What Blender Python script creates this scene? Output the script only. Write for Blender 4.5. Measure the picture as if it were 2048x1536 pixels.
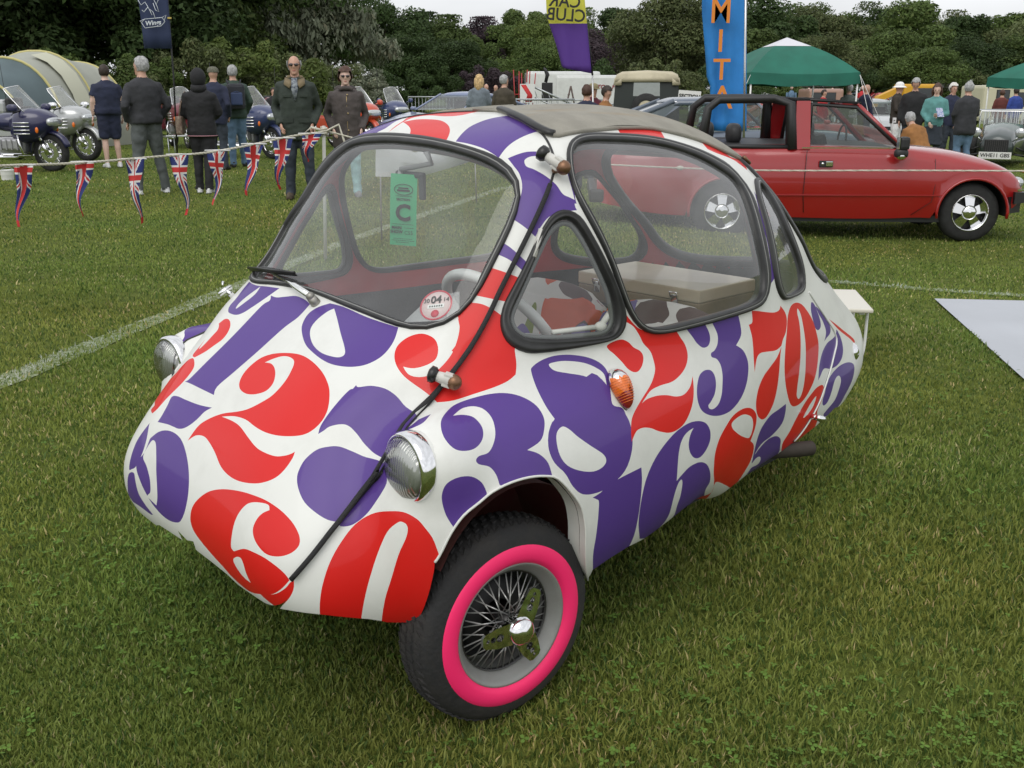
import bpy, bmesh, math, random
import numpy as np
from mathutils import Vector, Matrix, Euler, noise
from mathutils.geometry import delaunay_2d_cdt
from mathutils.bvhtree import BVHTree
R=math.radians
for o in list(bpy.data.objects): bpy.data.objects.remove(o)
sc=bpy.context.scene
col=bpy.data.collections.new('place'); sc.collection.children.link(col)
# ---------------------------------------------------------------- camera, sky, sun, exposure
FOC,PITCH,EYE=2070.0,R(15.91),1.367
cam=bpy.data.cameras.new('camera'); cam.sensor_width=36; cam.lens=FOC/2048*36; cam.clip_start=.05; cam.clip_end=2000
co=bpy.data.objects.new('camera',cam); co.location=(0,0,EYE); co.rotation_euler=(math.pi/2-PITCH,0,0); sc.collection.objects.link(co); sc.camera=co
w=bpy.data.worlds.new('World'); sc.world=w; w.use_nodes=True; nt=w.node_tree; nt.nodes.clear()
SUN_EL,SUN_ROT=R(52),R(200)
def wn(t,**k):
    n=nt.nodes.new(t)
    for a,b in k.items(): setattr(n,a,b)
    return n
sky=wn('ShaderNodeTexSky',sky_type='NISHITA',sun_disc=False,sun_elevation=SUN_EL,sun_rotation=SUN_ROT,dust_density=4.0,air_density=1.2,altitude=50)
hs=wn('ShaderNodeHueSaturation'); hs.inputs['Saturation'].default_value=.22; hs.inputs['Value'].default_value=1.0
nt.links.new(sky.outputs[0],hs.inputs['Color'])
tc=wn('ShaderNodeTexCoord'); mp=wn('ShaderNodeMapping'); mp.inputs['Scale'].default_value=(1.2,1.2,3.5); nz=wn('ShaderNodeTexNoise'); nz.inputs['Scale'].default_value=1.6; nz.inputs['Detail'].default_value=5
nt.links.new(tc.outputs['Generated'],mp.inputs[0]); nt.links.new(mp.outputs[0],nz.inputs['Vector'])
mr=wn('ShaderNodeMapRange'); mr.inputs[1].default_value=.35; mr.inputs[2].default_value=.7; mr.inputs[3].default_value=.8; mr.inputs[4].default_value=1.15
nt.links.new(nz.outputs[0],mr.inputs[0])
# a closed layer of pale cloud in front of the blue
mx=wn('ShaderNodeMix',data_type='RGBA'); mx.inputs[0].default_value=.72; nt.links.new(hs.outputs[0],mx.inputs[6]); mx.inputs[7].default_value=(9.6,9.8,10.1,1)
ml=wn('ShaderNodeVectorMath',operation='SCALE'); nt.links.new(mx.outputs[2],ml.inputs[0]); nt.links.new(mr.outputs[0],ml.inputs['Scale'])
bg=wn('ShaderNodeBackground'); bg.inputs[1].default_value=.12; nt.links.new(ml.outputs[0],bg.inputs[0])
ow=wn('ShaderNodeOutputWorld'); nt.links.new(bg.outputs[0],ow.inputs[0])
sl=bpy.data.lights.new('sun','SUN'); sl.energy=1.1; sl.angle=R(45); sl.color=(1,.97,.92)
so=bpy.data.objects.new('sun',sl); sc.collection.objects.link(so)
# sky rotation is measured from +Y towards +X
sd=Vector((math.sin(SUN_ROT)*math.cos(SUN_EL),math.cos(SUN_ROT)*math.cos(SUN_EL),math.sin(SUN_EL)))
so.rotation_euler=sd.to_track_quat('Z','Y').to_euler(); so.location=sd*30
sc.view_settings.view_transform='Standard'; sc.view_settings.look='None'; sc.view_settings.gamma=1; sc.view_settings.use_curve_mapping=False
sc.view_settings.exposure=0.02
sc.render.engine='CYCLES'; sc.cycles.max_bounces=8; sc.cycles.transparent_max_bounces=24; sc.cycles.transmission_bounces=6
# ---------------------------------------------------------------- terrain and placing
def sst(t): t=np.clip(t,0,1); return t*t*(3-2*t)
def gz(x,y):
    return -.17*sst((x-.5)/3.5)*sst((y-4)/7)-.07*sst((y-12)/14)*sst((x-3)/6)
def ray(px,py):
    a=(px-1024)/FOC; b=-(py-768)/FOC; c,s=math.cos(PITCH),math.sin(PITCH)
    return Vector((a,c+b*s,-s+b*c))
def at(px,py):
    "ground point seen at a place of the 2048x1536 photograph"
    r=ray(px,py); y=5.0
    for _ in range(60):
        z=float(gz(r.x/r.y*y,y)); y=y*.5+.5*(z-EYE)/(r.z/r.y)
    return Vector((r.x/r.y*y,y,float(gz(r.x/r.y*y,y))))
def atd(px,py,d):
    r=ray(px,py); return Vector((r.x/r.y*d,d,EYE+r.z/r.y*d))
# ---------------------------------------------------------------- materials
MATS={}
def nodes(m):
    m.use_nodes=True; return m.node_tree
def mat(name,col_,rough=.6,metal=0,coat=0,spec=.5,var=0,vscale=8,bump=0,bscale=40,emit=None,alpha=None,col2=None,dirt=0,sheen=0,objvar=0):
    if name in MATS: return MATS[name]
    m=bpy.data.materials.new(name); t=nodes(m); b=t.nodes['Principled BSDF']
    b.inputs['Base Color'].default_value=(*col_,1); b.inputs['Roughness'].default_value=rough; b.inputs['Metallic'].default_value=metal
    b.inputs['Coat Weight'].default_value=coat; b.inputs['Coat Roughness'].default_value=.06; b.inputs['Specular IOR Level'].default_value=spec
    if sheen: b.inputs['Sheen Weight'].default_value=sheen
    L=t.links; tcx=t.nodes.new('ShaderNodeTexCoord')
    last=None
    if var or col2:
        n=t.nodes.new('ShaderNodeTexNoise'); n.inputs['Scale'].default_value=vscale; n.inputs['Detail'].default_value=6; L.new(tcx.outputs['Object'],n.inputs['Vector'])
        r=t.nodes.new('ShaderNodeValToRGB'); L.new(n.outputs[0],r.inputs[0])
        a=col_; c2=col2 or tuple(min(1,x*(1+var)) for x in col_); c1=col_ if col2 else tuple(x*(1-var) for x in col_)
        r.color_ramp.elements[0].position=.35; r.color_ramp.elements[1].position=.66
        r.color_ramp.elements[0].color=(*c1,1); r.color_ramp.elements[1].color=(*c2,1)
        last=r.outputs[0]; L.new(last,b.inputs['Base Color'])
    if dirt:
        n=t.nodes.new('ShaderNodeTexNoise'); n.inputs['Scale'].default_value=3.5; n.inputs['Detail'].default_value=9; n.inputs['Roughness'].default_value=.7; L.new(tcx.outputs['Object'],n.inputs['Vector'])
        r=t.nodes.new('ShaderNodeMapRange'); r.inputs[1].default_value=.45; r.inputs[2].default_value=.8; r.inputs[3].default_value=0; r.inputs[4].default_value=dirt; L.new(n.outputs[0],r.inputs[0])
        q=t.nodes.new('ShaderNodeMix'); q.data_type='RGBA'; L.new(r.outputs[0],q.inputs[0]); q.inputs[6].default_value=(*col_,1); q.inputs[7].default_value=(.12,.10,.075,1)
        if last: L.new(last,q.inputs[6])
        last=q.outputs[2]; L.new(last,b.inputs['Base Color'])
        r2=t.nodes.new('ShaderNodeMapRange'); r2.inputs[3].default_value=rough; r2.inputs[4].default_value=min(1,rough+.25); L.new(n.outputs[0],r2.inputs[0]); L.new(r2.outputs[0],b.inputs['Roughness'])
    if bump:
        n=t.nodes.new('ShaderNodeTexNoise'); n.inputs['Scale'].default_value=bscale; n.inputs['Detail'].default_value=5; L.new(tcx.outputs['Object'],n.inputs['Vector'])
        k=t.nodes.new('ShaderNodeBump'); k.inputs['Strength'].default_value=bump; k.inputs['Distance'].default_value=.01; L.new(n.outputs[0],k.inputs['Height']); L.new(k.outputs[0],b.inputs['Normal'])
    if emit: b.inputs['Emission Color'].default_value=(*emit,1); b.inputs['Emission Strength'].default_value=1
    m.diffuse_color=(*col_,1); MATS[name]=m; return m
def glass(name,tint=(1,1,1),dust=.05,gl=1.0,rough=.03):
    if name in MATS: return MATS[name]
    m=bpy.data.materials.new(name); t=nodes(m); t.nodes.clear(); L=t.links; N=t.nodes.new
    o=N('ShaderNodeOutputMaterial'); tr=N('ShaderNodeBsdfTransparent'); tr.inputs[0].default_value=(*tint,1); g=N('ShaderNodeBsdfGlossy'); g.inputs['Roughness'].default_value=rough
    fr=N('ShaderNodeFresnel'); gb=N('ShaderNodeNewGeometry'); gm=N('ShaderNodeMapRange'); gm.inputs[3].default_value=1.5; gm.inputs[4].default_value=1/1.5; L.new(gb.outputs['Backfacing'],gm.inputs[0]); L.new(gm.outputs[0],fr.inputs[0]); mu=N('ShaderNodeMath'); mu.operation='MULTIPLY'; mu.inputs[1].default_value=gl; mu.use_clamp=True; L.new(fr.outputs[0],mu.inputs[0])
    mi=N('ShaderNodeMixShader'); L.new(mu.outputs[0],mi.inputs[0]); L.new(tr.outputs[0],mi.inputs[1]); L.new(g.outputs[0],mi.inputs[2])
    d=N('ShaderNodeBsdfDiffuse'); d.inputs[0].default_value=(.75,.76,.76,1); tcx=N('ShaderNodeTexCoord'); n=N('ShaderNodeTexNoise'); n.inputs['Scale'].default_value=5; n.inputs['Detail'].default_value=7; L.new(tcx.outputs['Object'],n.inputs['Vector'])
    r=N('ShaderNodeMapRange'); r.inputs[1].default_value=.3; r.inputs[2].default_value=.75; r.inputs[3].default_value=dust*.4; r.inputs[4].default_value=dust*1.6; L.new(n.outputs[0],r.inputs[0])
    m2=N('ShaderNodeMixShader'); L.new(r.outputs[0],m2.inputs[0]); L.new(mi.outputs[0],m2.inputs[1]); L.new(d.outputs[0],m2.inputs[2]); L.new(m2.outputs[0],o.inputs[0])
    MATS[name]=m; return m
# ---------------------------------------------------------------- mesh building
class MB:
    def __init__(s): s.v=[];s.f=[];s.m=[];s.s=[]
    def add(s,vs,fs,mi=0,smooth=True,M=None):
        n=len(s.v)
        s.v+=[tuple(M@Vector(a)) if M is not None else tuple(a) for a in vs]
        s.f+=[tuple(n+i for i in f) for f in fs]; s.m+=[mi]*len(fs); s.s+=[smooth]*len(fs); return s
    def box(s,c,d,mi=0,M=None,bev=0,rot=None):
        cx_,cy_,cz_=c; x,y,z=d[0]/2,d[1]/2,d[2]/2
        T=Matrix.Translation(c)
        if rot is not None: T=T@(rot if isinstance(rot,Matrix) else Euler(rot).to_matrix().to_4x4())
        if M is not None: T=M@T
        if bev:
            bm=bmesh.new(); bmesh.ops.create_cube(bm,size=1); 
            for v in bm.verts: v.co=Vector((v.co.x*d[0],v.co.y*d[1],v.co.z*d[2]))
            bmesh.ops.bevel(bm,geom=list(bm.edges),offset=min(bev,.49*min(d)),segments=2,affect='EDGES',profile=.6)
            s.bm(bm,mi,False,T); return s
        vs=[(-x,-y,-z),(x,-y,-z),(x,y,-z),(-x,y,-z),(-x,-y,z),(x,-y,z),(x,y,z),(-x,y,z)]
        return s.add(vs,[(0,3,2,1),(4,5,6,7),(0,1,5,4),(1,2,6,5),(2,3,7,6),(3,0,4,7)],mi,False,T)
    def bm(s,bm,mi=0,smooth=True,M=None):
        bm.verts.index_update(); s.add([v.co[:] for v in bm.verts],[tuple(v.index for v in f.verts) for f in bm.faces],mi,smooth,M); bm.free(); return s
    def tube(s,pts,r,mi=0,n=8,closed=False,M=None,flat=1.0,up=None,caps=True):
        P=[Vector(p) for p in pts]; k=len(P); rr=r if isinstance(r,(list,tuple)) else [r]*k
        vs=[];fs=[]; prev=None
        for i in range(k):
            if closed: t=(P[(i+1)%k]-P[i-1])
            else: t=(P[min(i+1,k-1)]-P[max(i-1,0)])
            t=t.normalized() if t.length>1e-9 else Vector((0,0,1))
            if up is not None: u=(Vector(up[i]) if isinstance(up,list) else Vector(up)); u=(u-t*u.dot(t)); u=u.normalized() if u.length>1e-6 else t.orthogonal().normalized()
            elif prev is None: u=t.orthogonal().normalized()
            else:
                u=prev-t*prev.dot(t); u=u.normalized() if u.length>1e-6 else t.orthogonal().normalized()
            prev=u; b=t.cross(u)
            for j in range(n):
                a=2*math.pi*j/n; vs.append(P[i]+(u*math.cos(a)*flat+b*math.sin(a))*rr[i])
        for i in range(k if closed else k-1):
            for j in range(n):
                a=i*n+j; b_=i*n+(j+1)%n; c=((i+1)%k)*n; fs.append((a,b_,c+(j+1)%n,c+j))
        if caps and not closed: fs+= [tuple(range(n-1,-1,-1)),tuple((k-1)*n+j for j in range(n))]
        return s.add(vs,fs,mi,True,M)
    def lathe(s,prof,mi=0,n=24,M=None,axis='z',cap=False,smooth=True,closed=False):
        # prof: (radius, height)
        vs=[];fs=[];k=len(prof)
        for r,h in prof:
            for j in range(n):
                a=2*math.pi*j/n
                if axis=='z': vs.append((r*math.cos(a),r*math.sin(a),h))
                elif axis=='y': vs.append((r*math.cos(a),h,-r*math.sin(a)))
                else: vs.append((h,r*math.cos(a),r*math.sin(a)))
        for i in range(k if closed else k-1):
            for j in range(n):
                c=((i+1)%k)*n; fs.append((i*n+j,i*n+(j+1)%n,c+(j+1)%n,c+j))
        if cap: fs+=[tuple(range(n-1,-1,-1)),tuple((k-1)*n+j for j in range(n))]
        return s.add(vs,fs,mi,smooth,M)
    def ell(s,c,r,mi=0,nu=14,nv=9,M=None,rot=None,e=1.0):
        vs=[];fs=[]
        def pw(a): return math.copysign(abs(a)**e,a)
        T=Matrix.Translation(c)
        if rot is not None: T=T@Euler(rot).to_matrix().to_4x4()
        if M is not None: T=M@T
        vs.append((0,0,r[2]))
        for i in range(1,nv):
            th=math.pi*i/nv
            for j in range(nu):
                ph=2*math.pi*j/nu; vs.append((r[0]*pw(math.sin(th))*pw(math.cos(ph)),r[1]*pw(math.sin(th))*pw(math.sin(ph)),r[2]*pw(math.cos(th))))
        vs.append((0,0,-r[2])); L=len(vs)-1
        for j in range(nu):
            fs.append((0,1+j,1+(j+1)%nu)); fs.append((L,1+(nv-2)*nu+(j+1)%nu,1+(nv-2)*nu+j))
            for i in range(nv-2): a=1+i*nu; fs.append((a+j,a+nu+j,a+nu+(j+1)%nu,a+(j+1)%nu))
        return s.add(vs,fs,mi,True,T)
    def loft(s,rings,mi=0,M=None,cap=True,closed=True,smooth=True,flip=False):
        n=len(rings[0]);vs=[p for r in rings for p in r];fs=[]
        for i in range(len(rings)-1):
            for j in range(n if closed else n-1):
                q=(i*n+j,i*n+(j+1)%n,(i+1)*n+(j+1)%n,(i+1)*n+j); fs.append(q[::-1] if flip else q)
        if cap: a=tuple(range(n-1,-1,-1)); b=tuple((len(rings)-1)*n+j for j in range(n)); fs+= [a[::-1],b[::-1]] if flip else [a,b]
        return s.add(vs,fs,mi,smooth,M)
    def prism(s,poly,y0,y1,mi=0,M=None,smooth=False,plane='xz'):
        # polygon in a plane, extruded along the third axis
        n=len(poly)
        def v(p,h): return (p[0],h,p[1]) if plane=='xz' else ((p[0],p[1],h) if plane=='xy' else (h,p[0],p[1]))
        vs=[v(p,y0) for p in poly]+[v(p,y1) for p in poly]
        fs=[tuple(range(n)),tuple(range(2*n-1,n-1,-1))]+[(i,n+i,n+(i+1)%n,(i+1)%n) for i in range(n)]
        return s.add(vs,fs,mi,smooth,M)
    def mesh(s,name,mats):
        me=bpy.data.meshes.new(name); me.from_pydata(s.v,[],s.f)
        for m in (mats if isinstance(mats,(list,tuple)) else [mats]): me.materials.append(m)
        me.polygons.foreach_set('material_index',s.m); me.polygons.foreach_set('use_smooth',s.s); me.update(); return me
    def build(s,name,mats,parent=None,**k):
        o=bpy.data.objects.new(name,s.mesh(name,mats)); col.objects.link(o)
        if parent is not None: o.parent=parent
        for a,b in k.items(): o[a]=b
        return o
def tag(o,label,cat,group=None):
    o['label']=label; o['category']=cat
    if group: o['group']=group
    return o
def thing(name,label,cat,loc=(0,0,0),rz=0,group=None,scale=1):
    o=bpy.data.objects.new(name,None); col.objects.link(o); o.location=loc; o.rotation_euler=(0,0,rz); o.scale=(scale,)*3; o.empty_display_size=.1
    return tag(o,label,cat,group)
def copy_tree(o,parent=None):
    c=o.copy(); col.objects.link(c)
    if parent is not None: c.parent=parent
    for ch in list(o.children): copy_tree(ch,c)
    return c
def crom(pts,closed=True,step=4):
    "smooth a control polygon; points with a third value are sharp corners"
    n=len(pts);out=[]
    rng=range(n) if closed else range(n-1)
    for i in rng:
        p1=pts[i];p2=pts[(i+1)%n]
        p0=pts[i-1] if (closed or i>0) else p1; p3=pts[(i+2)%n] if (closed or i+2<n) else p2
        if len(p1)>2: p0=p1
        if len(p2)>2: p3=p2
        for k in range(step):
            t=k/step; out.append(tuple(.5*(2*p1[a]+(p2[a]-p0[a])*t+(2*p0[a]-5*p1[a]+4*p2[a]-p3[a])*t*t+(3*p1[a]-p0[a]-3*p2[a]+p3[a])*t**3) for a in (0,1)))
    if not closed: out.append(tuple(pts[-1][:2]))
    return out
def crom3(pts,step=6,closed=False):
    n=len(pts);out=[]
    for i in range(n if closed else n-1):
        p1=Vector(pts[i]);p2=Vector(pts[(i+1)%n]);p0=Vector(pts[i-1]) if (closed or i>0) else p1;p3=Vector(pts[(i+2)%n]) if (closed or i+2<n) else p2
        for k in range(step):
            t=k/step; out.append(.5*(2*p1+(p2-p0)*t+(2*p0-5*p1+4*p2-p3)*t*t+(3*p1-p0-3*p2+p3)*t**3))
    if not closed: out.append(Vector(pts[-1]))
    return out
def text_mesh(s,size,M,mi_name,parent,mat_,depth=.002,align='CENTER',name='lettering',sx=1,bold=0,font_shear=0):
    c=bpy.data.curves.new(name,'FONT'); c.body=s; c.size=size; c.align_x=align; c.align_y='CENTER'; c.extrude=depth; c.offset=bold; c.shear=font_shear; c.resolution_u=3
    o=bpy.data.objects.new(name,c); sc.collection.objects.link(o); dg=bpy.context.evaluated_depsgraph_get(); me=bpy.data.meshes.new_from_object(o.evaluated_get(dg)); bpy.data.objects.remove(o)
    me.transform(M@Matrix.Diagonal((sx,1,1,1))); me.materials.clear(); me.materials.append(mat_); me.name=name
    q=bpy.data.objects.new(name,me); col.objects.link(q); q.parent=parent; return q

# ---------------------------------------------------------------- ground, chalk lines and grass
rng=np.random.default_rng(7)
def grass_mat():
    m=bpy.data.materials.new('turf'); t=nodes(m); b=t.nodes['Principled BSDF']; L=t.links; N=t.nodes.new
    g=N('ShaderNodeNewGeometry')
    def nz_(s,d=6,r=.6):
        n=N('ShaderNodeTexNoise'); n.inputs['Scale'].default_value=s; n.inputs['Detail'].default_value=d; n.inputs['Roughness'].default_value=r; L.new(g.outputs['Position'],n.inputs['Vector']); return n
    a=nz_(.5,5); c=nz_(9,8,.75); f=nz_(60,4,.7)
    r=N('ShaderNodeValToRGB'); L.new(c.outputs[0],r.inputs[0]); e=r.color_ramp.elements
    e[0].position=.28;e[0].color=(.052,.082,.015,1); e[1].position=.75;e[1].color=(.185,.215,.056,1); q=e.new(.5); q.color=(.108,.145,.030,1)
    r2=N('ShaderNodeValToRGB'); L.new(a.outputs[0],r2.inputs[0]); e=r2.color_ramp.elements
    e[0].position=.3;e[0].color=(.7,.78,.6,1); e[1].position=.7;e[1].color=(1.25,1.15,1.05,1)
    mx=N('ShaderNodeMix'); mx.data_type='RGBA'; mx.blend_type='MULTIPLY'; mx.inputs[0].default_value=1; L.new(r.outputs[0],mx.inputs[6]); L.new(r2.outputs[0],mx.inputs[7])
    m3=N('ShaderNodeMix'); m3.data_type='RGBA'; m3.blend_type='OVERLAY'; m3.inputs[0].default_value=.55; L.new(mx.outputs[2],m3.inputs[6]); L.new(f.outputs[0],m3.inputs[7])
    L.new(m3.outputs[2],b.inputs['Base Color']); b.inputs['Roughness'].default_value=.9; b.inputs['Specular IOR Level'].default_value=.15
    bu=N('ShaderNodeBump'); bu.inputs['Strength'].default_value=.9; bu.inputs['Distance'].default_value=.03; ad=N('ShaderNodeMath'); ad.operation='ADD'; L.new(c.outputs[0],ad.inputs[0]); L.new(f.outputs[0],ad.inputs[1]); L.new(ad.outputs[0],bu.inputs['Height']); L.new(bu.outputs[0],b.inputs['Normal'])
    return m
TURF=grass_mat()
def ground():
    ys=np.concatenate([np.linspace(-30,0,7)[:-1],np.linspace(0,30,61)[:-1],np.linspace(30,140,23)[:-1],[160,260,500,900]])
    xs=np.concatenate([[-900,-400,-200],np.linspace(-120,-22,15)[:-1],np.linspace(-22,22,61)[:-1],np.linspace(22,120,15),[200,400,900]])
    X,Y=np.meshgrid(xs,ys); Z=gz(X,Y); nx=len(xs)
    vs=np.stack([X.ravel(),Y.ravel(),Z.ravel()],1); fs=[(j*nx+i,j*nx+i+1,(j+1)*nx+i+1,(j+1)*nx+i) for j in range(len(ys)-1) for i in range(nx-1)]
    me=bpy.data.meshes.new('ground'); me.from_pydata(vs.tolist(),[],fs); me.materials.append(TURF); me.polygons.foreach_set('use_smooth',[True]*len(fs)); o=bpy.data.objects.new('ground',me); col.objects.link(o); o['kind']='structure'
ground()
# chalk lines as strips of whitened turf; the same segments whiten the blades standing on them
CH=[(at(-200,848),at(430,592),.10),(at(430,592),at(700,480),.09),(at(700,480),at(1010,375),.09),(at(1600,558),at(2250,602),.09)]
def chalk_mat():
    m=bpy.data.materials.new('chalk'); t=nodes(m); b=t.nodes['Principled BSDF']; L=t.links; N=t.nodes.new
    g=N('ShaderNodeNewGeometry'); n=N('ShaderNodeTexNoise'); n.inputs['Scale'].default_value=28; n.inputs['Detail'].default_value=8; n.inputs['Roughness'].default_value=.8; L.new(g.outputs['Position'],n.inputs['Vector'])
    r=N('ShaderNodeValToRGB'); L.new(n.outputs[0],r.inputs[0]); e=r.color_ramp.elements; e[0].position=.46;e[0].color=(.10,.135,.028,1);e[1].position=.68;e[1].color=(.46,.49,.40,1); L.new(r.outputs[0],b.inputs['Base Color']); b.inputs['Roughness'].default_value=.95
    return m
CHM=chalk_mat()
def chalk():
    for a,b,wd in CH:
        d=(b-a); n=max(2,int(d.length/.25)); t=d.normalized(); s=Vector((-t.y,t.x,0)); m=MB(); vs=[]
        for i in range(n+1):
            p=a+d*i/n; w_=wd*(.85+.3*noise.noise(p*3))
            for k in (-1,1): q=p+s*w_*k; vs.append((q.x,q.y,float(gz(q.x,q.y))+.005))
        m.add(vs,[(2*i,2*i+1,2*i+3,2*i+2) for i in range(n)],0,False); m.build('chalk_line',CHM,kind='structure')
chalk()
def chalkness(x,y):
    c=np.zeros(len(x))
    for a,b,wd in CH:
        ax,ay,bx,by=a.x,a.y,b.x,b.y; L2=(bx-ax)**2+(by-ay)**2; t=np.clip(((x-ax)*(bx-ax)+(y-ay)*(by-ay))/L2,0,1)
        d=np.hypot(x-ax-t*(bx-ax),y-ay-t*(by-ay)); c=np.maximum(c,np.exp(-(d/(wd*.9))**2))
    return c
def blade_mat():
    m=bpy.data.materials.new('grass_blade'); t=nodes(m); b=t.nodes['Principled BSDF']; L=t.links
    a=t.nodes.new('ShaderNodeAttribute'); a.attribute_name='tone'; L.new(a.outputs['Color'],b.inputs['Base Color']); b.inputs['Roughness'].default_value=.55; b.inputs['Specular IOR Level'].default_value=.3
    # thin leaf: let some light through
    tr=t.nodes.new('ShaderNodeBsdfTranslucent'); L.new(a.outputs['Color'],tr.inputs[0]); mx=t.nodes.new('ShaderNodeMixShader'); mx.inputs[0].default_value=.35
    o=t.nodes['Material Output']; L.new(b.outputs[0],mx.inputs[1]); L.new(tr.outputs[0],mx.inputs[2]); L.new(mx.outputs[0],o.inputs[0]); return m
BLADE=blade_mat()
def vnoise(x,y,s,seed=0):
    # smooth value noise
    r=np.random.default_rng(seed); T=r.random((64,64)); x=x*s;y=y*s; xi=np.floor(x).astype(int);yi=np.floor(y).astype(int);fx=x-xi;fy=y-yi; fx=fx*fx*(3-2*fx);fy=fy*fy*(3-2*fy)
    g=lambda i,j:T[i%64,j%64]
    return (g(xi,yi)*(1-fx)+g(xi+1,yi)*fx)*(1-fy)+(g(xi,yi+1)*(1-fx)+g(xi+1,yi+1)*fx)*fy
SHEET=[at(1868,602),at(2300,612),at(2300,900),at(2046,764)]
def on_sheet(x,y):
    r=np.ones(len(x),bool)
    for i in range(4):
        a,b=SHEET[i],SHEET[(i+1)%4]; r&=((b.x-a.x)*(y-a.y)-(b.y-a.y)*(x-a.x))<-.004*math.hypot(b.x-a.x,b.y-a.y)
    return r
def grass(n=600000):
    # more blades where they show larger: distance is drawn log-uniformly, width of the wedge grows with it
    y=np.exp(rng.uniform(math.log(1.0),math.log(30.0),int(n*2.5))); x=rng.uniform(-1,1,int(n*2.5))*(y*.60+.7)
    k=rng.random(int(n*2.5))<(.25+.75*vnoise(x,y,2.3,3))*np.clip(1.25-y*.042,0,1); x=x[k][:n];y=y[k][:n]; ok=~on_sheet(x,y); x=x[ok];y=y[ok]; n=len(x)
    z=gz(x,y); dist=np.hypot(y,1.3)
    h=(.010+.015*vnoise(x,y,1.4,1)*rng.random(n)+.009*rng.random(n))*(1+.02*y); wd=(.0011+.0014*rng.random(n))*(1+.26*(dist-1.6).clip(0)) 
    tall=rng.random(n)<.012; h[tall]*=1.9
    a=rng.uniform(0,2*math.pi,n); lean=rng.uniform(.15,1.25,n)**1; la=rng.uniform(0,2*math.pi,n)
    base=np.stack([x,y,z-.002],1); side=np.stack([np.cos(a),np.sin(a),0*a],1)*wd[:,None]
    ld=np.stack([np.cos(la)*np.sin(lean),np.sin(la)*np.sin(lean),np.cos(lean)],1); up=np.stack([np.cos(la)*np.sin(lean*.45),np.sin(la)*np.sin(lean*.45),np.cos(lean*.45)],1)
    mid=base+up*(h*.55)[:,None]; tip=mid+ld*(h*.6)[:,None]
    V=np.stack([base-side,base+side,mid+side*.8,mid-side*.8,tip],1).reshape(-1,3)
    i=np.arange(n)*5
    quads=np.stack([i,i+1,i+2,i+3],1); tris=np.stack([i+3,i+2,i+4],1)
    me=bpy.data.meshes.new('grass'); me.vertices.add(n*5); me.vertices.foreach_set('co',V.ravel().astype('f'))
    loops=np.concatenate([quads,tris],1).ravel(); me.loops.add(n*7); me.loops.foreach_set('vertex_index',loops.astype('i'))
    me.polygons.add(n*2); ls=np.stack([np.arange(n)*7,np.arange(n)*7+4],1).ravel(); me.polygons.foreach_set('loop_start',ls.astype('i')); me.update(calc_edges=True)
    # colour of each blade: species and dryness
    t1=vnoise(x,y,.9,5)*.6+vnoise(x,y,4,6)*.4; q=rng.random(n)
    g0=np.array([.132,.190,.034]);g1=np.array([.280,.325,.076]);dry=np.array([.48,.42,.20]);dk=np.array([.066,.118,.024])
    c=g0+(g1-g0)*(np.clip(t1*.7+q*.5,0,1))[:,None]; d_=rng.random(n)<(.04+.16*np.clip(vnoise(x,y,1.3,9)-.35,0,1)); c[d_]=dry*(.6+.7*rng.random(d_.sum()))[:,None]; e_=rng.random(n)<.22; c[e_]=dk*(.8+.5*rng.random(e_.sum()))[:,None]
    ck=chalkness(x,y)*(vnoise(x,y,9,4)*.9+.10)>rng.random(n)*1.0+.14; c[ck]=np.array([.52,.56,.48])*(.75+.3*rng.random(ck.sum()))[:,None]
    c=c*(.72+.34*vnoise(x,y,.55,31)+.26*vnoise(x,y,2.6,32))[:,None]; c[:,0]*=(.86+.30*vnoise(x,y,1.1,33))
    C=np.ones((n,5,4)); C[:,:,:3]=c[:,None,:]; 
    at_=me.color_attributes.new('tone','FLOAT_COLOR','POINT'); at_.data.foreach_set('color',C.reshape(-1).astype('f'))
    me.materials.append(BLADE); o=bpy.data.objects.new('grass',me); col.objects.link(o); tag(o,'short mown green grass with dry and white chalky blades covering the field','grass'); o['kind']='stuff'
grass()
def clover(n=3000):
    y=np.exp(rng.uniform(math.log(1.1),math.log(5.5),n*3)); x=rng.uniform(-1,1,n*3)*(y*.56+.3); k=(vnoise(x,y,2.0,21)*.6+vnoise(x,y,6,22)*.4>.40+.32*rng.random(len(x)))&~on_sheet(x,y); x=x[k][:n];y=y[k][:n]; n=len(x)
    z=gz(x,y)+rng.uniform(.008,.024,n); V=[];F=[];c=0; r_=rng.uniform(.0035,.0065,n); a0=rng.uniform(0,6.28,n); tl=rng.uniform(-.35,.35,(n,2))
    for i in range(n):
        for l in range(3):
            a=a0[i]+l*2.094; ca,sa=math.cos(a),math.sin(a); r=r_[i]
            for u,v in ((0,0),(.9,-.75),(1.9,-.5),(1.9,.5),(.9,.75)):
                px=(u*ca-v*sa)*r;py=(u*sa+v*ca)*r; V.append((x[i]+px,y[i]+py,z[i]+px*tl[i,0]+py*tl[i,1]))
            F.append((c,c+1,c+2,c+3,c+4)); c+=5
    me=bpy.data.meshes.new('clover'); me.from_pydata(V,[],F); me.materials.append(mat('clover_leaf',(.095,.165,.030),.8,var=.3,vscale=20,spec=.15)); o=bpy.data.objects.new('clover',me); col.objects.link(o); tag(o,'small round clover leaves scattered through the mown grass','clover'); o['kind']='stuff'
clover()

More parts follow.
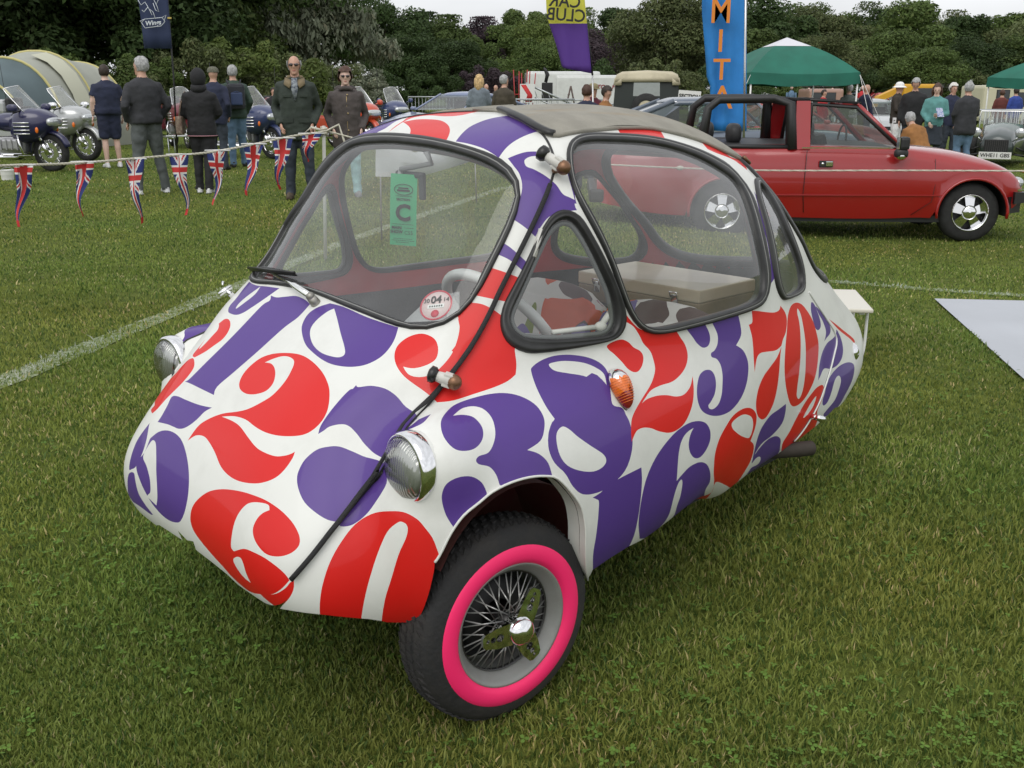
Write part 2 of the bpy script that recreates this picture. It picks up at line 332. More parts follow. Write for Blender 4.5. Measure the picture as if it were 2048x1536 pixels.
# ---------------------------------------------------------------- body form of the bubble car: an egg-shaped shell with front wings blended in
def catmull(xs, ys, x):
    # monotone-ish cubic hermite interpolation, clamped
    xs=np.asarray(xs,float); ys=np.asarray(ys,float)
    m=np.gradient(ys,xs)
    i=np.clip(np.searchsorted(xs,x)-1,0,len(xs)-2)
    h=xs[i+1]-xs[i]; t=np.clip((x-xs[i])/h,0,1)
    return ((2*t**3-3*t**2+1)*ys[i]+(t**3-2*t**2+t)*h*m[i]+(-2*t**3+3*t**2)*ys[i+1]+(t**3-t**2)*h*m[i+1])
# side profile control points (x,z) around centre
CX,CZ=-.72,.66
PROF=[(.34,.235),(.42,.30),(.455,.42),(.415,.55),(.325,.675),(.21,.775),(.077,.872),(-.09,1.07),(-.235,1.240),(-.36,1.292),(-.55,1.312),(-.79,1.316),(-1.13,1.265),(-1.42,1.14),(-1.64,.98),(-1.82,.82),(-2.06,.66),(-2.25,.52),(-2.20,.38),(-1.98,.29),(-1.6,.235),(-.9,.20),(-.2,.205),(.1,.22)]
WID=[(-2.3,.25),(-2.1,.32),(-1.8,.41),(-1.4,.50),(-1.0,.565),(-.6,.59),(-.2,.59),(.2,.56),(.6,.535)]
EXQ=[(-2.3,2.6),(-1.6,2.5),(-.8,2.6),(-.3,3.8),(.1,4.8),(.6,5)]
def prof_tab():
    a=np.array([np.arctan2(z-CZ,x-CX) for x,z in PROF]); r=np.array([np.hypot(z-CZ,x-CX) for x,z in PROF])
    o=np.argsort(a); a=a[o]; r=r[o]
    return np.concatenate([a[-3:]-2*np.pi,a,a[:3]+2*np.pi]),np.concatenate([r[-3:],r,r[:3]])
FEN=dict(c=(-.03,.50,.445),f=.30,r=1.3,o=.195,i=.25,u=.30,d=.27,e=2.3,k=.04,rz=.14,ry=-.08)
def shell(x,y,z):
    ta,tr=prof_tab()
    a=np.arctan2(z-CZ,x-CX); R=catmull(ta,tr,a); g=np.hypot(z-CZ,x-CX)/R
    w=catmull([q[0] for q in WID],[q[1] for q in WID],np.clip(x,-2.3,.6))
    u=np.clip(x/.2,0,1)
    w=w-.07*u*u*(3-2*u)*np.exp(-((z-.68)/.13)**2)
    q=catmull([k[0] for k in EXQ],[k[1] for k in EXQ],np.clip(x,-2.3,.6))
    tt=np.clip((.6-z)/.3,0,1);q=q+2.5*tt*tt*(3-2*tt)
    s=((np.abs(y)/w)**q+g**q)**(1/q)-1
    return s*.6
def fender(x,y,z):
    c=FEN['c']; dx=x-c[0]
    back=np.clip(-dx/FEN['r'],0,1)
    cy=c[1]+FEN['ry']*back; cz=c[2]+FEN['rz']*back
    dy=np.abs(y)-cy; dz=z-cz
    ax=np.where(dx>0,FEN['f'],FEN['r']); ay=np.where(dy>0,FEN['o'],FEN['i']); az=np.where(dz>0,FEN['u'],FEN['d'])
    e=FEN['e']
    n=(np.abs(dx/ax)**e+np.abs(dy/ay)**e+np.abs(dz/az)**e)**(1/e)-1
    return n*.22
def smin(a,b,k):
    h=np.clip(.5+.5*(b-a)/k,0,1)
    return b*(1-h)+a*h-k*h*(1-h)
def Fb(P):
    x,y,z=P[...,0],P[...,1],P[...,2]
    lamp=(np.sqrt(((x-.135)/.085)**2+((np.abs(y)-.565)/.088)**2+((z-.630)/.085)**2)-1)*.085
    return smin(smin(shell(x,y,z),fender(x,y,z),FEN['k']),lamp,.045)
def grad(P,f=Fb):
    g=np.zeros(P.shape);e=1e-4
    for i in range(3):
        d=np.zeros(3);d[i]=e; g[...,i]=(f(P+d)-f(P-d))/(2*e)
    return g/np.linalg.norm(g,axis=-1,keepdims=True)

# outlines on the body, in chart coordinates of the shell (third value: sharp corner)
NUM=[
('p',[(1.1874,.3929,1),(1.1456,.3784),(1.0991,.3744),(1.0485,.3691),(.9910,.3454),(.9533,.3231,1),(.9615,.2807),(.9837,.2506),(1.0084,.1929),(1.0392,.1306),(1.0621,.0932),(1.0524,.0750,1),(1.0963,.0784),(1.1883,.0851),(1.2304,.0858,1),(1.2131,.0997),(1.1967,.1615),(1.1856,.2524),(1.1856,.3466),(1.1681,.3674)]),
('p',[(1.4873,.5278,1),(1.3591,.4759),(1.2682,.4518),(1.1717,.4248,1),(1.1933,.3991),(1.2323,.3464),(1.2535,.3233),(1.2828,.3155),(1.3319,.3241),(1.3751,.3383),(1.4188,.3714),(1.4337,.4170),(1.4685,.4782)]),
('w',[(1.3112,.4599,1),(1.3425,.4155),(1.3512,.3752),(1.3321,.3475),(1.3153,.3711),(1.2980,.4149)]),
('r',[(1.3418,.2991),(1.3067,.2973),(1.2647,.2765),(1.2364,.2493),(1.2265,.2204),(1.2416,.1965),(1.2570,.1766),(1.2778,.1624),(1.2955,.1535,1),(1.3286,.1604),(1.3367,.1930),(1.3510,.2324),(1.3552,.2701)]),
('w',[(1.3537,.2798),(1.3598,.2463),(1.3350,.2016),(1.3193,.1813),(1.3111,.1982),(1.3125,.2325),(1.3165,.2569)]),
('r',[(1.3031,.1506),(1.2640,.1389),(1.2413,.1234),(1.2358,.1036),(1.2411,.0797),(1.2553,.0547),(1.2723,.0288),(1.2881,-.0007),(1.3097,-.0213,1),(1.3524,-.0212),(1.3712,-.0052),(1.7262,-.0603),(1.3988,.0678),(1.3490,.1150),(1.3325,.1403)]),
('p',[(1.2448,.0406),(1.2146,.0479),(1.1695,.0479),(1.1044,.0475),(1.0651,.0486),(1.0278,.0510,1),(1.0464,.0393),(1.0573,.0227),(1.0718,.0076),(1.0914,-.0051),(1.1144,-.0119),(1.1454,-.0139),(1.1786,-.0164),(1.2370,-.0252,1),(1.2331,-.0092),(1.2362,.0174)]),
('p',[(1.2329,-.0677,1),(1.2046,-.0430),(1.1684,-.0288),(1.1258,-.0235),(1.0826,-.0269),(1.0430,-.0404),(1.0069,-.0617),(.9835,-.0846),(.9722,-.1108),(.9755,-.1395),(.9925,-.1670),(1.0124,-.1825),(1.0511,-.1988),(1.0917,-.2055),(1.1381,-.2006),(1.1757,-.1874),(1.2141,-.1702),(1.2481,-.1533),(1.2550,-.1341),(1.2310,-.1038)]),
('w',[(1.2312,-.1051,1),(1.2238,-.0807),(1.2133,-.0658),(1.1896,-.0672),(1.1596,-.0909),(1.1372,-.1156),(1.1176,-.1404),(1.1080,-.1671),(1.1146,-.1927,1),(1.1433,-.1936),(1.1652,-.1919),(1.1487,-.1744),(1.1485,-.1593),(1.1613,-.1416),(1.1923,-.1250),(1.2254,-.1167)]),
('p',[(1.2864,-.0419,1),(1.3142,-.0927),(1.3150,-.1291),(1.3017,-.1771),(1.2789,-.1679),(1.2547,-.1497),(1.2417,-.1107),(1.2523,-.0750)]),
('p',[(1.2991,-.1934),(1.3187,-.2540),(1.3385,-.3022),(1.2428,-.2661),(1.1474,-.2425),(1.1844,-.2294),(1.2214,-.2140),(1.2438,-.1839),(1.2609,-.1705)]),
('r',[(1.0509,-.0228,1),(1.0454,-.0036),(1.0355,.0150),(1.0098,.0324),(.9738,.0474),(.9303,.0574),(.8983,.0668),(.8689,.0823),(.8494,.0973),(.8405,.1204),(.8443,.1442),(.8552,.1613),(.8795,.1701),(.9063,.1717),(.9320,.1657),(.9515,.1568,1),(.9278,.1553),(.9059,.1473),(.8856,.1337),(.8723,.1165),(.8775,.1020),(.9026,.0935),(.9331,.0910),(.9637,.0958),(.9841,.1060),(.9955,.1202),(.9985,.1358),(.9934,.1523),(.9782,.1683),(.9460,.1776),(.8990,.1796),(.8488,.1749),(.8013,.1612),(.7570,.1413),(.7279,.1208),(.7145,.1035),(.7077,.0836),(.7100,.0674),(.7195,.0543),(.7335,.0465),(.7574,.0423),(.7868,.0402),(.8177,.0408),(.8489,.0441),(.8864,.0497),(.9290,.0492),(.9712,.0417,1),(.9280,.0411),(.8924,.0371),(.8526,.0266),(.8191,.0179),(.7946,.0149),(.7672,.0141),(.7504,.0171),(.7405,.0207),(.7352,.0242,1),(.7347,.0155),(.7405,.0003),(.7508,-.0113),(.7688,-.0205),(.7916,-.0272),(.8264,-.0330),(.8600,-.0339),(.8941,-.0289),(.9308,-.0155),(.9666,-.0057),(.9981,-.0012),(1.0296,-.0070)]),
('p',[(.9087,.2388),(.9272,.2666),(.9288,.2915),(.9081,.3070),(.8714,.3129,1),(.8112,.2916),(.7286,.2545),(.6784,.2344),(.6318,.2171,1),(.6317,.1913),(.6409,.1700),(.6572,.1573),(.6803,.1504),(.7131,.1503),(.7556,.1577),(.8088,.1765),(.8602,.2010)]),
('w',[(.8429,.2921,1),(.8598,.2858),(.8764,.2679),(.8802,.2458),(.8657,.2236),(.8313,.1971),(.7909,.1784),(.7530,.1692),(.7324,.1677),(.7258,.1739),(.7387,.1899),(.7725,.2218),(.8176,.2670)]),
('p',[(.6777,.1144,1),(.6741,.1203,1),(.6691,.1171),(.6491,.1190),(.6269,.1145),(.6086,.1033),(.5908,.0867),(.5640,.0751,1),(.5730,.0617),(.5881,.0449),(.6015,.0267),(.6083,.0236),(.6242,.0267),(.6415,.0371),(.6541,.0490),(.6672,.0602),(.6790,.0634),(.6946,.0601),(.7026,.0536),(.7087,.0493,1),(.7092,.0611),(.7024,.0805),(.6917,.1006),(.6829,.1126)]),
('p',[(.7146,-.0092),(.7173,.0016),(.7143,.0159),(.7029,.0286),(.6885,.0332),(.6735,.0335),(.6539,.0268),(.6326,.0204),(.6004,.0188,1),(.5919,.0096),(.5881,-.0015),(.6008,-.0253),(.6124,-.0436),(.6242,-.0547),(.6325,-.0578),(.6401,-.0572),(.6452,-.0529),(.6563,-.0502),(.6725,-.0433),(.6916,-.0332),(.7051,-.0216)]),
('r',[(.9502,-.1441),(.9481,-.1183),(.9307,-.0946),(.9029,-.0728),(.8630,-.0559),(.8178,-.0447),(.7829,-.0402),(.7519,-.0398),(.7235,-.0449),(.7009,-.0541),(.6866,-.0647),(.6806,-.0738),(.6818,-.0814),(.6901,-.0890),(.7054,-.0952),(.7243,-.0976),(.7415,-.0932),(.7543,-.0859),(.7603,-.0762),(.7575,-.0638),(.7502,-.0548),(.7403,-.0489,1),(.7450,-.0439),(.7589,-.0443),(.7774,-.0486),(.7904,-.0559),(.8007,-.0701),(.8054,-.0862),(.8058,-.1065),(.8045,-.1221),(.7965,-.1248,1),(.7719,-.1091),(.7508,-.1043),(.7273,-.1030),(.7064,-.1065),(.6914,-.1126),(.6834,-.1195,1),(.6931,-.1332),(.7088,-.1486),(.7341,-.1645),(.7748,-.1870),(.8138,-.1876),(.8403,-.1802),(.8750,-.1751),(.9137,-.1684),(.9388,-.1600)]),
('w',[(.7992,-.1407),(.7888,-.1302),(.7776,-.1262),(.7706,-.1326),(.7649,-.1449),(.7564,-.1570,1),(.7743,-.1570),(.7910,-.1503)]),
('r',[(.6774,-.1188,1),(.6770,-.1302),(.6832,-.1452),(.6985,-.1662),(.7051,-.1753,1),(.7267,-.1702),(.7416,-.1650,1),(.7089,-.1495),(.6897,-.1330),(.6822,-.1222)]),
('r',[(.6456,-.1677,1),(.6448,-.1389),(.6435,-.1185),(.6403,-.0950),(.6338,-.0736),(.6239,-.0559),(.6060,-.0426),(.5819,-.0326),(.5594,-.0285),(.5417,-.0341),(.5312,-.0439),(.5220,-.0557),(.5157,-.0707),(.5090,-.0905),(.5105,-.1077),(.5156,-.1359),(.5233,-.1668),(.5372,-.1892),(.5552,-.2044),(.5828,-.2036),(.6124,-.1862)]),
('w',[(.5656,-.0424),(.5582,-.0402),(.5520,-.0445),(.5526,-.0568),(.5616,-.0815),(.5695,-.1143),(.5775,-.1497),(.5836,-.2034,1),(.6049,-.1963,1),(.6004,-.1492),(.5963,-.1185),(.5896,-.0860),(.5792,-.0576)]),
('r',[(.6033,.1470,1),(.5858,.1438),(.5666,.1481),(.5540,.1574),(.5531,.1751),(.5622,.1910),(.5834,.2006),(.6056,.1970),(.6207,.1843),(.6229,.1689),(.6160,.1517),(.6025,.1350),(.5875,.1226),(.5712,.1113),(.5565,.1008),(.5462,.0929,1),(.5236,.0947),(.4967,.1016),(.4699,.1085),(.4521,.1153),(.4407,.1239,1),(.4389,.1399),(.4399,.1606),(.4413,.1775),(.4738,.2231),(.5006,.2258),(.5197,.2372),(.5250,.2285),(.5218,.2098),(.5239,.1879),(.5314,.1633),(.5453,.1441),(.5597,.1331),(.5766,.1300),(.5926,.1346)]),
('r',[(.5245,.2207,1),(.5136,.2354),(.5008,.2469,1),(.4836,.2419),(.4663,.2302),(.4475,.2122,1),(.4362,.1714,1),(.4715,.1383,1),(.5078,.1461,1),(.5320,.1680,1),(.5243,.1806),(.5209,.1992)]),
('r',[(.4625,.3040,1),(.4420,.2932),(.4185,.2798,1),(.4280,.2622),(.4441,.2419,1),(.4669,.2493),(.4944,.2592,1),(.4797,.2804)]),
('p',[(.4359,.3460,1),(.4239,.3343),(.4018,.3048,1),(.4111,.2911,1),(.4280,.3112),(.4490,.3270,1)]),
('p',[(.8802,1.1920,1),(.8415,1.2992),(.7327,1.3095),(.6491,1.3070),(.5672,1.2793),(.5048,1.2474),(.5540,1.2797),(.6180,1.2048),(.6727,1.1094),(.7117,1.0936),(.7517,1.0728),(.8101,1.1110)]),
('r',[(.6719,1.0168,1),(.6408,1.0522),(.5995,1.1056),(.5414,1.1515),(.4909,1.1156),(.4519,.9957),(.4059,.9387),(.3572,.9627),(.2767,1.0539,1),(.2858,1.1791),(.3931,1.1938),(.4734,1.2361),(.5503,1.2344),(.5957,1.1353),(.6350,1.0767)]),
('r',[(.5985,1.1137,1),(.5467,1.0800),(.5058,1.0106),(.4775,.9350),(.4694,.8458),(.4742,.7744),(.4869,.7256),(.4971,.7052,1),(.5453,.7849),(.5989,.8738,1),(.5879,.9328),(.5885,.9994)]),
('p',[(.4742,.6726,1),(.4470,.7123),(.4174,.7448),(.3745,.7654),(.3350,.7699),(.3033,.7654),(.2674,.7597),(.2664,.6721),(.2853,.5931,1),(.3174,.5854),(.3505,.5710),(.3766,.5529),(.4004,.5272,1),(.4206,.5775),(.4490,.6314)]),
('p',[(.3848,.5160,1),(.3652,.5191),(.3448,.5197),(.3207,.5118),(.3043,.5017,1),(.3011,.4880,1),(.2855,.4686,1),(.2871,.4331),(.2938,.3982),(.2913,.3805,1),(.3219,.3804,1),(.3471,.3752),(.3654,.3606),(.3783,.3456,1),(.3911,.3638),(.4100,.3859,1),(.3940,.4077),(.3786,.4373),(.3752,.4667),(.3799,.4907)]),
('w',[(.3581,.4948),(.3522,.5012),(.3416,.5036),(.3280,.5000),(.3134,.4902),(.2924,.4632),(.2933,.4336),(.2954,.3984,1),(.3031,.4036),(.3131,.4109),(.3195,.4297),(.3317,.4497),(.3474,.4695),(.3583,.4808)]),
('w',[(.2973,.3920,1),(.2917,.3898),(.2833,.3757),(.2766,.3656,1),(.2891,.3718),(.2970,.3823)]),
('p',[(.5218,.0705),(.5254,.0796),(.5214,.0884),(.5025,.0953),(.4760,.0997),(.4515,.0980),(.4295,.0899),(.4109,.0767),(.4009,.0606),(.4005,.0461),(.4059,.0333),(.4225,.0267,1),(.4076,.0183),(.3955,.0040),(.3894,-.0156,1),(.4034,-.0280,1),(.4408,-.0157,1),(.4534,-.0046,1),(.4576,.0076),(.4649,.0185),(.4753,.0252),(.4785,.0305),(.4759,.0342),(.4673,.0346),(.4627,.0427),(.4620,.0550),(.4675,.0700),(.4791,.0813),(.4935,.0863),(.5078,.0850),(.5140,.0792,1),(.5026,.0785),(.4896,.0742),(.4782,.0634),(.4747,.0524),(.4783,.0449),(.4865,.0430),(.4996,.0466),(.5124,.0577)]),
('p',[(.5129,-.0032),(.5075,.0094),(.4953,.0157),(.4825,.0137),(.4722,.0032),(.4665,-.0107,1),(.4738,-.0314),(.4897,-.0406),(.4990,-.0460,1),(.5081,-.0311),(.5125,-.0165)]),
('p',[(.5593,.0752,1),(.5448,.0810,1),(.5478,.0735),(.5628,.0663),(.5794,.0600,1),(.5661,.0687)]),
('p',[(.4173,.1256),(.4148,.1335),(.3997,.1425),(.3778,.1477),(.3506,.1468),(.3175,.1385),(.2933,.1244),(.2822,.1049),(.2843,.0753),(.2834,.0550),(.2618,.0387),(.2513,.0118),(.2523,-.0208),(.2673,-.0491),(.2978,-.0622),(.3214,-.0626),(.3442,-.0551),(.3601,-.0380),(.3719,-.0166),(.3867,.0013),(.3945,.0195),(.3953,.0355),(.3925,.0461),(.3853,.0560,1),(.3978,.0748),(.4105,.1012)]),
('w',[(.3887,.1330),(.3832,.1366),(.3609,.1374),(.3284,.1308),(.3047,.1191),(.2911,.1062),(.2898,.0865,1),(.3084,.0977),(.3314,.1093),(.3585,.1169),(.3801,.1236)]),
('p',[(.3253,.1072),(.2902,.0896),(.2852,.0581),(.2667,.0486),(.2599,.0350),(.2573,.0131),(.2601,-.0045),(.2677,-.0175),(.2819,-.0312),(.3008,-.0381),(.3219,-.0393),(.3448,-.0329),(.3601,-.0243),(.3745,.0007)]),
('p',[(.3853,.0544),(.3590,.0303),(.2986,-.0382),(.2983,-.0501),(.3128,-.0448),(.3481,-.0355),(.3681,-.0186),(.3831,-.0031),(.3930,.0191),(.3953,.0355)]),
('w',[(.3743,.0439),(.3822,.0390),(.3837,.0279),(.3793,.0089),(.3681,-.0078),(.3482,-.0212),(.3268,-.0293),(.3107,-.0283),(.3044,-.0208),(.3104,-.0095),(.3304,.0072),(.3510,.0250),(.3646,.0384)]),
('r',[(.2774,.1560),(.2621,.1615),(.2444,.1633),(.2289,.1564),(.2182,.1462),(.2024,.1370),(.1969,.1252),(.2025,.1112),(.2148,.1014),(.2267,.1014),(.2388,.1091),(.2495,.1229),(.2645,.1388),(.2760,.1489)]),
('r',[(.2321,.1936,1),(.2333,.2092,1),(.2150,.1888),(.1966,.1766),(.1663,.1700),(.1338,.1685),(.1023,.1668,1),(.0879,.1496),(.0747,.1320),(.0715,.1115),(.0813,.0931),(.1016,.0790),(.1318,.0692),(.1659,.0679),(.1934,.0640),(.2113,.0538),(.2212,.0469,1),(.2070,.0514),(.1814,.0522),(.1555,.0484),(.1289,.0408),(.1048,.0404),(.0826,.0510),(.0689,.0688,1),(.0727,.0454),(.0803,.0244),(.0934,.0050),(.1139,-.0122),(.1381,-.0187),(.1606,-.0174),(.1867,-.0079),(.2059,.0020),(.2245,.0075),(.2406,.0059),(.2526,-.0081,1),(.2526,.0089),(.2491,.0265),(.2380,.0397),(.2182,.0551),(.1968,.0697),(.1824,.0830),(.1722,.0995),(.1726,.1182),(.1775,.1340),(.1932,.1508),(.2021,.1663),(.2154,.1836)]),
('p',[(.0718,.1671,1),(.0429,.1695),(.0092,.1712,1),(-.0074,.1487),(-.0102,.1318),(-.0008,.1199),(.0183,.1187),(.0362,.1305),(.0504,.1467)]),
('p',[(-.0188,.1675,1),(-.0628,.1694),(-.1222,.1687,1),(-.1309,.1418),(-.1288,.1206),(-.1042,.1033,1),(-.1287,.0880),(-.1409,.0661),(-.1402,.0446),(-.1280,.0171),(-.1086,-.0043),(-.0822,-.0195),(-.0489,-.0283),(-.0093,-.0270),(.0277,-.0172),(.0546,-.0020),(.0652,.0174),(.0647,.0363),(.0567,.0539),(.0441,.0672),(.0251,.0726),(.0050,.0690),(-.0054,.0562),(-.0052,.0381),(.0045,.0201),(.0215,.0080),(.0308,.0031),(.0267,-.0045),(.0124,-.0078),(-.0069,-.0022),(-.0206,.0128),(-.0289,.0334),(-.0343,.0527),(-.0333,.0736),(-.0230,.0879),(-.0069,.0948),(-.0072,.1031),(-.0212,.1070),(-.0351,.1194),(-.0373,.1401)]),
('r',[(-.1834,.1660,1),(-.2163,.1595),(-.2557,.1501),(-.2971,.1413),(-.3266,.1408),(-.3381,.1490,1),(-.3597,.1293),(-.3622,.1101),(-.3426,.0865),(-.3191,.0734),(-.3056,.0618,1),(-.2759,.0580),(-.2378,.0630),(-.2014,.0671),(-.1806,.0581),(-.1654,.0316,1),(-.1679,.0607),(-.1729,.0860),(-.1742,.1122),(-.1664,.1378,1),(-.1833,.1413)]),
('r',[(-.3051,.0605,1),(-.2901,.0346),(-.2825,.0048),(-.2756,-.0299),(-.2615,-.0631),(-.2377,-.0849),(-.2133,-.0877),(-.1868,-.0738),(-.1732,-.0545),(-.1703,-.0316),(-.1803,-.0074),(-.2042,.0136),(-.2390,.0281),(-.2765,.0421)]),
('r',[(-.4402,.1343),(-.4781,.1215),(-.5055,.0976),(-.5276,.0652),(-.5348,.0298),(-.5342,-.0078),(-.5213,-.0419),(-.4981,-.0732),(-.4644,-.0975),(-.4293,-.1075),(-.3950,-.1046),(-.3643,-.0876),(-.3347,-.0538),(-.3164,-.0169),(-.3123,.0205),(-.3271,.0579),(-.3502,.0894),(-.3727,.1172),(-.4029,.1341)]),
('w',[(-.4443,.1189),(-.4540,.1031),(-.4511,.0751),(-.4468,.0432),(-.4427,.0117),(-.4441,-.0259),(-.4404,-.0626),(-.4324,-.0842),(-.4180,-.0923),(-.4009,-.0782),(-.3985,-.0515),(-.4041,-.0156),(-.4078,.0204),(-.4200,.0544),(-.4323,.0891),(-.4344,.1102)]),
('p',[(-.5518,.1078),(-.5689,.0983),(-.5759,.0790),(-.5805,.0557),(-.5733,.0408),(-.5500,.0390),(-.5324,.0495),(-.5281,.0699),(-.5327,.0931)]),
('p',[(-.5746,.0917),(-.6020,.0693),(-.6287,.0419),(-.6365,.0200),(-.6232,.0095),(-.5992,.0070),(-.5773,.0038,1),(-.6005,.0210),(-.5980,.0459),(-.5814,.0701)]),
('p',[(-.6762,.0032),(-.6887,-.0199),(-.6842,-.0422),(-.6645,-.0595),(-.6323,-.0685),(-.5949,-.0670),(-.5598,-.0571),(-.5358,-.0693),(-.5251,-.0758,1),(-.5330,-.0451),(-.5575,-.0189),(-.5949,-.0060),(-.6371,-.0065),(-.6618,-.0044)]),
('p',[(-.5605,-.1133),(-.5700,-.0926),(-.6018,-.0782),(-.6413,-.0734),(-.6859,-.0785),(-.7183,-.0921),(-.7209,-.1088),(-.7069,-.1319),(-.6818,-.1523),(-.6576,-.1739),(-.6186,-.1820),(-.5832,-.1793),(-.5683,-.1701),(-.5810,-.1614),(-.6153,-.1470),(-.6310,-.1280),(-.6411,-.1078),(-.6297,-.0930),(-.6087,-.0986),(-.5904,-.1260),(-.5739,-.1427),(-.5550,-.1438),(-.5503,-.1294)]),
('r',[(-.5309,-.0905),(-.5507,-.0944),(-.5557,-.1120),(-.5431,-.1322),(-.5293,-.1524),(-.5449,-.1813),(-.5428,-.2135),(-.4956,-.2295),(-.4505,-.2342),(-.4511,-.2522),(-.3906,-.2035),(-.4066,-.1707),(-.4304,-.1370),(-.4626,-.1114),(-.5059,-.0942)]),
('w',[(-.5184,-.1116),(-.4900,-.1233),(-.4628,-.1476),(-.4728,-.1501),(-.5016,-.1358)]),
('r',[(-.6444,.0397,1),(-.7191,-.0102),(-.7658,-.0472),(-.7601,-.0561),(-.7374,-.0354),(-.6799,.0069)]),
('p',[(.2308,-.0561,1),(.2277,-.0821),(.2275,-.1161),(.2270,-.1529),(.2258,-.1877),(.2272,-.2191,1),(.2519,-.2354),(.3010,-.2249,1),(.3150,-.1678),(.3156,-.1262),(.3154,-.0957),(.3161,-.0776),(.3206,-.0722),(.3276,-.0669,1),(.3141,-.0652),(.2965,-.0589),(.2695,-.0568)]),
('p',[(.2015,-.2110,1),(.2218,-.1639),(.2262,-.1237),(.2195,-.0851),(.2022,-.0574),(.1772,-.0377),(.1440,-.0225),(.1079,-.0155),(.0760,-.0171),(.0457,-.0273),(.0275,-.0457),(.0236,-.0669),(.0346,-.0838),(.0543,-.0939),(.0753,-.0904),(.0921,-.0762),(.1002,-.0567),(.0958,-.0391),(.0849,-.0280,1),(.1053,-.0309),(.1206,-.0397),(.1290,-.0556),(.1317,-.0806),(.1304,-.1170,1),(.1138,-.1095),(.0898,-.1022),(.0557,-.1048),(.0268,-.1196),(.0033,-.1460),(-.0164,-.1795),(-.0300,-.2170),(-.1613,-.3429),(.0315,-.2456),(.0785,-.2470),(.1190,-.2514),(.1538,-.2479)]),
('w',[(.1177,-.1198),(.1098,-.1269),(.1056,-.1585),(.1040,-.1882),(.0841,-.2416),(.1173,-.2509,1),(.1245,-.2501),(.1235,-.2039),(.1295,-.1607),(.1268,-.1323)]),
('r',[(-.0223,-.2500,1),(-.0973,-.2598),(-.0470,-.1936),(-.0149,-.1530),(-.0012,-.1116),(-.0097,-.0804),(-.0346,-.0580),(-.0659,-.0409),(-.1087,-.0364),(-.1456,-.0441),(-.1714,-.0608),(-.1805,-.0790),(-.1790,-.1018),(-.1712,-.1283,1),(-.2019,-.1480),(-.2198,-.1749),(-.2274,-.2048),(-.2228,-.2383),(-.2320,-.2821),(-.2064,-.2798,1),(-.0793,-.2077),(-.0608,-.2059),(-.0921,-.2485),(-.1626,-.3401)]),
('w',[(-.1285,-.0544),(-.1537,-.0674),(-.1661,-.0888),(-.1639,-.1116),(-.1509,-.1149),(-.1051,-.0946),(-.0693,-.0715),(-.0615,-.0567),(-.0794,-.0506),(-.1054,-.0494)]),
('p',[(-.3396,-.0834,1),(-.3485,-.1052),(-.3460,-.1343),(-.3062,-.1538),(-.2588,-.1606),(-.2395,-.1759),(-.2359,-.1965),(-.2156,-.1524),(-.2126,-.1261),(-.2220,-.1067),(-.2553,-.0896),(-.2967,-.0864)]),
('p',[(-.3342,-.1643),(-.3669,-.1811),(-.3847,-.2075),(-.4250,-.2544),(-.3671,-.2612),(-.3137,-.2679),(-.2846,-.2713),(-.2622,-.2347),(-.3019,-.2365),(-.2991,-.2201),(-.2800,-.2053),(-.2580,-.2038),(-.2464,-.2142),(-.2366,-.1913),(-.2560,-.1704),(-.2893,-.1593)]),
('r',[(.0695,.6210,1),(-.0280,.6390),(-.1116,.6316,1),(-.0757,.5864,1),(.0146,.5868),(.0906,.5805,1)]),
('r',[(-.2830,.5989,1),(-.3492,.5710),(-.3871,.5301),(-.4922,.5119),(-.4347,.4804,1),(-.3861,.5173),(-.2954,.5423),(-.2599,.5580,1)]),
('p',[(-.3574,.4200,1),(-.3564,.3839),(-.3518,.3255),(-.3466,.2548),(-.3244,.2197),(-.2876,.2067,1),(-.3033,.2383),(-.3121,.2948),(-.3171,.3539)])]
NUMR=[
('p',[(1.7394,.1899,1),(1.7736,.2240),(1.8892,.2758),(1.9015,.3285),(1.4201,.3481,1),(1.3948,.3235),(1.3763,.2807),(1.3646,.2231),(1.3439,.1675),(1.3521,.1408,1),(1.6817,.1477)]),
('r',[(1.3205,-.0190,1),(1.3708,.0168),(1.3642,.0590),(1.3450,.1039),(1.3244,.1607,1),(1.2528,.1292),(1.2471,.0370)])]
INDIC=(0.2662,0.0775)
WIPER=(0.9290,0.3216)
MIRR=(1.5717,0.4537)
TAILL=(-0.7508,-0.0758)
REARH=(-0.5010,-0.1558)
EXH=(-0.4710,-0.1948)
WSI_TOP=(0.5645,0.7537)
TAXD=(0.5680,0.2565)
WSO=[(1.5190,.5508),(1.5777,.6183),(1.5673,.6873),(1.5386,.7788),(1.4461,.9540),(1.3207,1.0997),(1.1849,1.2264),(1.0264,1.2551),(.9085,1.2507),(.8406,1.1969),(.7509,1.1011),(.6485,.9615),(.5445,.7915),(.4679,.6445),(.4233,.5653),(.3980,.5230),(.3791,.4839),(.3727,.4571),(.3771,.4302),(.3918,.4021),(.4223,.3571),(.4562,.3087),(.4840,.2664),(.5109,.2322),(.5349,.2118),(.5663,.2019),(.5951,.2047),(.6291,.2158),(.7107,.2507),(.8408,.3069),(1.0206,.3864),(1.2333,.4538),(1.3679,.4856)]
BWO=[(.2797,.4877),(.2659,.5165),(.2455,.5413),(.2128,.5594),(.1561,.5744),(.0740,.5844),(-.0166,.5865),(-.1102,.5741),(-.2039,.5471),(-.2806,.5094),(-.3364,.4702),(-.3334,.4310),(-.3117,.3710),(-.2986,.3081),(-.2930,.2399),(-.2821,.1962),(-.2473,.1719),(-.1783,.1668),(-.0766,.1665),(.0464,.1642),(.1256,.1626),(.1728,.1654),(.2027,.1778),(.2215,.1991),(.2373,.2324),(.2561,.2971),(.2770,.3518),(.2923,.3981),(.2933,.4336)]
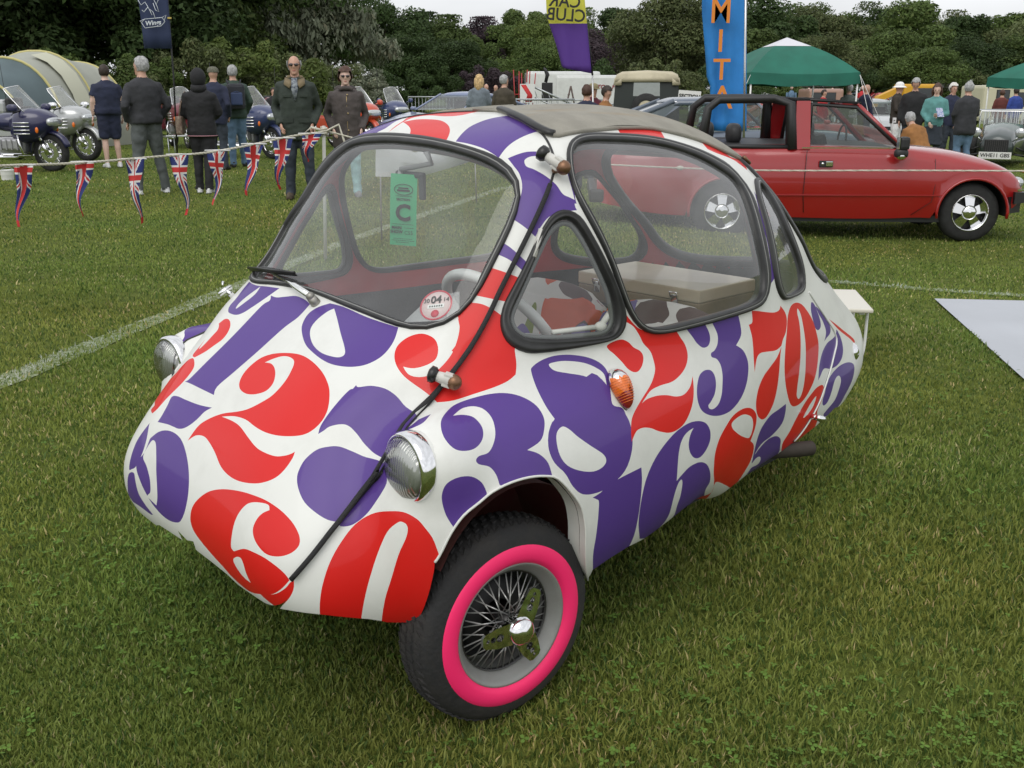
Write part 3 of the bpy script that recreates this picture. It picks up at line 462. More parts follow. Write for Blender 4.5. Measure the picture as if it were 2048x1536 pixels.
QWO=[(.4581,.2125),(.4517,.2347),(.4363,.2589),(.4073,.2987),(.3791,.3393),(.3591,.3625),(.3399,.3799),(.3207,.3847),(.3038,.3800),(.2921,.3664),(.2803,.3384),(.2629,.2973),(.2457,.2527),(.2327,.2058),(.2387,.1824),(.2591,.1661),(.3025,.1597),(.3571,.1559),(.4135,.1547),(.4390,.1614),(.4530,.1788),(.4582,.1957)]
RWO=[(-.4141,.4456),(-.4709,.4522),(-.5112,.4428),(-.5238,.4009),(-.5210,.3283),(-.5367,.2502),(-.5449,.1886),(-.5394,.1561),(-.4962,.1454),(-.4152,.1512),(-.3622,.1569),(-.3332,.1717),(-.3166,.2133),(-.3155,.2826),(-.3286,.3527),(-.3491,.4023)]
WSI=[(1.4342,.5427),(1.5477,.6278),(1.5695,.6882),(1.5370,.7658),(1.4527,.9341),(1.2775,1.0177),(1.1243,1.0990),(.9924,1.1160),(.8871,1.1152),(.8194,1.0753),(.7327,.9807),(.6489,.8780),(.5513,.7341),(.4810,.6186),(.4355,.5436),(.4086,.4946),(.3944,.4621),(.3922,.4354),(.4013,.4115),(.4361,.3605),(.4736,.3061),(.5013,.2602),(.5218,.2364),(.5435,.2214),(.5708,.2141),(.5979,.2170),(.6299,.2289),(.7202,.2700),(.8548,.3299),(1.0033,.3927),(1.1947,.4625),(1.3393,.5033)]
BWI=[(.2701,.4781),(.2568,.5053),(.2387,.5247),(.2133,.5370),(.1600,.5487),(.0850,.5587),(.0092,.5613),(-.0750,.5521),(-.1575,.5283),(-.2219,.4941),(-.2680,.4605),(-.2740,.4254),(-.2608,.3672),(-.2531,.3057),(-.2557,.2454),(-.2475,.2056),(-.2218,.1874),(-.1633,.1821),(-.0635,.1808),(.0464,.1777),(.1206,.1744),(.1632,.1772),(.1893,.1859),(.2089,.2042),(.2253,.2375),(.2453,.2994),(.2634,.3541),(.2790,.4005),(.2812,.4362)]
QWI=[(.4420,.2141),(.4344,.2331),(.4127,.2678),(.3852,.3108),(.3603,.3454),(.3414,.3628),(.3219,.3690),(.3083,.3635),(.2994,.3503),(.2871,.3226),(.2720,.2841),(.2576,.2448),(.2526,.2042),(.2594,.1841),(.2767,.1737),(.3210,.1729),(.3699,.1740),(.4112,.1785),(.4292,.1853),(.4397,.1985)]
RWI=[(-.4307,.4291),(-.4693,.4263),(-.4765,.3711),(-.4882,.3021),(-.5130,.2334),(-.5201,.1815),(-.5031,.1605),(-.4458,.1588),(-.3832,.1659),(-.3633,.1777),(-.3496,.2232),(-.3545,.2850),(-.3650,.3487),(-.3823,.3949)]
SEAM=[(.2802,.8888),(.2993,.7625),(.3018,.6630),(.2976,.6118),(.2946,.5720),(.2956,.5424),(.2995,.5102),(.3041,.4861),(.3161,.4545),(.3433,.4110),(.3878,.3525),(.4196,.3091),(.4526,.2607),(.4729,.2253),(.5070,.1656),(.5446,.1095),(.5667,.0756),(.5807,.0427),(.6095,-.0049),(.5973,.0106),(.6223,-.0201),(.6427,-.0531),(.6596,-.0859),(.6784,-.1155)]
SIDELOW=[(-.6294,-.1702),(-.5791,-.1858),(-.5271,-.2029),(-.4478,-.2265),(-.3630,-.2617),(-.2897,-.2702),(-.2047,-.2750),(-.1765,-.3219),(.0190,-.2430),(.0817,-.2466),(.1408,-.2474),(.2308,-.2110),(.3067,-.2059)]
DOORLOW=[(.6784,-.1155),(.6832,-.1215),(.6931,-.1342),(.7088,-.1482),(.7336,-.1628),(.7665,-.1685),(.8098,-.1792),(.8375,-.1733),(.9463,-.1905),(1.0507,-.2123),(1.1486,-.2447),(1.2511,-.2784),(1.3361,-.3051)]
ARCH=[(.5179,-.0846),(.5127,-.0751),(.5028,-.0510),(.4902,-.0316),(.4743,-.0194),(.4610,-.0106),(.4412,-.0053),(.4201,-.0053),(.4005,-.0102),(.3830,-.0194),(.3638,-.0436),(.3466,-.0725),(.3377,-.1071),(.3335,-.1422),(.3236,-.1895),(.3037,-.2479)]
SUN=[(.2802,.8888),(.3028,.7536),(.3028,.6602),(.2964,.5954),(.2769,.5571),(.2428,.5621),(.1939,.5776),(.1092,.6053),(.0437,.6181),(-.0673,.6304),(-.1707,.6160),(-.2759,.5868),(-.3636,.5464),(-.4817,.5164)]
WINGLOW=[(.5182,-.0943),(.5214,-.1181),(.5273,-.1453),(.5355,-.1679),(.5516,-.1840),(.5716,-.1888),(.5811,-.1865),(.6115,-.1731),(.6444,-.1635),(.6791,-.1655),(.7026,-.1735)]
HANDLES=[(.3305,.4814),(.3069,.4460),(.5564,.1277),(.5252,.1116)]
TAILSEAM=[(-.5529,.1334),(-.5830,.0944),(-.6237,.0458),(-.6522,.0057),(-.6556,-.0192),(-.6178,-.0456),(-.5762,-.0803),(-.5435,-.1182),(-.5141,-.1485),(-.4854,-.1782),(-.4561,-.2106)]
WIPBLADE=[(1.5832,.6219),(1.3577,.5402),(1.2218,.4944),(1.0865,.4522)]
REARW=[(-.6563,.7545),(-.5089,.5880),(-.5085,.4639),(-.5725,.3536),(-.6456,.2582),(-.6953,.1797),(-.7530,.1345),(-.8478,.1193),(-.9915,.1299)]
RWFI=[(-.4391,.1663),(-.4102,.1997),(-.4056,.2458),(-.4088,.3154),(-.4143,.3815),(-.4244,.4249),(-.4407,.4347),(-.4605,.4316),(-.4837,.4135),(-.5249,.3635),(-.5626,.3169),(-.5989,.2600),(-.6236,.2159),(-.6329,.1824),(-.6265,.1486),(-.6115,.1357),(-.5782,.1342),(-.5132,.1433)]

LAMP=(.208,.557,.633)

# ---------------------------------------------------------------- three-wheeled bubble car
CARX,CARY,YAW=-.422,2.515,R(221.62)
C0=np.array([-.7,0,.60])
def S_(uv,flip=False,off=0,it=30):
    "surface point and normal for chart coordinates (stereographic, left side inside the unit disk)"
    uv=np.atleast_2d(np.asarray(uv,float))[:,:2]; r2=(uv**2).sum(1); d=np.stack([2*uv[:,0]/(1+r2),(1-r2)/(1+r2),2*uv[:,1]/(1+r2)],1)
    lo=np.full(len(d),.15);hi=np.full(len(d),2.6)
    for _ in range(it):
        mid=(lo+hi)/2; v=Fb(C0+d*mid[:,None])>0; hi=np.where(v,mid,hi); lo=np.where(v,lo,mid)
    P=C0+d*((lo+hi)/2)[:,None]; N=grad(P); P=P+N*(off if np.isscalar(off) else np.asarray(off)[:,None])
    if flip: P=P*[1,-1,1]; N=N*[1,-1,1]
    return P,N
def inv(pts): return [(p[0]/(p[0]**2+p[1]**2),p[1]/(p[0]**2+p[1]**2))+tuple(p[2:]) for p in pts]
def inside(C,poly):
    p=np.asarray([q[:2] for q in poly]); res=np.zeros(len(C),bool)
    lo=p.min(0);hi=p.max(0); k=np.where(((C>=lo)&(C<=hi)).all(1))[0]
    if not len(k): return res
    x,y=C[k,0],C[k,1]; r=np.zeros(len(k),bool); a=p; b=np.roll(p,-1,0)
    for (x1,y1),(x2,y2) in zip(a,b):
        if y1==y2: continue
        r^=((y1>y)!=(y2>y))&(x<(x2-x1)*(y-y1)/(y2-y1)+x1)
    res[k]=r; return res
def panel(outline,holes=(),marks=(),grid=.014):
    loops=[outline]+list(holes)+[m[1] for m in marks]
    V=[];E_=[]
    for L in loops:
        n=len(V); V+=[Vector(p[:2]) for p in L]; E_+=[(n+i,n+(i+1)%len(L)) for i in range(len(L))]
    o=np.asarray([p[:2] for p in outline]); lo=o.min(0)-.01; hi=o.max(0)+.01
    gx,gy=np.meshgrid(np.arange(lo[0],hi[0],grid),np.arange(lo[1],hi[1],grid)); gx=gx+(np.arange(gx.shape[0])%2)[:,None]*grid/2; G=np.stack([gx.ravel(),gy.ravel()],1); G=G[inside(G,outline)]
    V+=[Vector(g) for g in G]
    v,e,f,_,_,_=delaunay_2d_cdt(V,E_,[],0,1e-6)
    v=np.array([p[:] for p in v]); f=np.array([t for t in f if len(t)==3]); C=v[f].mean(1)
    k=inside(C,outline)
    for h in holes: k&=~inside(C,h)
    f=f[k];C=C[k]; mi=np.zeros(len(f),int)
    code={'w':0,'p':1,'r':2}
    for c,L in marks: mi[inside(C,L)]=code[c]
    used=np.unique(f); rem=np.full(len(v),-1); rem[used]=np.arange(len(used))
    return v[used],rem[f],mi
def surf_obj(name,uv,f,mi,mats,parent,off=0,flip=False,invert=False,split=None):
    P,N=S_(uv,flip,off); f=np.asarray(f)
    # chart faces are counter-clockwise in (u,v) = (x,z) seen from +y, i.e. outward is -y: reverse for outward
    if not flip: f=f[:,::-1]
    if invert: f=f[:,::-1]; N=-N
    me=bpy.data.meshes.new(name); me.from_pydata(P.tolist(),[],f.tolist())
    for m in mats: me.materials.append(m)
    if split is not None: mi=split(P[f].mean(1))
    me.polygons.foreach_set('material_index',np.asarray(mi,dtype='i')); me.polygons.foreach_set('use_smooth',[True]*len(f)); me.update()
    me.normals_split_custom_set_from_vertices(N.tolist())
    o=bpy.data.objects.new(name,me); col.objects.link(o); o.parent=parent; return o
PW=mat('car_paint_white',(.71,.715,.68),.4,coat=.25,spec=.35,dirt=.22,bump=.10,bscale=5)
PP=mat('car_paint_purple',(.082,.036,.235),.4,coat=.28,spec=.3,dirt=.06,bump=.10,bscale=5)
PR=mat('car_paint_red',(.64,.010,.008),.4,coat=.28,spec=.3,dirt=.05,bump=.10,bscale=5)
RUB=mat('black_rubber',(.018,.018,.018),.45,var=.3,vscale=30)
CHR=mat('chrome',(.82,.82,.83),.07,metal=1)
INR=mat('interior_red',(.55,.02,.028),.5,var=.15)
DRK=mat('dark_card',(.03,.031,.033),.8,bump=.3,bscale=120)
PAINTS=[PW,PP,PR]
car=thing('bubble_car','three-wheeled bubble car painted white with large purple and red numerals, big curved windows','bubble car',(CARX,CARY,0),YAW)
seam=crom(SEAM,False,3); seam_r=[(p[0],p[1]) for p in inv(seam)]
def arc(p,q,n):  # along the centre line (unit circle), clockwise in (u,v) as needed
    a=math.atan2(p[1],p[0]);b=math.atan2(q[1],q[0]); return a,b,n
def circ(a,b,n): return [(math.cos(a+(b-a)*i/n),math.sin(a+(b-a)*i/n)) for i in range(n+1)]
s0=seam[0]; a_top=math.atan2(s0[1],s0[0])
# seam start drawn to the centre line
top_c=(math.cos(a_top+.015),math.sin(a_top+.015))
low=crom(DOORLOW,False,2)
lowl=[p for p in low if math.hypot(*p[:2])<.985]; 
al=math.atan2(lowl[-1][1],lowl[-1][0]); lowc=(math.cos(al-.01),math.sin(al-.01))
half=[top_c]+seam+lowl[1:]+[lowc]                       # roof centre -> seam -> chin centre
door_out=half+inv(half[1:-1])[::-1]
wso=crom(WSO,True,2); wsi=crom(WSI,True,2)
bwo,bwi,qwo,qwi,rwo,rwi=[crom(L,True,3) for L in (BWO,BWI,QWO,QWI,RWO,RWI)]
NUMS=[(c,crom(L,True,4)) for c,L in NUM]
uv,f,mi=panel(door_out,[wsi],NUMS)
door=surf_obj('front_door',uv,f,mi,PAINTS,car)
# side shell: seam, roof centre, tail centre, sill, wheel arch, wing bottom, chin
arch=crom(ARCH,False,3); sill=crom(SIDELOW,False,2)
tail0=sill[0]; at0=math.atan2(tail0[1],tail0[0])
wl=crom(WINGLOW,False,2)
ang_tail=math.atan2(-.25,-.97)
path=[top_c]+[]
a1=math.atan2(top_c[1],top_c[0]); a2=ang_tail+2*math.pi
rh=crom(REARW,False,3); ao=math.atan2(rh[0][1],rh[0][0]); ae=math.atan2(rh[-1][1],rh[-1][0])+2*math.pi*(rh[-1][1]<0)
roofc=circ(a1,ao,40)+[tuple(q) for q in rh[1:-1]]+circ(ae,a2,22)
side_out=list(reversed(lowl))[:-1]  # chin centre side -> seam bottom
side_out=seam[::-1]                 # seam bottom -> roof
side_out=side_out+roofc+sill+[p for p in arch[::-1]]+wl+[p for p in lowl[1:]][::-1][-999:]
# the chin strip under the door runs from the wing to the centre line
chin=[(lowc[0],lowc[1])]
chl=[(lowl[i][0]*1.0+ (lowl[i][0]-0)*.0,lowl[i][1]-.022) for i in range(len(lowl))]
side_out=seam[::-1]+roofc+sill+arch[::-1]+wl+chl[2:]+lowl[::-1][:-1]
uv,f,mi=panel(side_out,[bwi,qwi,rwi],NUMS)
surf_obj('side_shell',uv,f,mi,PAINTS,car)
def turn(L): return [(-p[0],p[1]) for p in L]
NR_=[(c,crom(L,True,4)) for c,L in NUMR]
marksR=[(c,turn(L)) for c,L in NUMS if all(p[0]**2+p[1]**2<.9 for p in L)]
marksR=[m for m in marksR if max(p[0] for p in m[1])<.32]+[(c,inv(L)) for c,L in NR_]
rfi=crom(RWFI,True,3); cr_=np.mean([q[:2] for q in rfi],0); rfo=[tuple(cr_+(np.array(q[:2])-cr_)*1.17) for q in rfi]
uv,f,mi=panel(side_out,[bwi,qwi,rfi],marksR)
surf_obj('side_shell',uv,f,mi,PAINTS,car,flip=True)
# red painted inside, dark card below the belt
def spl(P): return (P[:,2]<.735+.03*(P[:,0]>-.2)).astype(int)
u2,f2,m2=panel(door_out,[wsi],[],.03); surf_obj('door_lining',u2,f2,m2,[INR,DRK],car,off=-.016,invert=True,split=spl)
for fl in (False,True):
    u2,f2,m2=panel(side_out,[bwi,qwi,rfi if fl else rwi],[],.03)
    surf_obj('side_lining',u2,f2,m2,[INR,DRK],car,off=-.016,invert=True,flip=fl,split=spl)
# ---- rubber seals and glass
def resample(L,n,start=None):
    p=np.asarray([q[:2] for q in L]); p=np.vstack([p,p[:1]]); s=np.concatenate([[0],np.cumsum(np.hypot(*np.diff(p,axis=0).T))]); t=np.linspace(0,s[-1],n,endpoint=False)
    return np.stack([np.interp(t,s,p[:,0]),np.interp(t,s,p[:,1])],1)
SEALG=mat('seal_filler',(.22,.22,.21),.35)
def seal(outer,inner,name,flip=False,n=110,h=.0085,line=True,parent=None,ra=None):
    o=resample(outer,n*3);i_=resample(inner,n)
    # pair by nearest point
    j=[((o-q)**2).sum(1).argmin() for q in i_]; o=o[j]
    for _ in range(2): o=(np.roll(o,1,0)+2*o+np.roll(o,-1,0))/4
    prof=[(-.04,-.004),(0,.004),(.12,h*.9),(.4,h),(.55,h*.62),(.7,h*.95),(.9,h*.75),(1.0,.002),(1.06,-.008),(.9,-.026),(.3,-.026),(-.04,-.018)]
    rings=[]
    P=[];
    for t,hh in prof:
        q=o+(i_-o)*t; p,N=S_(q,flip,hh,24); P.append(p)
    P=np.array(P); k=len(prof); rings=[[tuple(P[a][b]) for a in range(k)] for b in range(n)]
    m=MB(); m.loft(rings+[rings[0]],0,cap=False,flip=not flip)
    ob=m.build(name,RUB,parent or car)
    if line:
        q=o+(i_-o)*.56; p,N=S_(q,flip,h*.68,24); m=MB(); m.tube(p.tolist(),.0021,n=5,closed=True); m.build('filler_strip',SEALG,ob)
    return ob
GL=glass('car_window',(.95,.97,.96),.06,1.4,.03); GLS=glass('hazy_side_window',(.95,.96,.96),.085,1.4,.025)
def pane(inner,name,m,flip=False,parent=None):
    u,f,_=panel(inner,[],[],.022); return surf_obj(name,u,f,[0]*len(f),[m],parent or car,off=-.003,flip=flip)
seal(wso,wsi,'windscreen_seal',h=.0085); pane(wsi,'windscreen',GL)
for fl in (False,True):
    seal(bwo,bwi,'window_seal',fl); pane(bwi,'side_window',GLS,fl)
    seal(qwo,qwi,'window_seal',fl,h=.011,line=False); pane(qwi,'quarter_window',GL,fl)
    seal(rfo if fl else rwo,rfi if fl else rwi,'window_seal',fl,n=80); pane(rfi if fl else rwi,'corner_window',GL if fl else GLS,fl)
rw_full=[tuple(q) for q in rh]+[tuple(q) for q in inv(rh[1:-1])[::-1]]; rw_c=[(q[0],q[1]) for q in rw_full]; c_w=np.mean(rw_c,0); rw_o=[tuple(c_w+(np.array(q)-c_w)*1.10) for q in rw_c]
seal(rw_o,rw_c,'rear_window_seal',n=100); pane(rw_c,'rear_window',GLS)
# vent-window frame, catch and stay inside the quarter window
q=resample(qwi,80)*1.0; cq=q.mean(0); 
for fl in (False,True):
    p,_=S_(cq+(q-cq)*.955,fl,-.012,24); m=MB(); m.tube(p.tolist(),.006,n=6,closed=True); m.build('vent_frame',mat('vent_frame_grey',(.10,.105,.105),.4),car)
CRM=mat('painted_metal_white',(.62,.61,.57),.35,dirt=.4)
p,_=S_([(QWI[16][0],QWI[16][1]+.012),(QWI[14][0],QWI[14][1]+.014),(QWI[13][0]-.01,QWI[13][1]+.03)],False,-.02)
m=MB(); m.tube(p[:2].tolist(),.006,n=6); m.tube([p[1]+Vector((0,0,0)),p[2]],.008,n=6); m.ell(tuple(p[1]),(.017,.012,.012)); m.build('vent_catch',CRM,car)
p,_=S_([(QWI[3][0]+.004,QWI[3][1]),(QWI[4][0]+.006,QWI[4][1]+.01)],False,.004); m=MB(); m.tube(p.tolist(),.007,n=6); m.build('vent_hinge',CRM,car)
# ---- door gap and the black strap along it
def on(uv,off=0,flip=False):
    p,N=S_(uv,flip,off); return [Vector(a) for a in p],[Vector(a) for a in N]
for fl in (False,True):
    p,N=on([top_c]+seam,.0005,fl); m=MB(); m.tube(p,.003,n=6); m.build('door_gasket',RUB,car)
p,N=on(seam,.012); z=[q.z for q in p]; k=[i for i in range(len(p)) if p[i].z<1.165]
m=MB(); m.tube([p[i]+N[i]*.001 for i in k],.0062,n=6,flat=.5,up=[N[i] for i in k]); m.build('door_strap',mat('strap_webbing',(.014,.014,.015),.7,bump=.5,bscale=300),car)
# ---- door catches: pivot stub, arm, black knob
KN=mat('black_plastic',(.012,.012,.012),.35)
def latch(a,b,fl=False):
    # a: knob end, b: pivot end, world points near the body
    t=(b-a); m=MB(); 
    h=thing_part('door_catch',car)
    m.tube([a+t*.18,a+t*.45,b-t*.12,b],[.011,.013,.014,.010],n=8); m.box(tuple(a+t*.72),(.02,.02,.03),bev=.003,rot=t.to_track_quat('X','Z').to_matrix().to_4x4()); m.build('catch_arm',CRM,h)
    m=MB(); m.tube([a-t*.16,a-t*.08,a+t*.12,a+t*.24],[.010,.018,.018,.012],n=10); m.build('knob',KN,h)
    m=MB(); m.ell(tuple(b),(.017,.017,.017)); m.tube([b,b+Vector((0,-.03 if not fl else .03,-.008))],.008); m.build('pivot',mat('worn_brass',(.22,.12,.07),.4,metal=.7),h)
def thing_part(name,parent):
    o=bpy.data.objects.new(name,None); o.empty_display_size=.02; col.objects.link(o); o.parent=parent; return o
UP1,UP2,LO1,LO2=[on([u],.030)[0][0] for u in HANDLES]
latch(UP1,UP2); latch(LO1,LO2)
MR=Matrix.Diagonal((1,-1,1,1))
# ---- headlamps
def lens_mat():
    m=bpy.data.materials.new('ribbed_lens'); t=nodes(m); t.nodes.clear(); L=t.links; N=t.nodes.new
    tc_=N('ShaderNodeTexCoord'); w_=N('ShaderNodeTexWave'); w_.bands_direction='Y'; w_.inputs['Scale'].default_value=42; w_.inputs['Distortion'].default_value=1.2; w_.inputs['Detail Scale'].default_value=.6; L.new(tc_.outputs['Object'],w_.inputs['Vector'])
    b=N('ShaderNodeBump'); b.inputs['Strength'].default_value=.45; b.inputs['Distance'].default_value=.003; L.new(w_.outputs[0],b.inputs['Height'])
    tr=N('ShaderNodeBsdfTransparent'); tr.inputs[0].default_value=(.92,.94,.93,1); g=N('ShaderNodeBsdfGlossy'); g.inputs['Roughness'].default_value=.06; L.new(b.outputs[0],g.inputs['Normal'])
    fr=N('ShaderNodeFresnel'); fr.inputs[0].default_value=1.75; L.new(b.outputs[0],fr.inputs['Normal']); mu=N('ShaderNodeMath'); mu.operation='MULTIPLY_ADD'; mu.inputs[1].default_value=1.6; mu.inputs[2].default_value=.10; mu.use_clamp=True; L.new(fr.outputs[0],mu.inputs[0])
    mi_=N('ShaderNodeMixShader'); L.new(mu.outputs[0],mi_.inputs[0]); L.new(tr.outputs[0],mi_.inputs[1]); L.new(g.outputs[0],mi_.inputs[2]); o=N('ShaderNodeOutputMaterial'); L.new(mi_.outputs[0],o.inputs[0]); return m
LENS=lens_mat()
def refl_mat():
    m=mat('lamp_reflector',(.80,.80,.77),.22,metal=1); t=m.node_tree; b=t.nodes['Principled BSDF']; tc_=t.nodes.new('ShaderNodeTexCoord'); w_=t.nodes.new('ShaderNodeTexWave'); w_.bands_direction='Y'; w_.inputs['Scale'].default_value=40; w_.inputs['Distortion'].default_value=.8
    k=t.nodes.new('ShaderNodeBump'); k.inputs['Strength'].default_value=.5; k.inputs['Distance'].default_value=.004; t.links.new(tc_.outputs['Object'],w_.inputs['Vector']); t.links.new(w_.outputs[0],k.inputs['Height']); t.links.new(k.outputs[0],b.inputs['Normal']); return m
REF=refl_mat()
LDIR=Vector((.99,-.08,.0)).normalized()
def headlamp(c,s):
    d=Vector((LDIR.x,LDIR.y*s,LDIR.z)); h=thing_part('headlamp',car); h.location=c; h.scale=(.93,.93,.93);  h.rotation_euler=d.to_track_quat('X','Z').to_euler()
    m=MB(); m.lathe([(.0785,-.022),(.0815,-.014),(.0825,.000),(.080,.012),(.0735,.016),(.070,.013),(.070,.004)],0,40,axis='x'); m.build('chrome_rim',CHR,h); m=MB(); m.lathe([(.078,-.004),(.078,-.03),(.060,-.08)],0,32,axis='x'); m.build('lamp_bucket',PW,h)
    m=MB(); m.lathe([(.0705,.008),(.068,.019),(.058,.030),(.040,.037),(.020,.041),(.002,.042)],0,40,axis='x'); m.build('lens',LENS,h)
    m=MB(); m.lathe([(.070,.005),(.064,-.012),(.045,-.035),(.020,-.046),(.012,-.047)],0,40,axis='x'); m.build('reflector',REF,h)
    m=MB(); m.tube([(-.05,0,0),(-.01,0,0)],.011,n=10); m.ell((-.008,0,0),(.014,.011,.011)); m.build('bulb',mat('bulb_glass',(.8,.78,.7),.15),h)
    m=MB(); m.box((.014,0,-.0775),(.012,.022,.010),bev=.003); m.build('rim_clip',CHR,h)
HL=Vector(LAMP); headlamp(HL,1); headlamp(MR@HL,-1)
# ---- side indicators
AMB=mat('amber_lens',(.75,.16,.01),.12,coat=.8); REDL=mat('red_lens',(.28,.02,.015),.12,coat=.8); GRB=mat('grey_rubber',(.16,.16,.155),.6)
def indicator(fl):
    (c,),(n,)=on([INDIC],.0,fl); h=thing_part('side_indicator',car); h.location=c; x=n; z=Vector((0,0,1))-x*x.z; z.normalize(); h.rotation_euler=Matrix((x,z.cross(x),z)).transposed().to_euler()
    def egg(w,hh,d,x0,zlo=-1,zhi=1,k=7):
        rings=[]
        for i in range(k+1):
            t=i/k; s_=math.sqrt(max(0,1-t*t)); rr=[]
            for j in range(20):
                a=2*math.pi*j/20; zz=math.sin(a)*hh*s_; ww=w*s_*(1+.28*math.sin(a)); rr.append((x0+d*t,math.cos(a)*ww,zz))
            rings.append(rr)
        return rings
    m=MB(); m.loft(egg(.031,.058,.012,-.008),0,flip=True); m.build('gasket',GRB,h)
    m=MB(); m.loft([[(p[0],p[1],p[2]+.000) for p in r] for r in egg(.026,.050,.034,.003)],0,flip=True)
    me_=m.mesh('lens',[AMB,REDL,CHR])
    for pl in me_.polygons:
        zc=pl.center.z; pl.material_index=2 if zc>.022 else (0 if zc>-.008 else 1)
    o=bpy.data.objects.new('lens',me_); col.objects.link(o); o.parent=h
    for i,zz in enumerate(np.linspace(-.03,.018,9)):
        pass
    m=MB()
    for zz in np.linspace(-.034,.018,10):
        w_=.0262*math.sqrt(max(.01,1-(zz/.05)**2)); pts=[(.004+.0335*math.sqrt(max(0,1-(zz/.05)**2))*math.cos(a),w_*math.sin(a)*(1+.28*zz/.05),zz) for a in np.linspace(-1.5,1.5,9)]
        m.tube(pts,.0008,n=4)
    m.build('lens_rib',AMB,h)
indicator(False); indicator(True)
# ---- wiper
(wp,),(wnn,)=on([WIPER],0)
WB=[Vector(p) for p in on(WIPBLADE,.018)[0]]
h=thing_part('wiper',car)
m=MB(); m.tube([wp-wnn*.01,wp+wnn*.022],[.014,.011],n=12); m.ell(tuple(wp+wnn*.024),(.011,.011,.011)); m.build('wiper_pivot',mat('worn_aluminium',(.35,.34,.31),.35,metal=.9,dirt=.4),h)
ctr=(WB[0]+WB[-1])/2*1.0; ctr=WB[0].lerp(WB[-1],.38)+wnn*.008
m=MB(); a=wp+wnn*.026; m.tube([a,a.lerp(ctr,.3)+wnn*.008,a.lerp(ctr,.36)+wnn*.008,ctr],[.0085,.008,.0045,.004],n=6,flat=.6); m.build('wiper_arm',mat('satin_steel',(.82,.82,.80),.16,metal=1),h)
m=MB(); m.tube([p+wnn*.004 for p in WB],.0035,n=6,flat=1.5); m.tube([p-wnn*.004 for p in WB],.0022,n=4,flat=2.5); m.tube([WB[0].lerp(WB[-1],.15)+wnn*.004,WB[0].lerp(WB[-1],.38)+wnn*.012,WB[0].lerp(WB[-1],.85)+wnn*.004],.004,n=5); m.build('wiper_blade',KN,h)
# ---- small chrome catch on the right edge of the hood, bumper stubs, tail lamp, exhaust
(c,),(n,)=on([(MIRR[0],MIRR[1])],.0,False)
h=thing_part('door_handle',car); m=MB(); m.tube([c,c+n*.03],[.012,.009],n=8); m.tube([c+n*.03+Vector((-.02,0,.012)),c+n*.036,c+n*.034+Vector((.028,-.004,-.016))],[.008,.011,.009],n=8); m.tube([c+n*.045+Vector((-.012,-.012,.016)),c+n*.05+Vector((0,.002,.02)),c+n*.045+Vector((.012,.015,.016))],[.004,.005,.003],n=6); m.build('handle_lever',CHR,h); h.location=c*.3; h.scale=(.7,.7,.7)
for fl,sg in ((False,1),(True,-1)):
    (c,),(n,)=on([TAILL],.0,fl)
    h=thing_part('tail_lamp',car); m=MB(); Mq=Matrix.Translation(c+Vector((.025,-.02*sg,0)))@Vector((-.97,.22*sg,.05)).to_track_quat('Z','Y').to_matrix().to_4x4()@Matrix.Scale(.8,4)
    m.lathe([(.034,-.05),(.044,-.02),(.046,.01),(.042,.030),(.034,.034)],0,24,M=Mq); m.build('lamp_bezel',CHR,h)
    m=MB(); m.lathe([(.034,.030),(.028,.042),(.016,.048),(.001,.050)],0,24,M=Mq); m.build('lamp_lens',REDL,h)
    (c,),(n,)=on([REARH],.0,fl); m=MB(); m.tube([c,c+n*.025],.009,n=8); m.tube([c+n*.03+Vector((.02,0,.01)),c+n*.035,c+n*.03+Vector((-.035,0,-.012))],[.008,.012,.008],n=8); m.build('engine_cover_catch',CHR,car)
(c,),(n,)=on([EXH],.0,False)
m=MB(); m.tube([c+Vector((.15,-.06,-.04)),c+Vector((0,0,-.05)),c+Vector((-.05,.01,-.055))],.024,n=12,caps=False); m.tube([c+Vector((.15,-.06,-.04)),c+Vector((-.05,.01,-.055))],.0205,n=12,caps=False); m.build('exhaust_pipe',mat('rusty_pipe',(.05,.042,.038),.6,metal=.5,dirt=.5),car)
# rear bumper-ish under tray
m=MB(); m.loft([[(-.3,-.5,.25),(-.3,.5,.25),(-.3,.5,.22),(-.3,-.5,.22)],[(-1.4,-.40,.27),(-1.4,.40,.27),(-1.4,.40,.24),(-1.4,-.40,.24)],[(-1.8,-.22,.36),(-1.8,.22,.36),(-1.8,.22,.33),(-1.8,-.22,.33)]],0,smooth=False,flip=True); m.box((-.02,0,.28),(.5,.68,.03)); m.build('floor_pan',DRK,car)
# ---- wheel arches: lip and dark red well
for fl,sg in ((False,1),(True,-1)):
    p,N=on(arch,.002,fl); m=MB(); m.tube(p,.0028,n=8); 
    # turned-in flange
    m.loft([[tuple(q) for q in p],[tuple(q+Vector((0,-.055*sg,0))) for q in p]],0,cap=False,closed=False); m.build('arch_lip',PW,car)
    m=MB(); prof=[]
    cx_,cz_=-.01,.25; 
    for i in range(17):
        a=math.radians(34+134*i/16); prof.append((cx_-.02+.255*math.cos(a),cz_+.30*math.sin(a)))
    ri=[[(x,.655*sg if False else .62*sg,z_) for x,z_ in prof],[(x,.37*sg,z_) for x,z_ in prof]]
    m.loft(ri,0,cap=False,closed=False,flip=sg>0); m.add([(x,.37*sg,z_) for x,z_ in prof],[tuple(range(17))],0,False); m.build('wheel_well',mat('well_red',(.10,.012,.014),.7,dirt=.6),car)
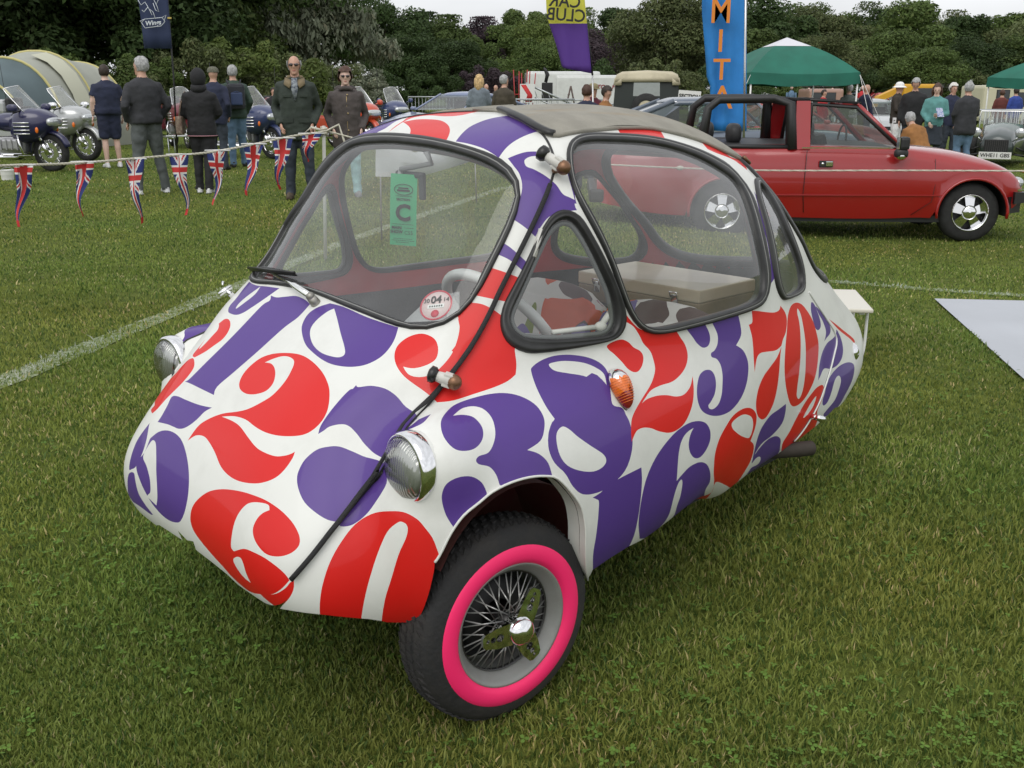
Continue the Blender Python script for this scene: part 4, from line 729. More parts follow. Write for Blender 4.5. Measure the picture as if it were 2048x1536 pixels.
# ---- wheels
TYR=mat('tyre_rubber',(.016,.016,.017),.7,dirt=.28,bump=.25,bscale=90); PINK=mat('pink_wall',(.95,.02,.15),.45,dirt=.05); RIM=mat('wheel_grey',(.30,.31,.30),.38,metal=.4,dirt=.45)
def road_wheel(parent,loc,rz,pink=True):
    h=thing_part('wheel',parent); h.location=loc; h.rotation_euler=(0,R(-2 if rz<1 else 2),rz)
    # axis y, outer face at +y ; width .115
    m=MB(); m.lathe([(.139,-.045),(.150,-.056),(.185,-.062),(.210,-.058),(.226,-.044),(.2315,-.025),(.2325,0),(.2315,.022),(.226,.040),(.211,.055),(.187,.060)],0,64,axis='y'); m.build('tyre',TYR,h)
    m=MB() # tread blocks
    for j in range(64):
        for k,(y0,y1) in enumerate(((-.050,-.030),(-.026,-.006),(-.002,.016),(.020,.040))):
            a=2*math.pi*(j+(.5 if k%2 else 0))/64; da=.036
            r0=.2285 if k in(0,3) else .232; r1=r0+.0045
            vs=[]
            for rr in (r0,r1):
                for (aa,yy) in ((a-da,y0),(a+da*.6,y0+.004),(a+da,y1),(a-da*.6,y1-.004)):
                    r_=rr-(.006 if (abs(yy)>.038) else 0); vs.append((r_*math.cos(aa),yy,-r_*math.sin(aa)))
            m.add(vs,[(4,5,6,7),(0,1,5,4),(1,2,6,5),(2,3,7,6),(3,0,4,7)],0,False)
    o=m.build('tread',TYR,h); 
    m=MB(); m.lathe([(.1875,.0595),(.186,.0610),(.180,.0640),(.170,.0665),(.158,.0660),(.149,.0625),(.1435,.055)],0,72,axis='y'); m.build('side_wall',PINK if pink else TYR,h)
    m=MB(); m.lathe([(.1435,.050),(.1455,.054),(.1440,.058),(.1395,.056),(.134,.050),(.126,.040),(.1205,.034),(.1185,.030),(.118,.026),(.118,-.05),(.140,-.055)],0,72,axis='y'); m.build('rim',RIM,h)
    m=MB(); m.lathe([(.1180,.030),(.1150,.030),(.1150,.020)],0,60,axis='y'); m.build('spoke_ring',mat('dark_steel',(.10,.10,.10),.35,metal=.8),h)
    m=MB(); m.lathe([(.115,-.045),(.02,-.045)],0,30,axis='y'); m.lathe([(.09,-.03),(.088,-.005),(.04,-.002)],0,30,axis='y'); m.build('brake_drum',mat('drum_black',(.012,.012,.013),.6),h)
    SP=mat('spoke_steel',(.62,.62,.60),.35,metal=.3)
    m=MB(); m.tube([(0,-.04,0),(0,.075,0)],.022,n=16); m.build('hub',mat('dark_steel',(.1,.1,.1),.3),h)
    sm=MB(); sm.tube([(0,0,0),(1,0,0)],.0015,n=5); spm=None
    for k in range(44):
        a=2*math.pi*k/44; off=(1 if k%2 else -1)*.62; yy=.062 if k%4<2 else .030
        p1=Vector((.1165*math.cos(a),.026,.1165*math.sin(a))); p0=Vector((.021*math.cos(a+off*1.5),yy,.021*math.sin(a+off*1.5)))
        if spm is None: spm=sm.mesh('spoke',SP)
        o=bpy.data.objects.new('spoke',spm); col.objects.link(o); o.parent=h; d=p1-p0; o.location=p0; o.rotation_euler=d.to_track_quat('X','Z').to_euler(); o.scale=(d.length,1,1)
    # three-eared spinner
    m=MB(); m.lathe([(.032,.062),(.032,.088),(.028,.099),(.017,.107),(.001,.110)],0,28,axis='y')
    for e in range(3):
        a=R(-2)+e*2*math.pi/3; T=Matrix.Rotation(-a,4,'Y')@Matrix.Diagonal((1.22,1,1.22,1)); 
        # ear with three drilled holes, cut as CDT plate
        out=[(.018,-.022),(.050,-.020),(.074,-.014),(.079,-.008),(.079,.008),(.074,.014),(.050,.020),(.018,.022)]
        hol=[[(cx_+r_*math.cos(t),r_*math.sin(t)) for t in np.linspace(0,2*math.pi,10,endpoint=False)] for cx_,r_ in ((.044,.0075),(.058,.0055),(.069,.0035))]
        V=[];E_=[]
        for L in [out]+hol:
            n0=len(V); V+=[Vector(q) for q in L]; E_+=[(n0+i,n0+(i+1)%len(L)) for i in range(len(L))]
        v,_,ff,_,_,_=delaunay_2d_cdt(V,E_,[],0,1e-7); v=np.array([q[:] for q in v]); ff=np.array([t for t in ff if len(t)==3]); C=v[ff].mean(1); k_=inside(C,out)
        for L in hol: k_&=~inside(C,L)
        for yy,fl_ in ((.080,False),(.073,True)):
            m.add([(q[0],yy+.006*(1-((q[0]-.018)/.06))+ (.0),q[1]) for q in v],[tuple(t[::-1]) if not fl_ else tuple(t) for t in ff[k_]],0,False,T)
        for L in [out]+hol:
            n_=len(L); m.add([(q[0],0.080+.006*(1-((q[0]-.018)/.06)),q[1]) for q in L]+[(q[0],0.073+.006*(1-((q[0]-.018)/.06)),q[1]) for q in L],[(i,(i+1)%n_,n_+(i+1)%n_,n_+i) for i in range(n_)],0,False,T)
    m.build('spinner',CHR,h)
    return h
road_wheel(car,(0,.585,.238),R(-4)); road_wheel(car,(0,-.585,.238),R(180-4)); road_wheel(car,(-1.76,.0,.233),0)
# suspension arms behind the front wheels
m=MB()
for sg in (1,-1): m.tube([(-.02,.52*sg,.24),(-.25,.40*sg,.27)],.02); m.tube([(.03,.50*sg,.24),(.03,.25*sg,.28)],.018)
m.build('suspension_arm',mat('dark_steel',(.1,.1,.1),.3),car)
# ---- canvas sun roof
CANV=mat('roof_canvas',(.27,.255,.215),.85,var=.10,vscale=14,bump=.35,bscale=260)
t_=CANV.node_tree; b_=t_.nodes['Principled BSDF']
n_=t_.nodes.new('ShaderNodeTexNoise'); n_.inputs['Scale'].default_value=3.1; n_.inputs['Detail'].default_value=3; mp_=t_.nodes.new('ShaderNodeMapping'); mp_.inputs['Scale'].default_value=(.8,2.2,1); mp_.inputs['Location'].default_value=(.7,.1,0); tc_=t_.nodes.new('ShaderNodeTexCoord'); t_.links.new(tc_.outputs['Object'],mp_.inputs[0]); t_.links.new(mp_.outputs[0],n_.inputs['Vector'])
r_=t_.nodes.new('ShaderNodeMapRange'); r_.inputs[1].default_value=.56; r_.inputs[2].default_value=.74; r_.inputs[4].default_value=.7; t_.links.new(n_.outputs[0],r_.inputs[0]); q_=t_.nodes.new('ShaderNodeMix'); q_.data_type='RGBA'; t_.links.new(r_.outputs[0],q_.inputs[0]); l_=b_.inputs['Base Color'].links[0].from_socket; t_.links.new(l_,q_.inputs[6]); q_.inputs[7].default_value=(.30,.20,.09,1); t_.links.new(q_.outputs[2],b_.inputs['Base Color'])
sun=crom(SUN,False,3)
hf=[p for p in sun]
hr=[(q[0]-.42*max(0,1-i/len(hf))*min(1,i/3),q[1]) for i,q in enumerate(inv(hf))][::-1]
sun_out=hf+hr
u,f,_=panel(sun_out,[],[],.016)
P0,_=S_(u,False,0)
edge=np.array([[math.hypot(a-x,b-y) for (x,y) in [q[:2] for q in sun_out]] for a,b in u]).min(1) if len(u)<4000 else np.zeros(len(u))
xx,yy=P0[:,0],P0[:,1]
bul=.008+.016*np.clip(edge/.05,0,1)+.030*np.exp(-((xx+.62+.25*np.abs(yy))/.10)**2)*np.clip(edge/.03,0,1)-.009*np.exp(-((xx+.95)/.12)**2)*np.clip(edge/.05,0,1)+.010*np.exp(-((xx+1.1-.2*np.abs(yy))/.07)**2)*np.clip(edge/.05,0,1)+.003*np.sin(yy*22+xx*9)
P1=P0+_*bul[:,None]
m=MB(); m.add(P1.tolist(),[tuple(t[::-1]) for t in f],0,True); roof=m.build('canvas_roof',CANV,car)
p,N=on(sun_out,.004); m=MB(); m.tube(p,.006,n=6,closed=True); m.build('canvas_hem',CANV,roof)
k=[i for i in range(len(sun)) if i<13]; p,N=on([sun[i] for i in range(13)],.010); pr,_=on(hr[::-1][:13],.010); m=MB(); m.tube(p[::-1],.011,n=8,flat=.6,up=N[::-1]); m.build('roof_rail',RUB,roof)
for fl in (False,True):
    p,N=on([(SUN[-1][0],SUN[-1][1])],.014,fl); m=MB(); m.tube([p[0],p[0]+Vector((-.03,0,-.02))],.006,n=6); m.build('roof_toggle',mat('worn_brass',(.2,.1,.06),.4),roof)

# engine cover seam across the tail
for fl in (False,True):
    p,N=on(crom(TAILSEAM,False,4),.001,fl); m=MB(); m.tube(p,.0035,n=6); m.build('cover_seam',PW,car); m=MB(); m.tube([a+Vector((.007,0,0)) for a in p],.0016,n=4); m.build('cover_gap',RUB,car)

# ---------------------------------------------------------------- inside the bubble car
WHT=mat('steering_grey_white',(.55,.56,.55),.3,coat=.3)
h=thing_part('steering_wheel',car); h.location=(-.30,.26,.80); h.rotation_euler=Vector((-.80,0,.60)).to_track_quat('Z','Y').to_euler()
m=MB(); m.tube([(.175*math.cos(a),.175*math.sin(a),0) for a in np.linspace(0,2*math.pi,40,endpoint=False)],.0135,n=10,closed=True); m.build('steering_rim',WHT,h)
m=MB()
for a in (R(0),R(180)): m.tube([(.17*math.cos(a),.17*math.sin(a),0),(.03*math.cos(a),.03*math.sin(a),-.03)],.009,n=6)
m.ell((0,0,-.03),(.035,.035,.02)); m.build('steering_spoke',WHT,h)
m=MB(); m.tube([(0,0,-.03),(0,.0,-.34)],.018,n=10); m.build('steering_column',WHT,h)
# seat fabric: printed with overlapping coloured numerals
def fabric():
    m=bpy.data.materials.new('seat_fabric'); t=nodes(m); b=t.nodes['Principled BSDF']; L=t.links; N=t.nodes.new
    tc_=N('ShaderNodeTexCoord'); last=None; base=(.66,.66,.63,1)
    prev=None
    for i,(s,loc,c,th) in enumerate(((3.4,(2,9,4),(.20,.26,.05,1),.64),(4,(7,5,1),(.09,.05,.055,1),.62),(3.6,(3,1,2),(.16,.12,.35,1),.60),(3.8,(11,2,8),(.30,.02,.10,1),.63),(4.2,(0,0,0),(.62,.09,.03,1),.555))):
        mp_=N('ShaderNodeMapping'); mp_.inputs['Location'].default_value=loc; mp_.inputs['Scale'].default_value=(s,s,s*.7); L.new(tc_.outputs['Object'],mp_.inputs[0]); n=N('ShaderNodeTexNoise'); n.inputs['Scale'].default_value=1; n.inputs['Detail'].default_value=.4; n.inputs['Distortion'].default_value=1.4; L.new(mp_.outputs[0],n.inputs['Vector'])
        g=N('ShaderNodeMath'); g.operation='GREATER_THAN'; g.inputs[1].default_value=th; L.new(n.outputs[0],g.inputs[0]); x=N('ShaderNodeMix'); x.data_type='RGBA'; L.new(g.outputs[0],x.inputs[0])
        if prev: L.new(prev,x.inputs[6])
        else: x.inputs[6].default_value=base
        x.inputs[7].default_value=c; prev=x.outputs[2]
    L.new(prev,b.inputs['Base Color']); b.inputs['Roughness'].default_value=.9; return m
FAB=fabric()
h=thing_part('bench_seat',car)
def cushion(name,c,d,rot,par):
    m=MB(); bm=bmesh.new(); bmesh.ops.create_cube(bm,size=1); bmesh.ops.subdivide_edges(bm,edges=list(bm.edges),cuts=5,use_grid_fill=True)
    for v in bm.verts:
        p=v.co; k=(1-(2*p.x)**4*.25-(2*p.y)**4*.25); v.co=Vector((p.x*(1-.5*abs(2*p.z)**4*.12),p.y*(1-.5*abs(2*p.z)**4*.12),p.z*(.72+.28*(1-abs(2*p.x)**3)*(1-abs(2*p.y)**3)))); v.co=Vector((v.co.x*d[0],v.co.y*d[1],v.co.z*d[2]))
    bmesh.ops.bevel(bm,geom=[e for e in bm.edges if e.calc_face_angle(0)>.8],offset=.012,segments=2,affect='EDGES')
    m.bm(bm,0,True,Matrix.Translation(c)@Euler(rot).to_matrix().to_4x4()); return m.build(name,FAB,par)
for y in (.245,-.245):
    cushion('seat_cushion',(-.68,y,.38),(.46,.47,.16),(0,R(-6),0),h); cushion('seat_back',(-.92,y,.575),(.13,.46,.40),(0,R(-18),0),h)
# mirror on its stem, permit card hung on it
h=thing_part('rear_view_mirror',car)
top=on([(WSI_TOP[0],WSI_TOP[1])],-.02)[0][0]
GR=mat('mirror_back_grey',(.05,.05,.055),.5)
mc=Vector((-.25,-.065,1.155)); m=MB(); m.tube([top,top+Vector((-.012,.004,-.03)),mc+Vector((.012,0,.012))],[.009,.0065,.007],n=8); m.tube([mc+Vector((.012,.0,.012)),mc+Vector((.005,-.02,-.055))],[.006,.013],n=8); m.build('mirror_stem',mat('stem_grey',(.30,.30,.31),.4),h)
m=MB(); m.box(tuple(mc+Vector((0,.025,.0))),(.012,.12,.016),bev=.005); m.box(tuple(mc+Vector((0,.075,-.028))),(.012,.020,.066),bev=.005); m.build('mirror_shell',GR,h)
GRN=mat('green_card',(.055,.42,.19),.6); INK=mat('black_ink',(.012,.012,.012),.6)
cd=thing('permit_card','green paper show permit reading SECTION C hanging behind the windscreen of the bubble car','permit card',(0,0,0))
cd.matrix_world=Matrix.Translation(Vector((CARX,CARY,0)))@Matrix.Rotation(YAW,4,'Z')@Matrix.Translation((-.225,-.040,1.066))@Matrix.Rotation(R(38),4,'Z')@Matrix.Rotation(R(-3),4,'X')@Matrix.Scale(.68,4)
m=MB(); vs=[];n_=9
for i in range(n_+1):
    z=.135-.27*i/n_; x=.004*math.sin(i*.5)
    vs+=[(x,-.052,z),(x,.052,z)]
m.add(vs,[(2*i,2*i+1,2*i+3,2*i+2) for i in range(n_)]); m.build('card_sheet',GRN,cd)
def ct(s,size,y,z,**k):
    # text facing +x (forward); left-to-right runs towards +y seen from the front
    M=Matrix.Translation((.0062,y,z))@Matrix(((0,0,1,0),(1,0,0,0),(0,1,0,0),(0,0,0,1))); return text_mesh(s,size,M,'t',cd,INK,.0003,**k)
ct('C',.085,0,-.012,bold=.003); ct('SECTION',.013,0,.040,bold=.0004); ct('MAIN\nSHOW',.016,-.024,-.075,bold=.0006); ct('C55',.020,.024,-.085)
m=MB()
for y,z,w_ in ((0,.053,.06),(.024,-.066,.034),(0,-.053,.085),(0,-.108,.07),(0,-.115,.085),(0,-.122,.05)):
    x=-w_/2
    while x<w_/2: l=random.uniform(.003,.009); m.box((.0065,y+x+l/2,z),(.0004,l,.0022)); x+=l+.002
for y,z,w_,h_ in ((0,.083,.040,.005),(0,.074,.050,.007)): m.box((.0065,y,z),(.0004,w_,h_))
m.build('small_print',INK,cd,kind='stuff')
m=MB(); m.tube([(.006,.036*math.cos(a),.078+.020*math.sin(a)) for a in np.linspace(0,2*math.pi,30,endpoint=False)],.0014,n=4,closed=True); m.build('card_emblem',INK,cd)
# tax disc on the windscreen
td=thing('tax_disc','round red and white licence disc stuck low inside the windscreen, marked 04 14','tax disc')
pp,nn=S_([TAXD],False,-.010); pp=Vector(pp[0]);nn=Vector(nn[0]); yv=Vector((0,0,1))-nn*nn.z; yv.normalize(); xv=yv.cross(nn)
Mt=Matrix.Translation(Vector((CARX,CARY,0)))@Matrix.Rotation(YAW,4,'Z')@Matrix.Translation(pp)@Matrix((xv,yv,nn)).transposed().to_4x4()@Matrix.Rotation(R(12),4,'Z')
td.matrix_world=Mt
m=MB(); m.lathe([(.0385,0),(.0385,.0006),(.0001,.0006)],0,36); m.build('disc_paper',mat('paper_pink',(.72,.58,.57),.6),td)
m=MB(); m.lathe([(.0385,.0004),(.0385,.0016),(.0350,.0016),(.0350,.0004)],0,36); m.build('disc_border',mat('disc_red',(.55,.03,.06),.5),td)
m=MB(); m.box((0,-.003,.0014),(.040,.010,.0006)); m.build('disc_panel',mat('paper_white',(.75,.75,.73),.6),td); m=MB(); m.lathe([(.0095,.0010),(.0095,.0018),(.0001,.0018)],0,20,M=Matrix.Translation((0,-.022,0))); m.build('disc_stamp',mat('disc_red',(.5,.03,.06),.5),td)
text_mesh('04',.026,Matrix.Translation((-.001,.013,.0020)),'t',td,INK,.0003,bold=.0006); text_mesh('30',.015,Matrix.Translation((-.024,.012,.0020)),'t',td,INK,.0003); text_mesh('14',.015,Matrix.Translation((.023,.012,.0020)),'t',td,INK,.0003); m=MB(); [m.box((x,-.003,.0020),(.003,.004,.0003)) for x in np.linspace(-.014,.014,6)]; m.build('small_print',INK,td,kind='stuff')
m=MB(); m.add([(-.075,-.036,.0),(.06,-.044,.0),(.052,.03,0),(-.02,.022,0)],[(0,1,2,3)],0,False); m.build('clear_holder',glass('plastic_holder',(.9,.9,.9),.35,2),td)
# shelf and wooden case behind the seats
m=MB(); m.box((-1.30,0,.675),(.50,.72,.02)); m.build('parcel_shelf',DRK,car)
WOOD=mat('case_wood',(.50,.42,.29),.45,col2=(.62,.53,.38),vscale=5,coat=.2); WOOD2=mat('case_edge_wood',(.24,.18,.11),.45,var=.25,vscale=9)
cs=thing('wooden_case','flat pale wooden case with metal catches lying behind the seats of the bubble car','case')
cs.matrix_world=Matrix.Translation(Vector((CARX,CARY,0)))@Matrix.Rotation(YAW,4,'Z')@Matrix.Translation((-1.26,-.025,.735))@Matrix.Rotation(R(2),4,'Z')
m=MB(); m.box((0,0,.025),(.30,.50,.04),bev=.005); m.build('case_lid',WOOD,cs); m=MB(); m.box((0,0,-.022),(.298,.498,.052),bev=.005); m.build('case_base',WOOD2,cs)
for y in (-.16,.16):
    m=MB(); m.box((.153,y,.004),(.006,.026,.035),bev=.002); m.tube([(.158,y-.012,.012),(.164,y-.014,.03),(.164,y+.014,.03),(.158,y+.012,.012)],.0028,n=6); m.build('case_catch',CHR,cs)

# ---------------------------------------------------------------- people
SKIN=mat('skin',(.50,.29,.21),.5,var=.06,vscale=30); SKIN2=mat('skin_pale',(.62,.42,.34),.5); LIP=mat('lips',(.36,.10,.09),.5); EYEM=mat('eye_dark',(.02,.015,.012),.2)
def cloth(name,c,b=.5,rough=.85): return mat(name,c,rough,var=.18,vscale=9,bump=b,bscale=26)
BLKC=cloth('black_cloth',(.014,.014,.016)); NAVY=cloth('navy_cloth',(.017,.022,.050)); GREYG=cloth('grey_trousers',(.085,.095,.095)); DKGRN=cloth('dark_green_wax',(.030,.040,.032)); BRN=cloth('brown_grey_coat',(.070,.058,.055)); JEAN=cloth('blue_denim',(.10,.17,.26)); DJEAN=cloth('dark_denim',(.030,.038,.052)); KHAKI=cloth('khaki_brown',(.055,.045,.030)); TEAL=cloth('teal_knit',(.10,.26,.25)); TAN=cloth('tan_leather',(.27,.12,.035)); AQUA=cloth('aqua_trousers',(.28,.47,.48)); WHC=cloth('white_cloth',(.7,.7,.7)); GRC=cloth('grey_cardigan',(.16,.19,.22)); MAR=cloth('maroon_cloth',(.12,.02,.035)); REDC=cloth('red_cloth',(.45,.03,.035)); OLV=cloth('olive_green',(.035,.06,.045)); YEL=cloth('hi_vis_yellow',(.55,.75,.05)); CHAR=cloth('charcoal_jacket',(.030,.031,.036)); CORD=mat('collar_corduroy',(.20,.155,.09),.9,bump=.5,bscale=120)
SHB=mat('black_shoe',(.012,.012,.012),.5); SHW=mat('white_trainer',(.62,.62,.63),.5); SHBR=mat('brown_boot',(.075,.055,.035),.7); SHG=mat('grey_shoe',(.2,.2,.2),.6)
HG=mat('hair_grey',(.33,.33,.33),.7,var=.3,vscale=40); HD=mat('hair_dark_brown',(.030,.018,.012),.6,var=.3,vscale=40); HB=mat('hair_blond',(.50,.34,.16),.6,var=.3,vscale=30); HR=mat('hair_auburn',(.075,.034,.022),.6,var=.3,vscale=30); HW=mat('hair_white',(.62,.60,.56),.7)
HANG=((-.02,.245,1.15),(.05,.255,.90)); POCK=((-.10,.265,1.13),(.10,.20,.93)); FRONT=((.02,.25,1.13),(.26,.06,1.12)); BEHIND=((-.10,.27,1.14),(-.15,.06,.97)); DOWNF=((.03,.24,1.14),(.20,.10,.96))
def person(loc,rz,label,H=1.75,top=BLKC,legs=DJEAN,shoe=SHB,hair=('short',HG),arms=(HANG,HANG),jacket=True,jhem=.80,bulk=1.0,stance=None,lean=0,hturn=0,htilt=0,shorts=False,skirt=False,vox=.022,glasses=False,hipz=.92,knees=None,group='visitors standing about the show field',skin=SKIN,sleeves=True,collar=None,hands=True,category='person'):
    root=thing('person',label,category,loc,rz,group,H/1.75)
    parts=[]  # (mb,label)
    def pt(lab): m=MB(); parts.append((m,lab)); return m
    la=math.sin(lean),math.cos(lean)
    def T(p):  # lean of the upper body about the hip
        x,y,z=p; dz=z-.95; return Vector((x*la[1]+dz*la[0],y,hipz+.03+dz*la[1]-x*la[0]))
    st=stance or ((.02,.11),(-.02,-.11))
    # legs
    for i,sg in enumerate((1,-1)):
        ax,ay=st[i][:2]; az=.09+(st[i][2] if len(st[i])>2 else 0)
        hip=Vector((0,.085*sg,hipz)); kn=Vector(knees[i]) if knees else hip.lerp(Vector((ax,ay,az)),.5)+Vector((.035,.0,.0)); an=Vector((ax,ay,az))
        b=.5+.5*bulk
        if shorts:
            m=pt(2); m.tube([hip+Vector((0,0,.04)),hip.lerp(kn,.5),kn+Vector((0,0,.02))],[.105*b,.10*b,.088*b],n=12)
            m=pt(0); m.tube([kn+Vector((0,0,.06)),kn.lerp(an,.35)+Vector((-.015,0,0)),an],[.055,.056,.036],n=10)
        else:
            m=pt(2); m.tube([hip+Vector((0,0,.05)),hip.lerp(kn,.5),kn,kn.lerp(an,.4)+Vector((-.01,0,0)),kn.lerp(an,.85),an+Vector((0,0,-.03))],[.100*b,.096*b,.074,.070,.062,.066],n=12)
        m=pt(3); fo=Vector((math.cos(.12*sg),math.sin(.12*sg),0)); m.ell(tuple(an+fo*.055+Vector((0,0,-.047))),(.135,.047,.040),rot=(0,0,.12*sg)); m.ell(tuple(an+Vector((-.01,0,-.03))),(.055,.042,.055)); m.box(tuple(an+fo*.05+Vector((0,0,-.078))),(.26,.085,.022),bev=.01,rot=(0,0,.12*sg))
    if skirt: m=pt(2); m.loft([[(math.cos(a)*r*.85,math.sin(a)*r,z) for a in np.linspace(0,6.283,16,endpoint=False)] for z,r in ((1.0,.14),(.8,.19),(.5,.22))],0,flip=False)
    # torso
    def ring(z,rx,ry,xo=0,n=18):
        out=[]
        for j in range(n):
            a=2*math.pi*j/n; c,s_=math.cos(a),math.sin(a); out.append(T((xo+math.copysign(abs(c)**.85,c)*rx,math.copysign(abs(s_)**.8,s_)*ry,z)))
        return out
    b=bulk
    if jacket: R_=[(jhem,.135*b,.185*b,-.0),(jhem+.08,.142*b,.19*b,0),(.98,.138*b,.18*b,.0),(1.12,.138*b,.175*b,.005),(1.28,.14*b,.19*b,0),(1.39,.125*b,.20*b,-.005),(1.455,.095,.165,-.01),(1.50,.06,.08,-.005)]
    else: R_=[(.90,.120*b,.170*b,0),(.98,.13*b,.17*b,0),(1.10,.13*b,.158*b,.01),(1.27,.13*b,.175*b,.005),(1.38,.115*b,.19*b,-.005),(1.45,.085,.155,-.01),(1.495,.055,.07,-.005)]
    m=pt(1); m.loft([ring(*r) for r in R_],0)
    if not jacket: m=pt(2); m.loft([ring(.84,.105,.155),ring(.93,.122*b,.172*b),ring(.985,.120*b,.166*b)],0)
    # arms
    hv=[]
    for i,sg in enumerate((1,-1)):
        el,wr=arms[i]; sh=T((-.01,.180*sg*(.6+.4*b),1.385)); el=T((el[0],el[1]*sg*(.7+.3*b),el[2])); wr=T((wr[0],wr[1]*sg,wr[2]))
        if sleeves:
            m=pt(1); m.ell(tuple(sh),(.064,.066,.066)); m.tube([sh,sh.lerp(el,.5),el,el.lerp(wr,.5),wr],[.064,.060,.053,.050,.044],n=12)
        else:
            m=pt(1); m.ell(tuple(sh),(.068,.068,.066)); m.tube([sh,sh.lerp(el,.6)],[.066,.068],n=12); m=pt(0); m.tube([sh.lerp(el,.5),el,el.lerp(wr,.4),wr],[.044,.038,.037,.026],n=10)
        d=(wr-el).normalized(); hv.append((wr,d,sg))
    m=pt(0); nk=T((-.005,0,1.47)); hc=T((.015,0,1.635)); m.tube([nk,T((.005,0,1.56))],[.062,.055],n=12)
    HM=Matrix.Translation(hc)@Euler((0,lean*.6+htilt,hturn)).to_matrix().to_4x4()
    m=pt(0); m.ell((0,0,.015),(.092,.073,.105),M=HM,nu=20,nv=14); m.ell((.022,0,-.055),(.062,.052,.062),M=HM); m.ell((.070,0,-.090),(.025,.03,.02),M=HM)
    m.ell((.093,0,-.012),(.018,.013,.026),M=HM); m.ell((-.005,.074,-.005),(.018,.010,.030),M=HM); m.ell((-.005,-.074,-.005),(.018,.010,.030),M=HM); m.ell((.075,0,.028),(.02,.045,.012),M=HM)
    # one continuous surface
    A=MB(); labs=[]
    for mb,l in parts: A.add(mb.v,mb.f,0,True); labs+=[l]*len(mb.f)
    me=A.mesh('tmp',SKIN); ob=bpy.data.objects.new('tmp',me); sc.collection.objects.link(ob)
    md=ob.modifiers.new('r','REMESH'); md.mode='VOXEL'; md.voxel_size=vox; sm=ob.modifiers.new('s','SMOOTH'); sm.factor=.5; sm.iterations=2
    dg=bpy.context.evaluated_depsgraph_get(); me2=bpy.data.meshes.new_from_object(ob.evaluated_get(dg)); bpy.data.objects.remove(ob)
    bv=BVHTree.FromPolygons(A.v,A.f,all_triangles=False)
    me2.materials.clear()
    for mm in (skin,top,legs,shoe,LIP,EYEM): me2.materials.append(mm)
    mi=[labs[bv.find_nearest(p.center)[2]] for p in me2.polygons]
    me2.polygons.foreach_set('material_index',mi); me2.polygons.foreach_set('use_smooth',[True]*len(mi))
    # folds in the cloth
    vl=[0]*len(me2.vertices)
    for p,l in zip(me2.polygons,mi):
        for v in p.vertices: vl[v]=max(vl[v],l) if l<3 else vl[v]
    sd=random.random()*50; nrm=[v.normal.copy() for v in me2.vertices]
    for v in me2.vertices:
        if vl[v.index] in (1,2): q=v.co; f_=noise.noise(Vector((q.x*9+sd,q.y*9,q.z*15)))*.009+noise.noise(Vector((q.x*22+sd,q.y*22,q.z*34)))*.004; v.co+=nrm[v.index]*f_
    # hands and features go in the same mesh
    E=MB(); E.add([v.co[:] for v in me2.vertices],[tuple(p.vertices) for p in me2.polygons]); E.m=list(mi)
    if hands:
        for wr,d,sg in hv:
            rot=d.to_track_quat('Z','Y').to_matrix().to_4x4(); HMh=Matrix.Translation(wr)@rot
            E.ell((0,0,.045),(.016,.040,.052),0,10,7,M=HMh)
            for k in range(4):
                y0=-.028+.019*k; ln=(.062,.072,.068,.052)[k]; cu=.018; E.tube([(0,y0,.085),(cu*.35,y0*1.05,.085+ln*.45),(cu*1.3,y0*1.03,.085+ln*.85)],[.0095,.0085,.007],0,6,M=HMh)
            E.tube([(.004,-.034,.03),(.018,-.055,.055),(.026,-.056,.085)],[.012,.010,.008],0,6,M=HMh)
    E.ell((.082,0,-.058),(.014,.022,.005),4,8,5,M=HM)
    for y in (.030,-.030): E.ell((.083,y,.008),(.009,.012,.006),5,8,5,M=HM)
    E.build('body',[skin,top,legs,shoe,LIP,EYEM],root)
    kind,hm=hair; rs=random.Random(len(label))
    if kind!='none':
        m=MB()
        if kind in('short','long','curly','balding'):
            t=MB(); t.ell((-.010,0,.028),(.098,.083,.106),0,28,20,M=Matrix.Identity(4))
            vs=[];
            for v in t.v:
                q=Vector(v); k=.006+noise.noise(q*28+Vector((sd,0,0)))*(.010 if kind!='curly' else .022)+(.016 if kind=='curly' else 0); vs.append(q+q.normalized()*k)
            def keep(c):
                if kind=='balding': return c.z<.065 and c.x<.03 and c.z>-.055
                if c.x>.035 and c.z<.075: return False
                if c.z<-.055: return False
                if c.x>.005 and c.z<.035 and abs(c.y)<.2: return c.x<.018
                return True
            fs=[f for f in t.f if keep(sum((vs[i] for i in f),Vector())/len(f))]
            m.add(vs,fs,0,True,HM)
            if kind=='long':
                for k in range(26):
                    a=R(95+170*k/25); x,y=math.cos(a)*.088,math.sin(a)*.082; j=rs.uniform(-.01,.01)
                    m.tube([(x,y,.05),(x*1.12+j,y*1.12,-.05),(x*1.05-.02+j,y*.95,-.14),(x-.03,y*.7,-.22+rs.uniform(-.02,.02))],[.020,.022,.018,.004],0,6,M=HM)
        if kind=='hood':
            t=MB(); t.ell((-.015,0,.015),(.125,.110,.145),0,24,16); fs=[f for f in t.f if not (sum(t.v[i][0] for i in f)/len(f)>.055 and sum(t.v[i][2] for i in f)/len(f)<.09)]; m.add(t.v,fs,0,True,HM); m.tube([(-.03,0,-.08),(-.02,0,-.17)],[.105,.12],0,14,M=HM)
        if kind in('cap','sunhat'):
            m.lathe([(.098,.035),(.100,.06),(.088,.10),(.05,.128),(.002,.135)],0,20,M=HM)
            if kind=='cap': m.loft([[(.06,-.07,.045),(.06,.07,.045),(.06,.07,.035),(.06,-.07,.035)],[(.165,-.045,.030),(.165,.045,.030),(.165,.045,.022),(.165,-.045,.022)]],0,M=HM)
            else: m.lathe([(.098,.045),(.16,.010),(.165,.006),(.16,.003),(.095,.035)],0,24,M=HM)
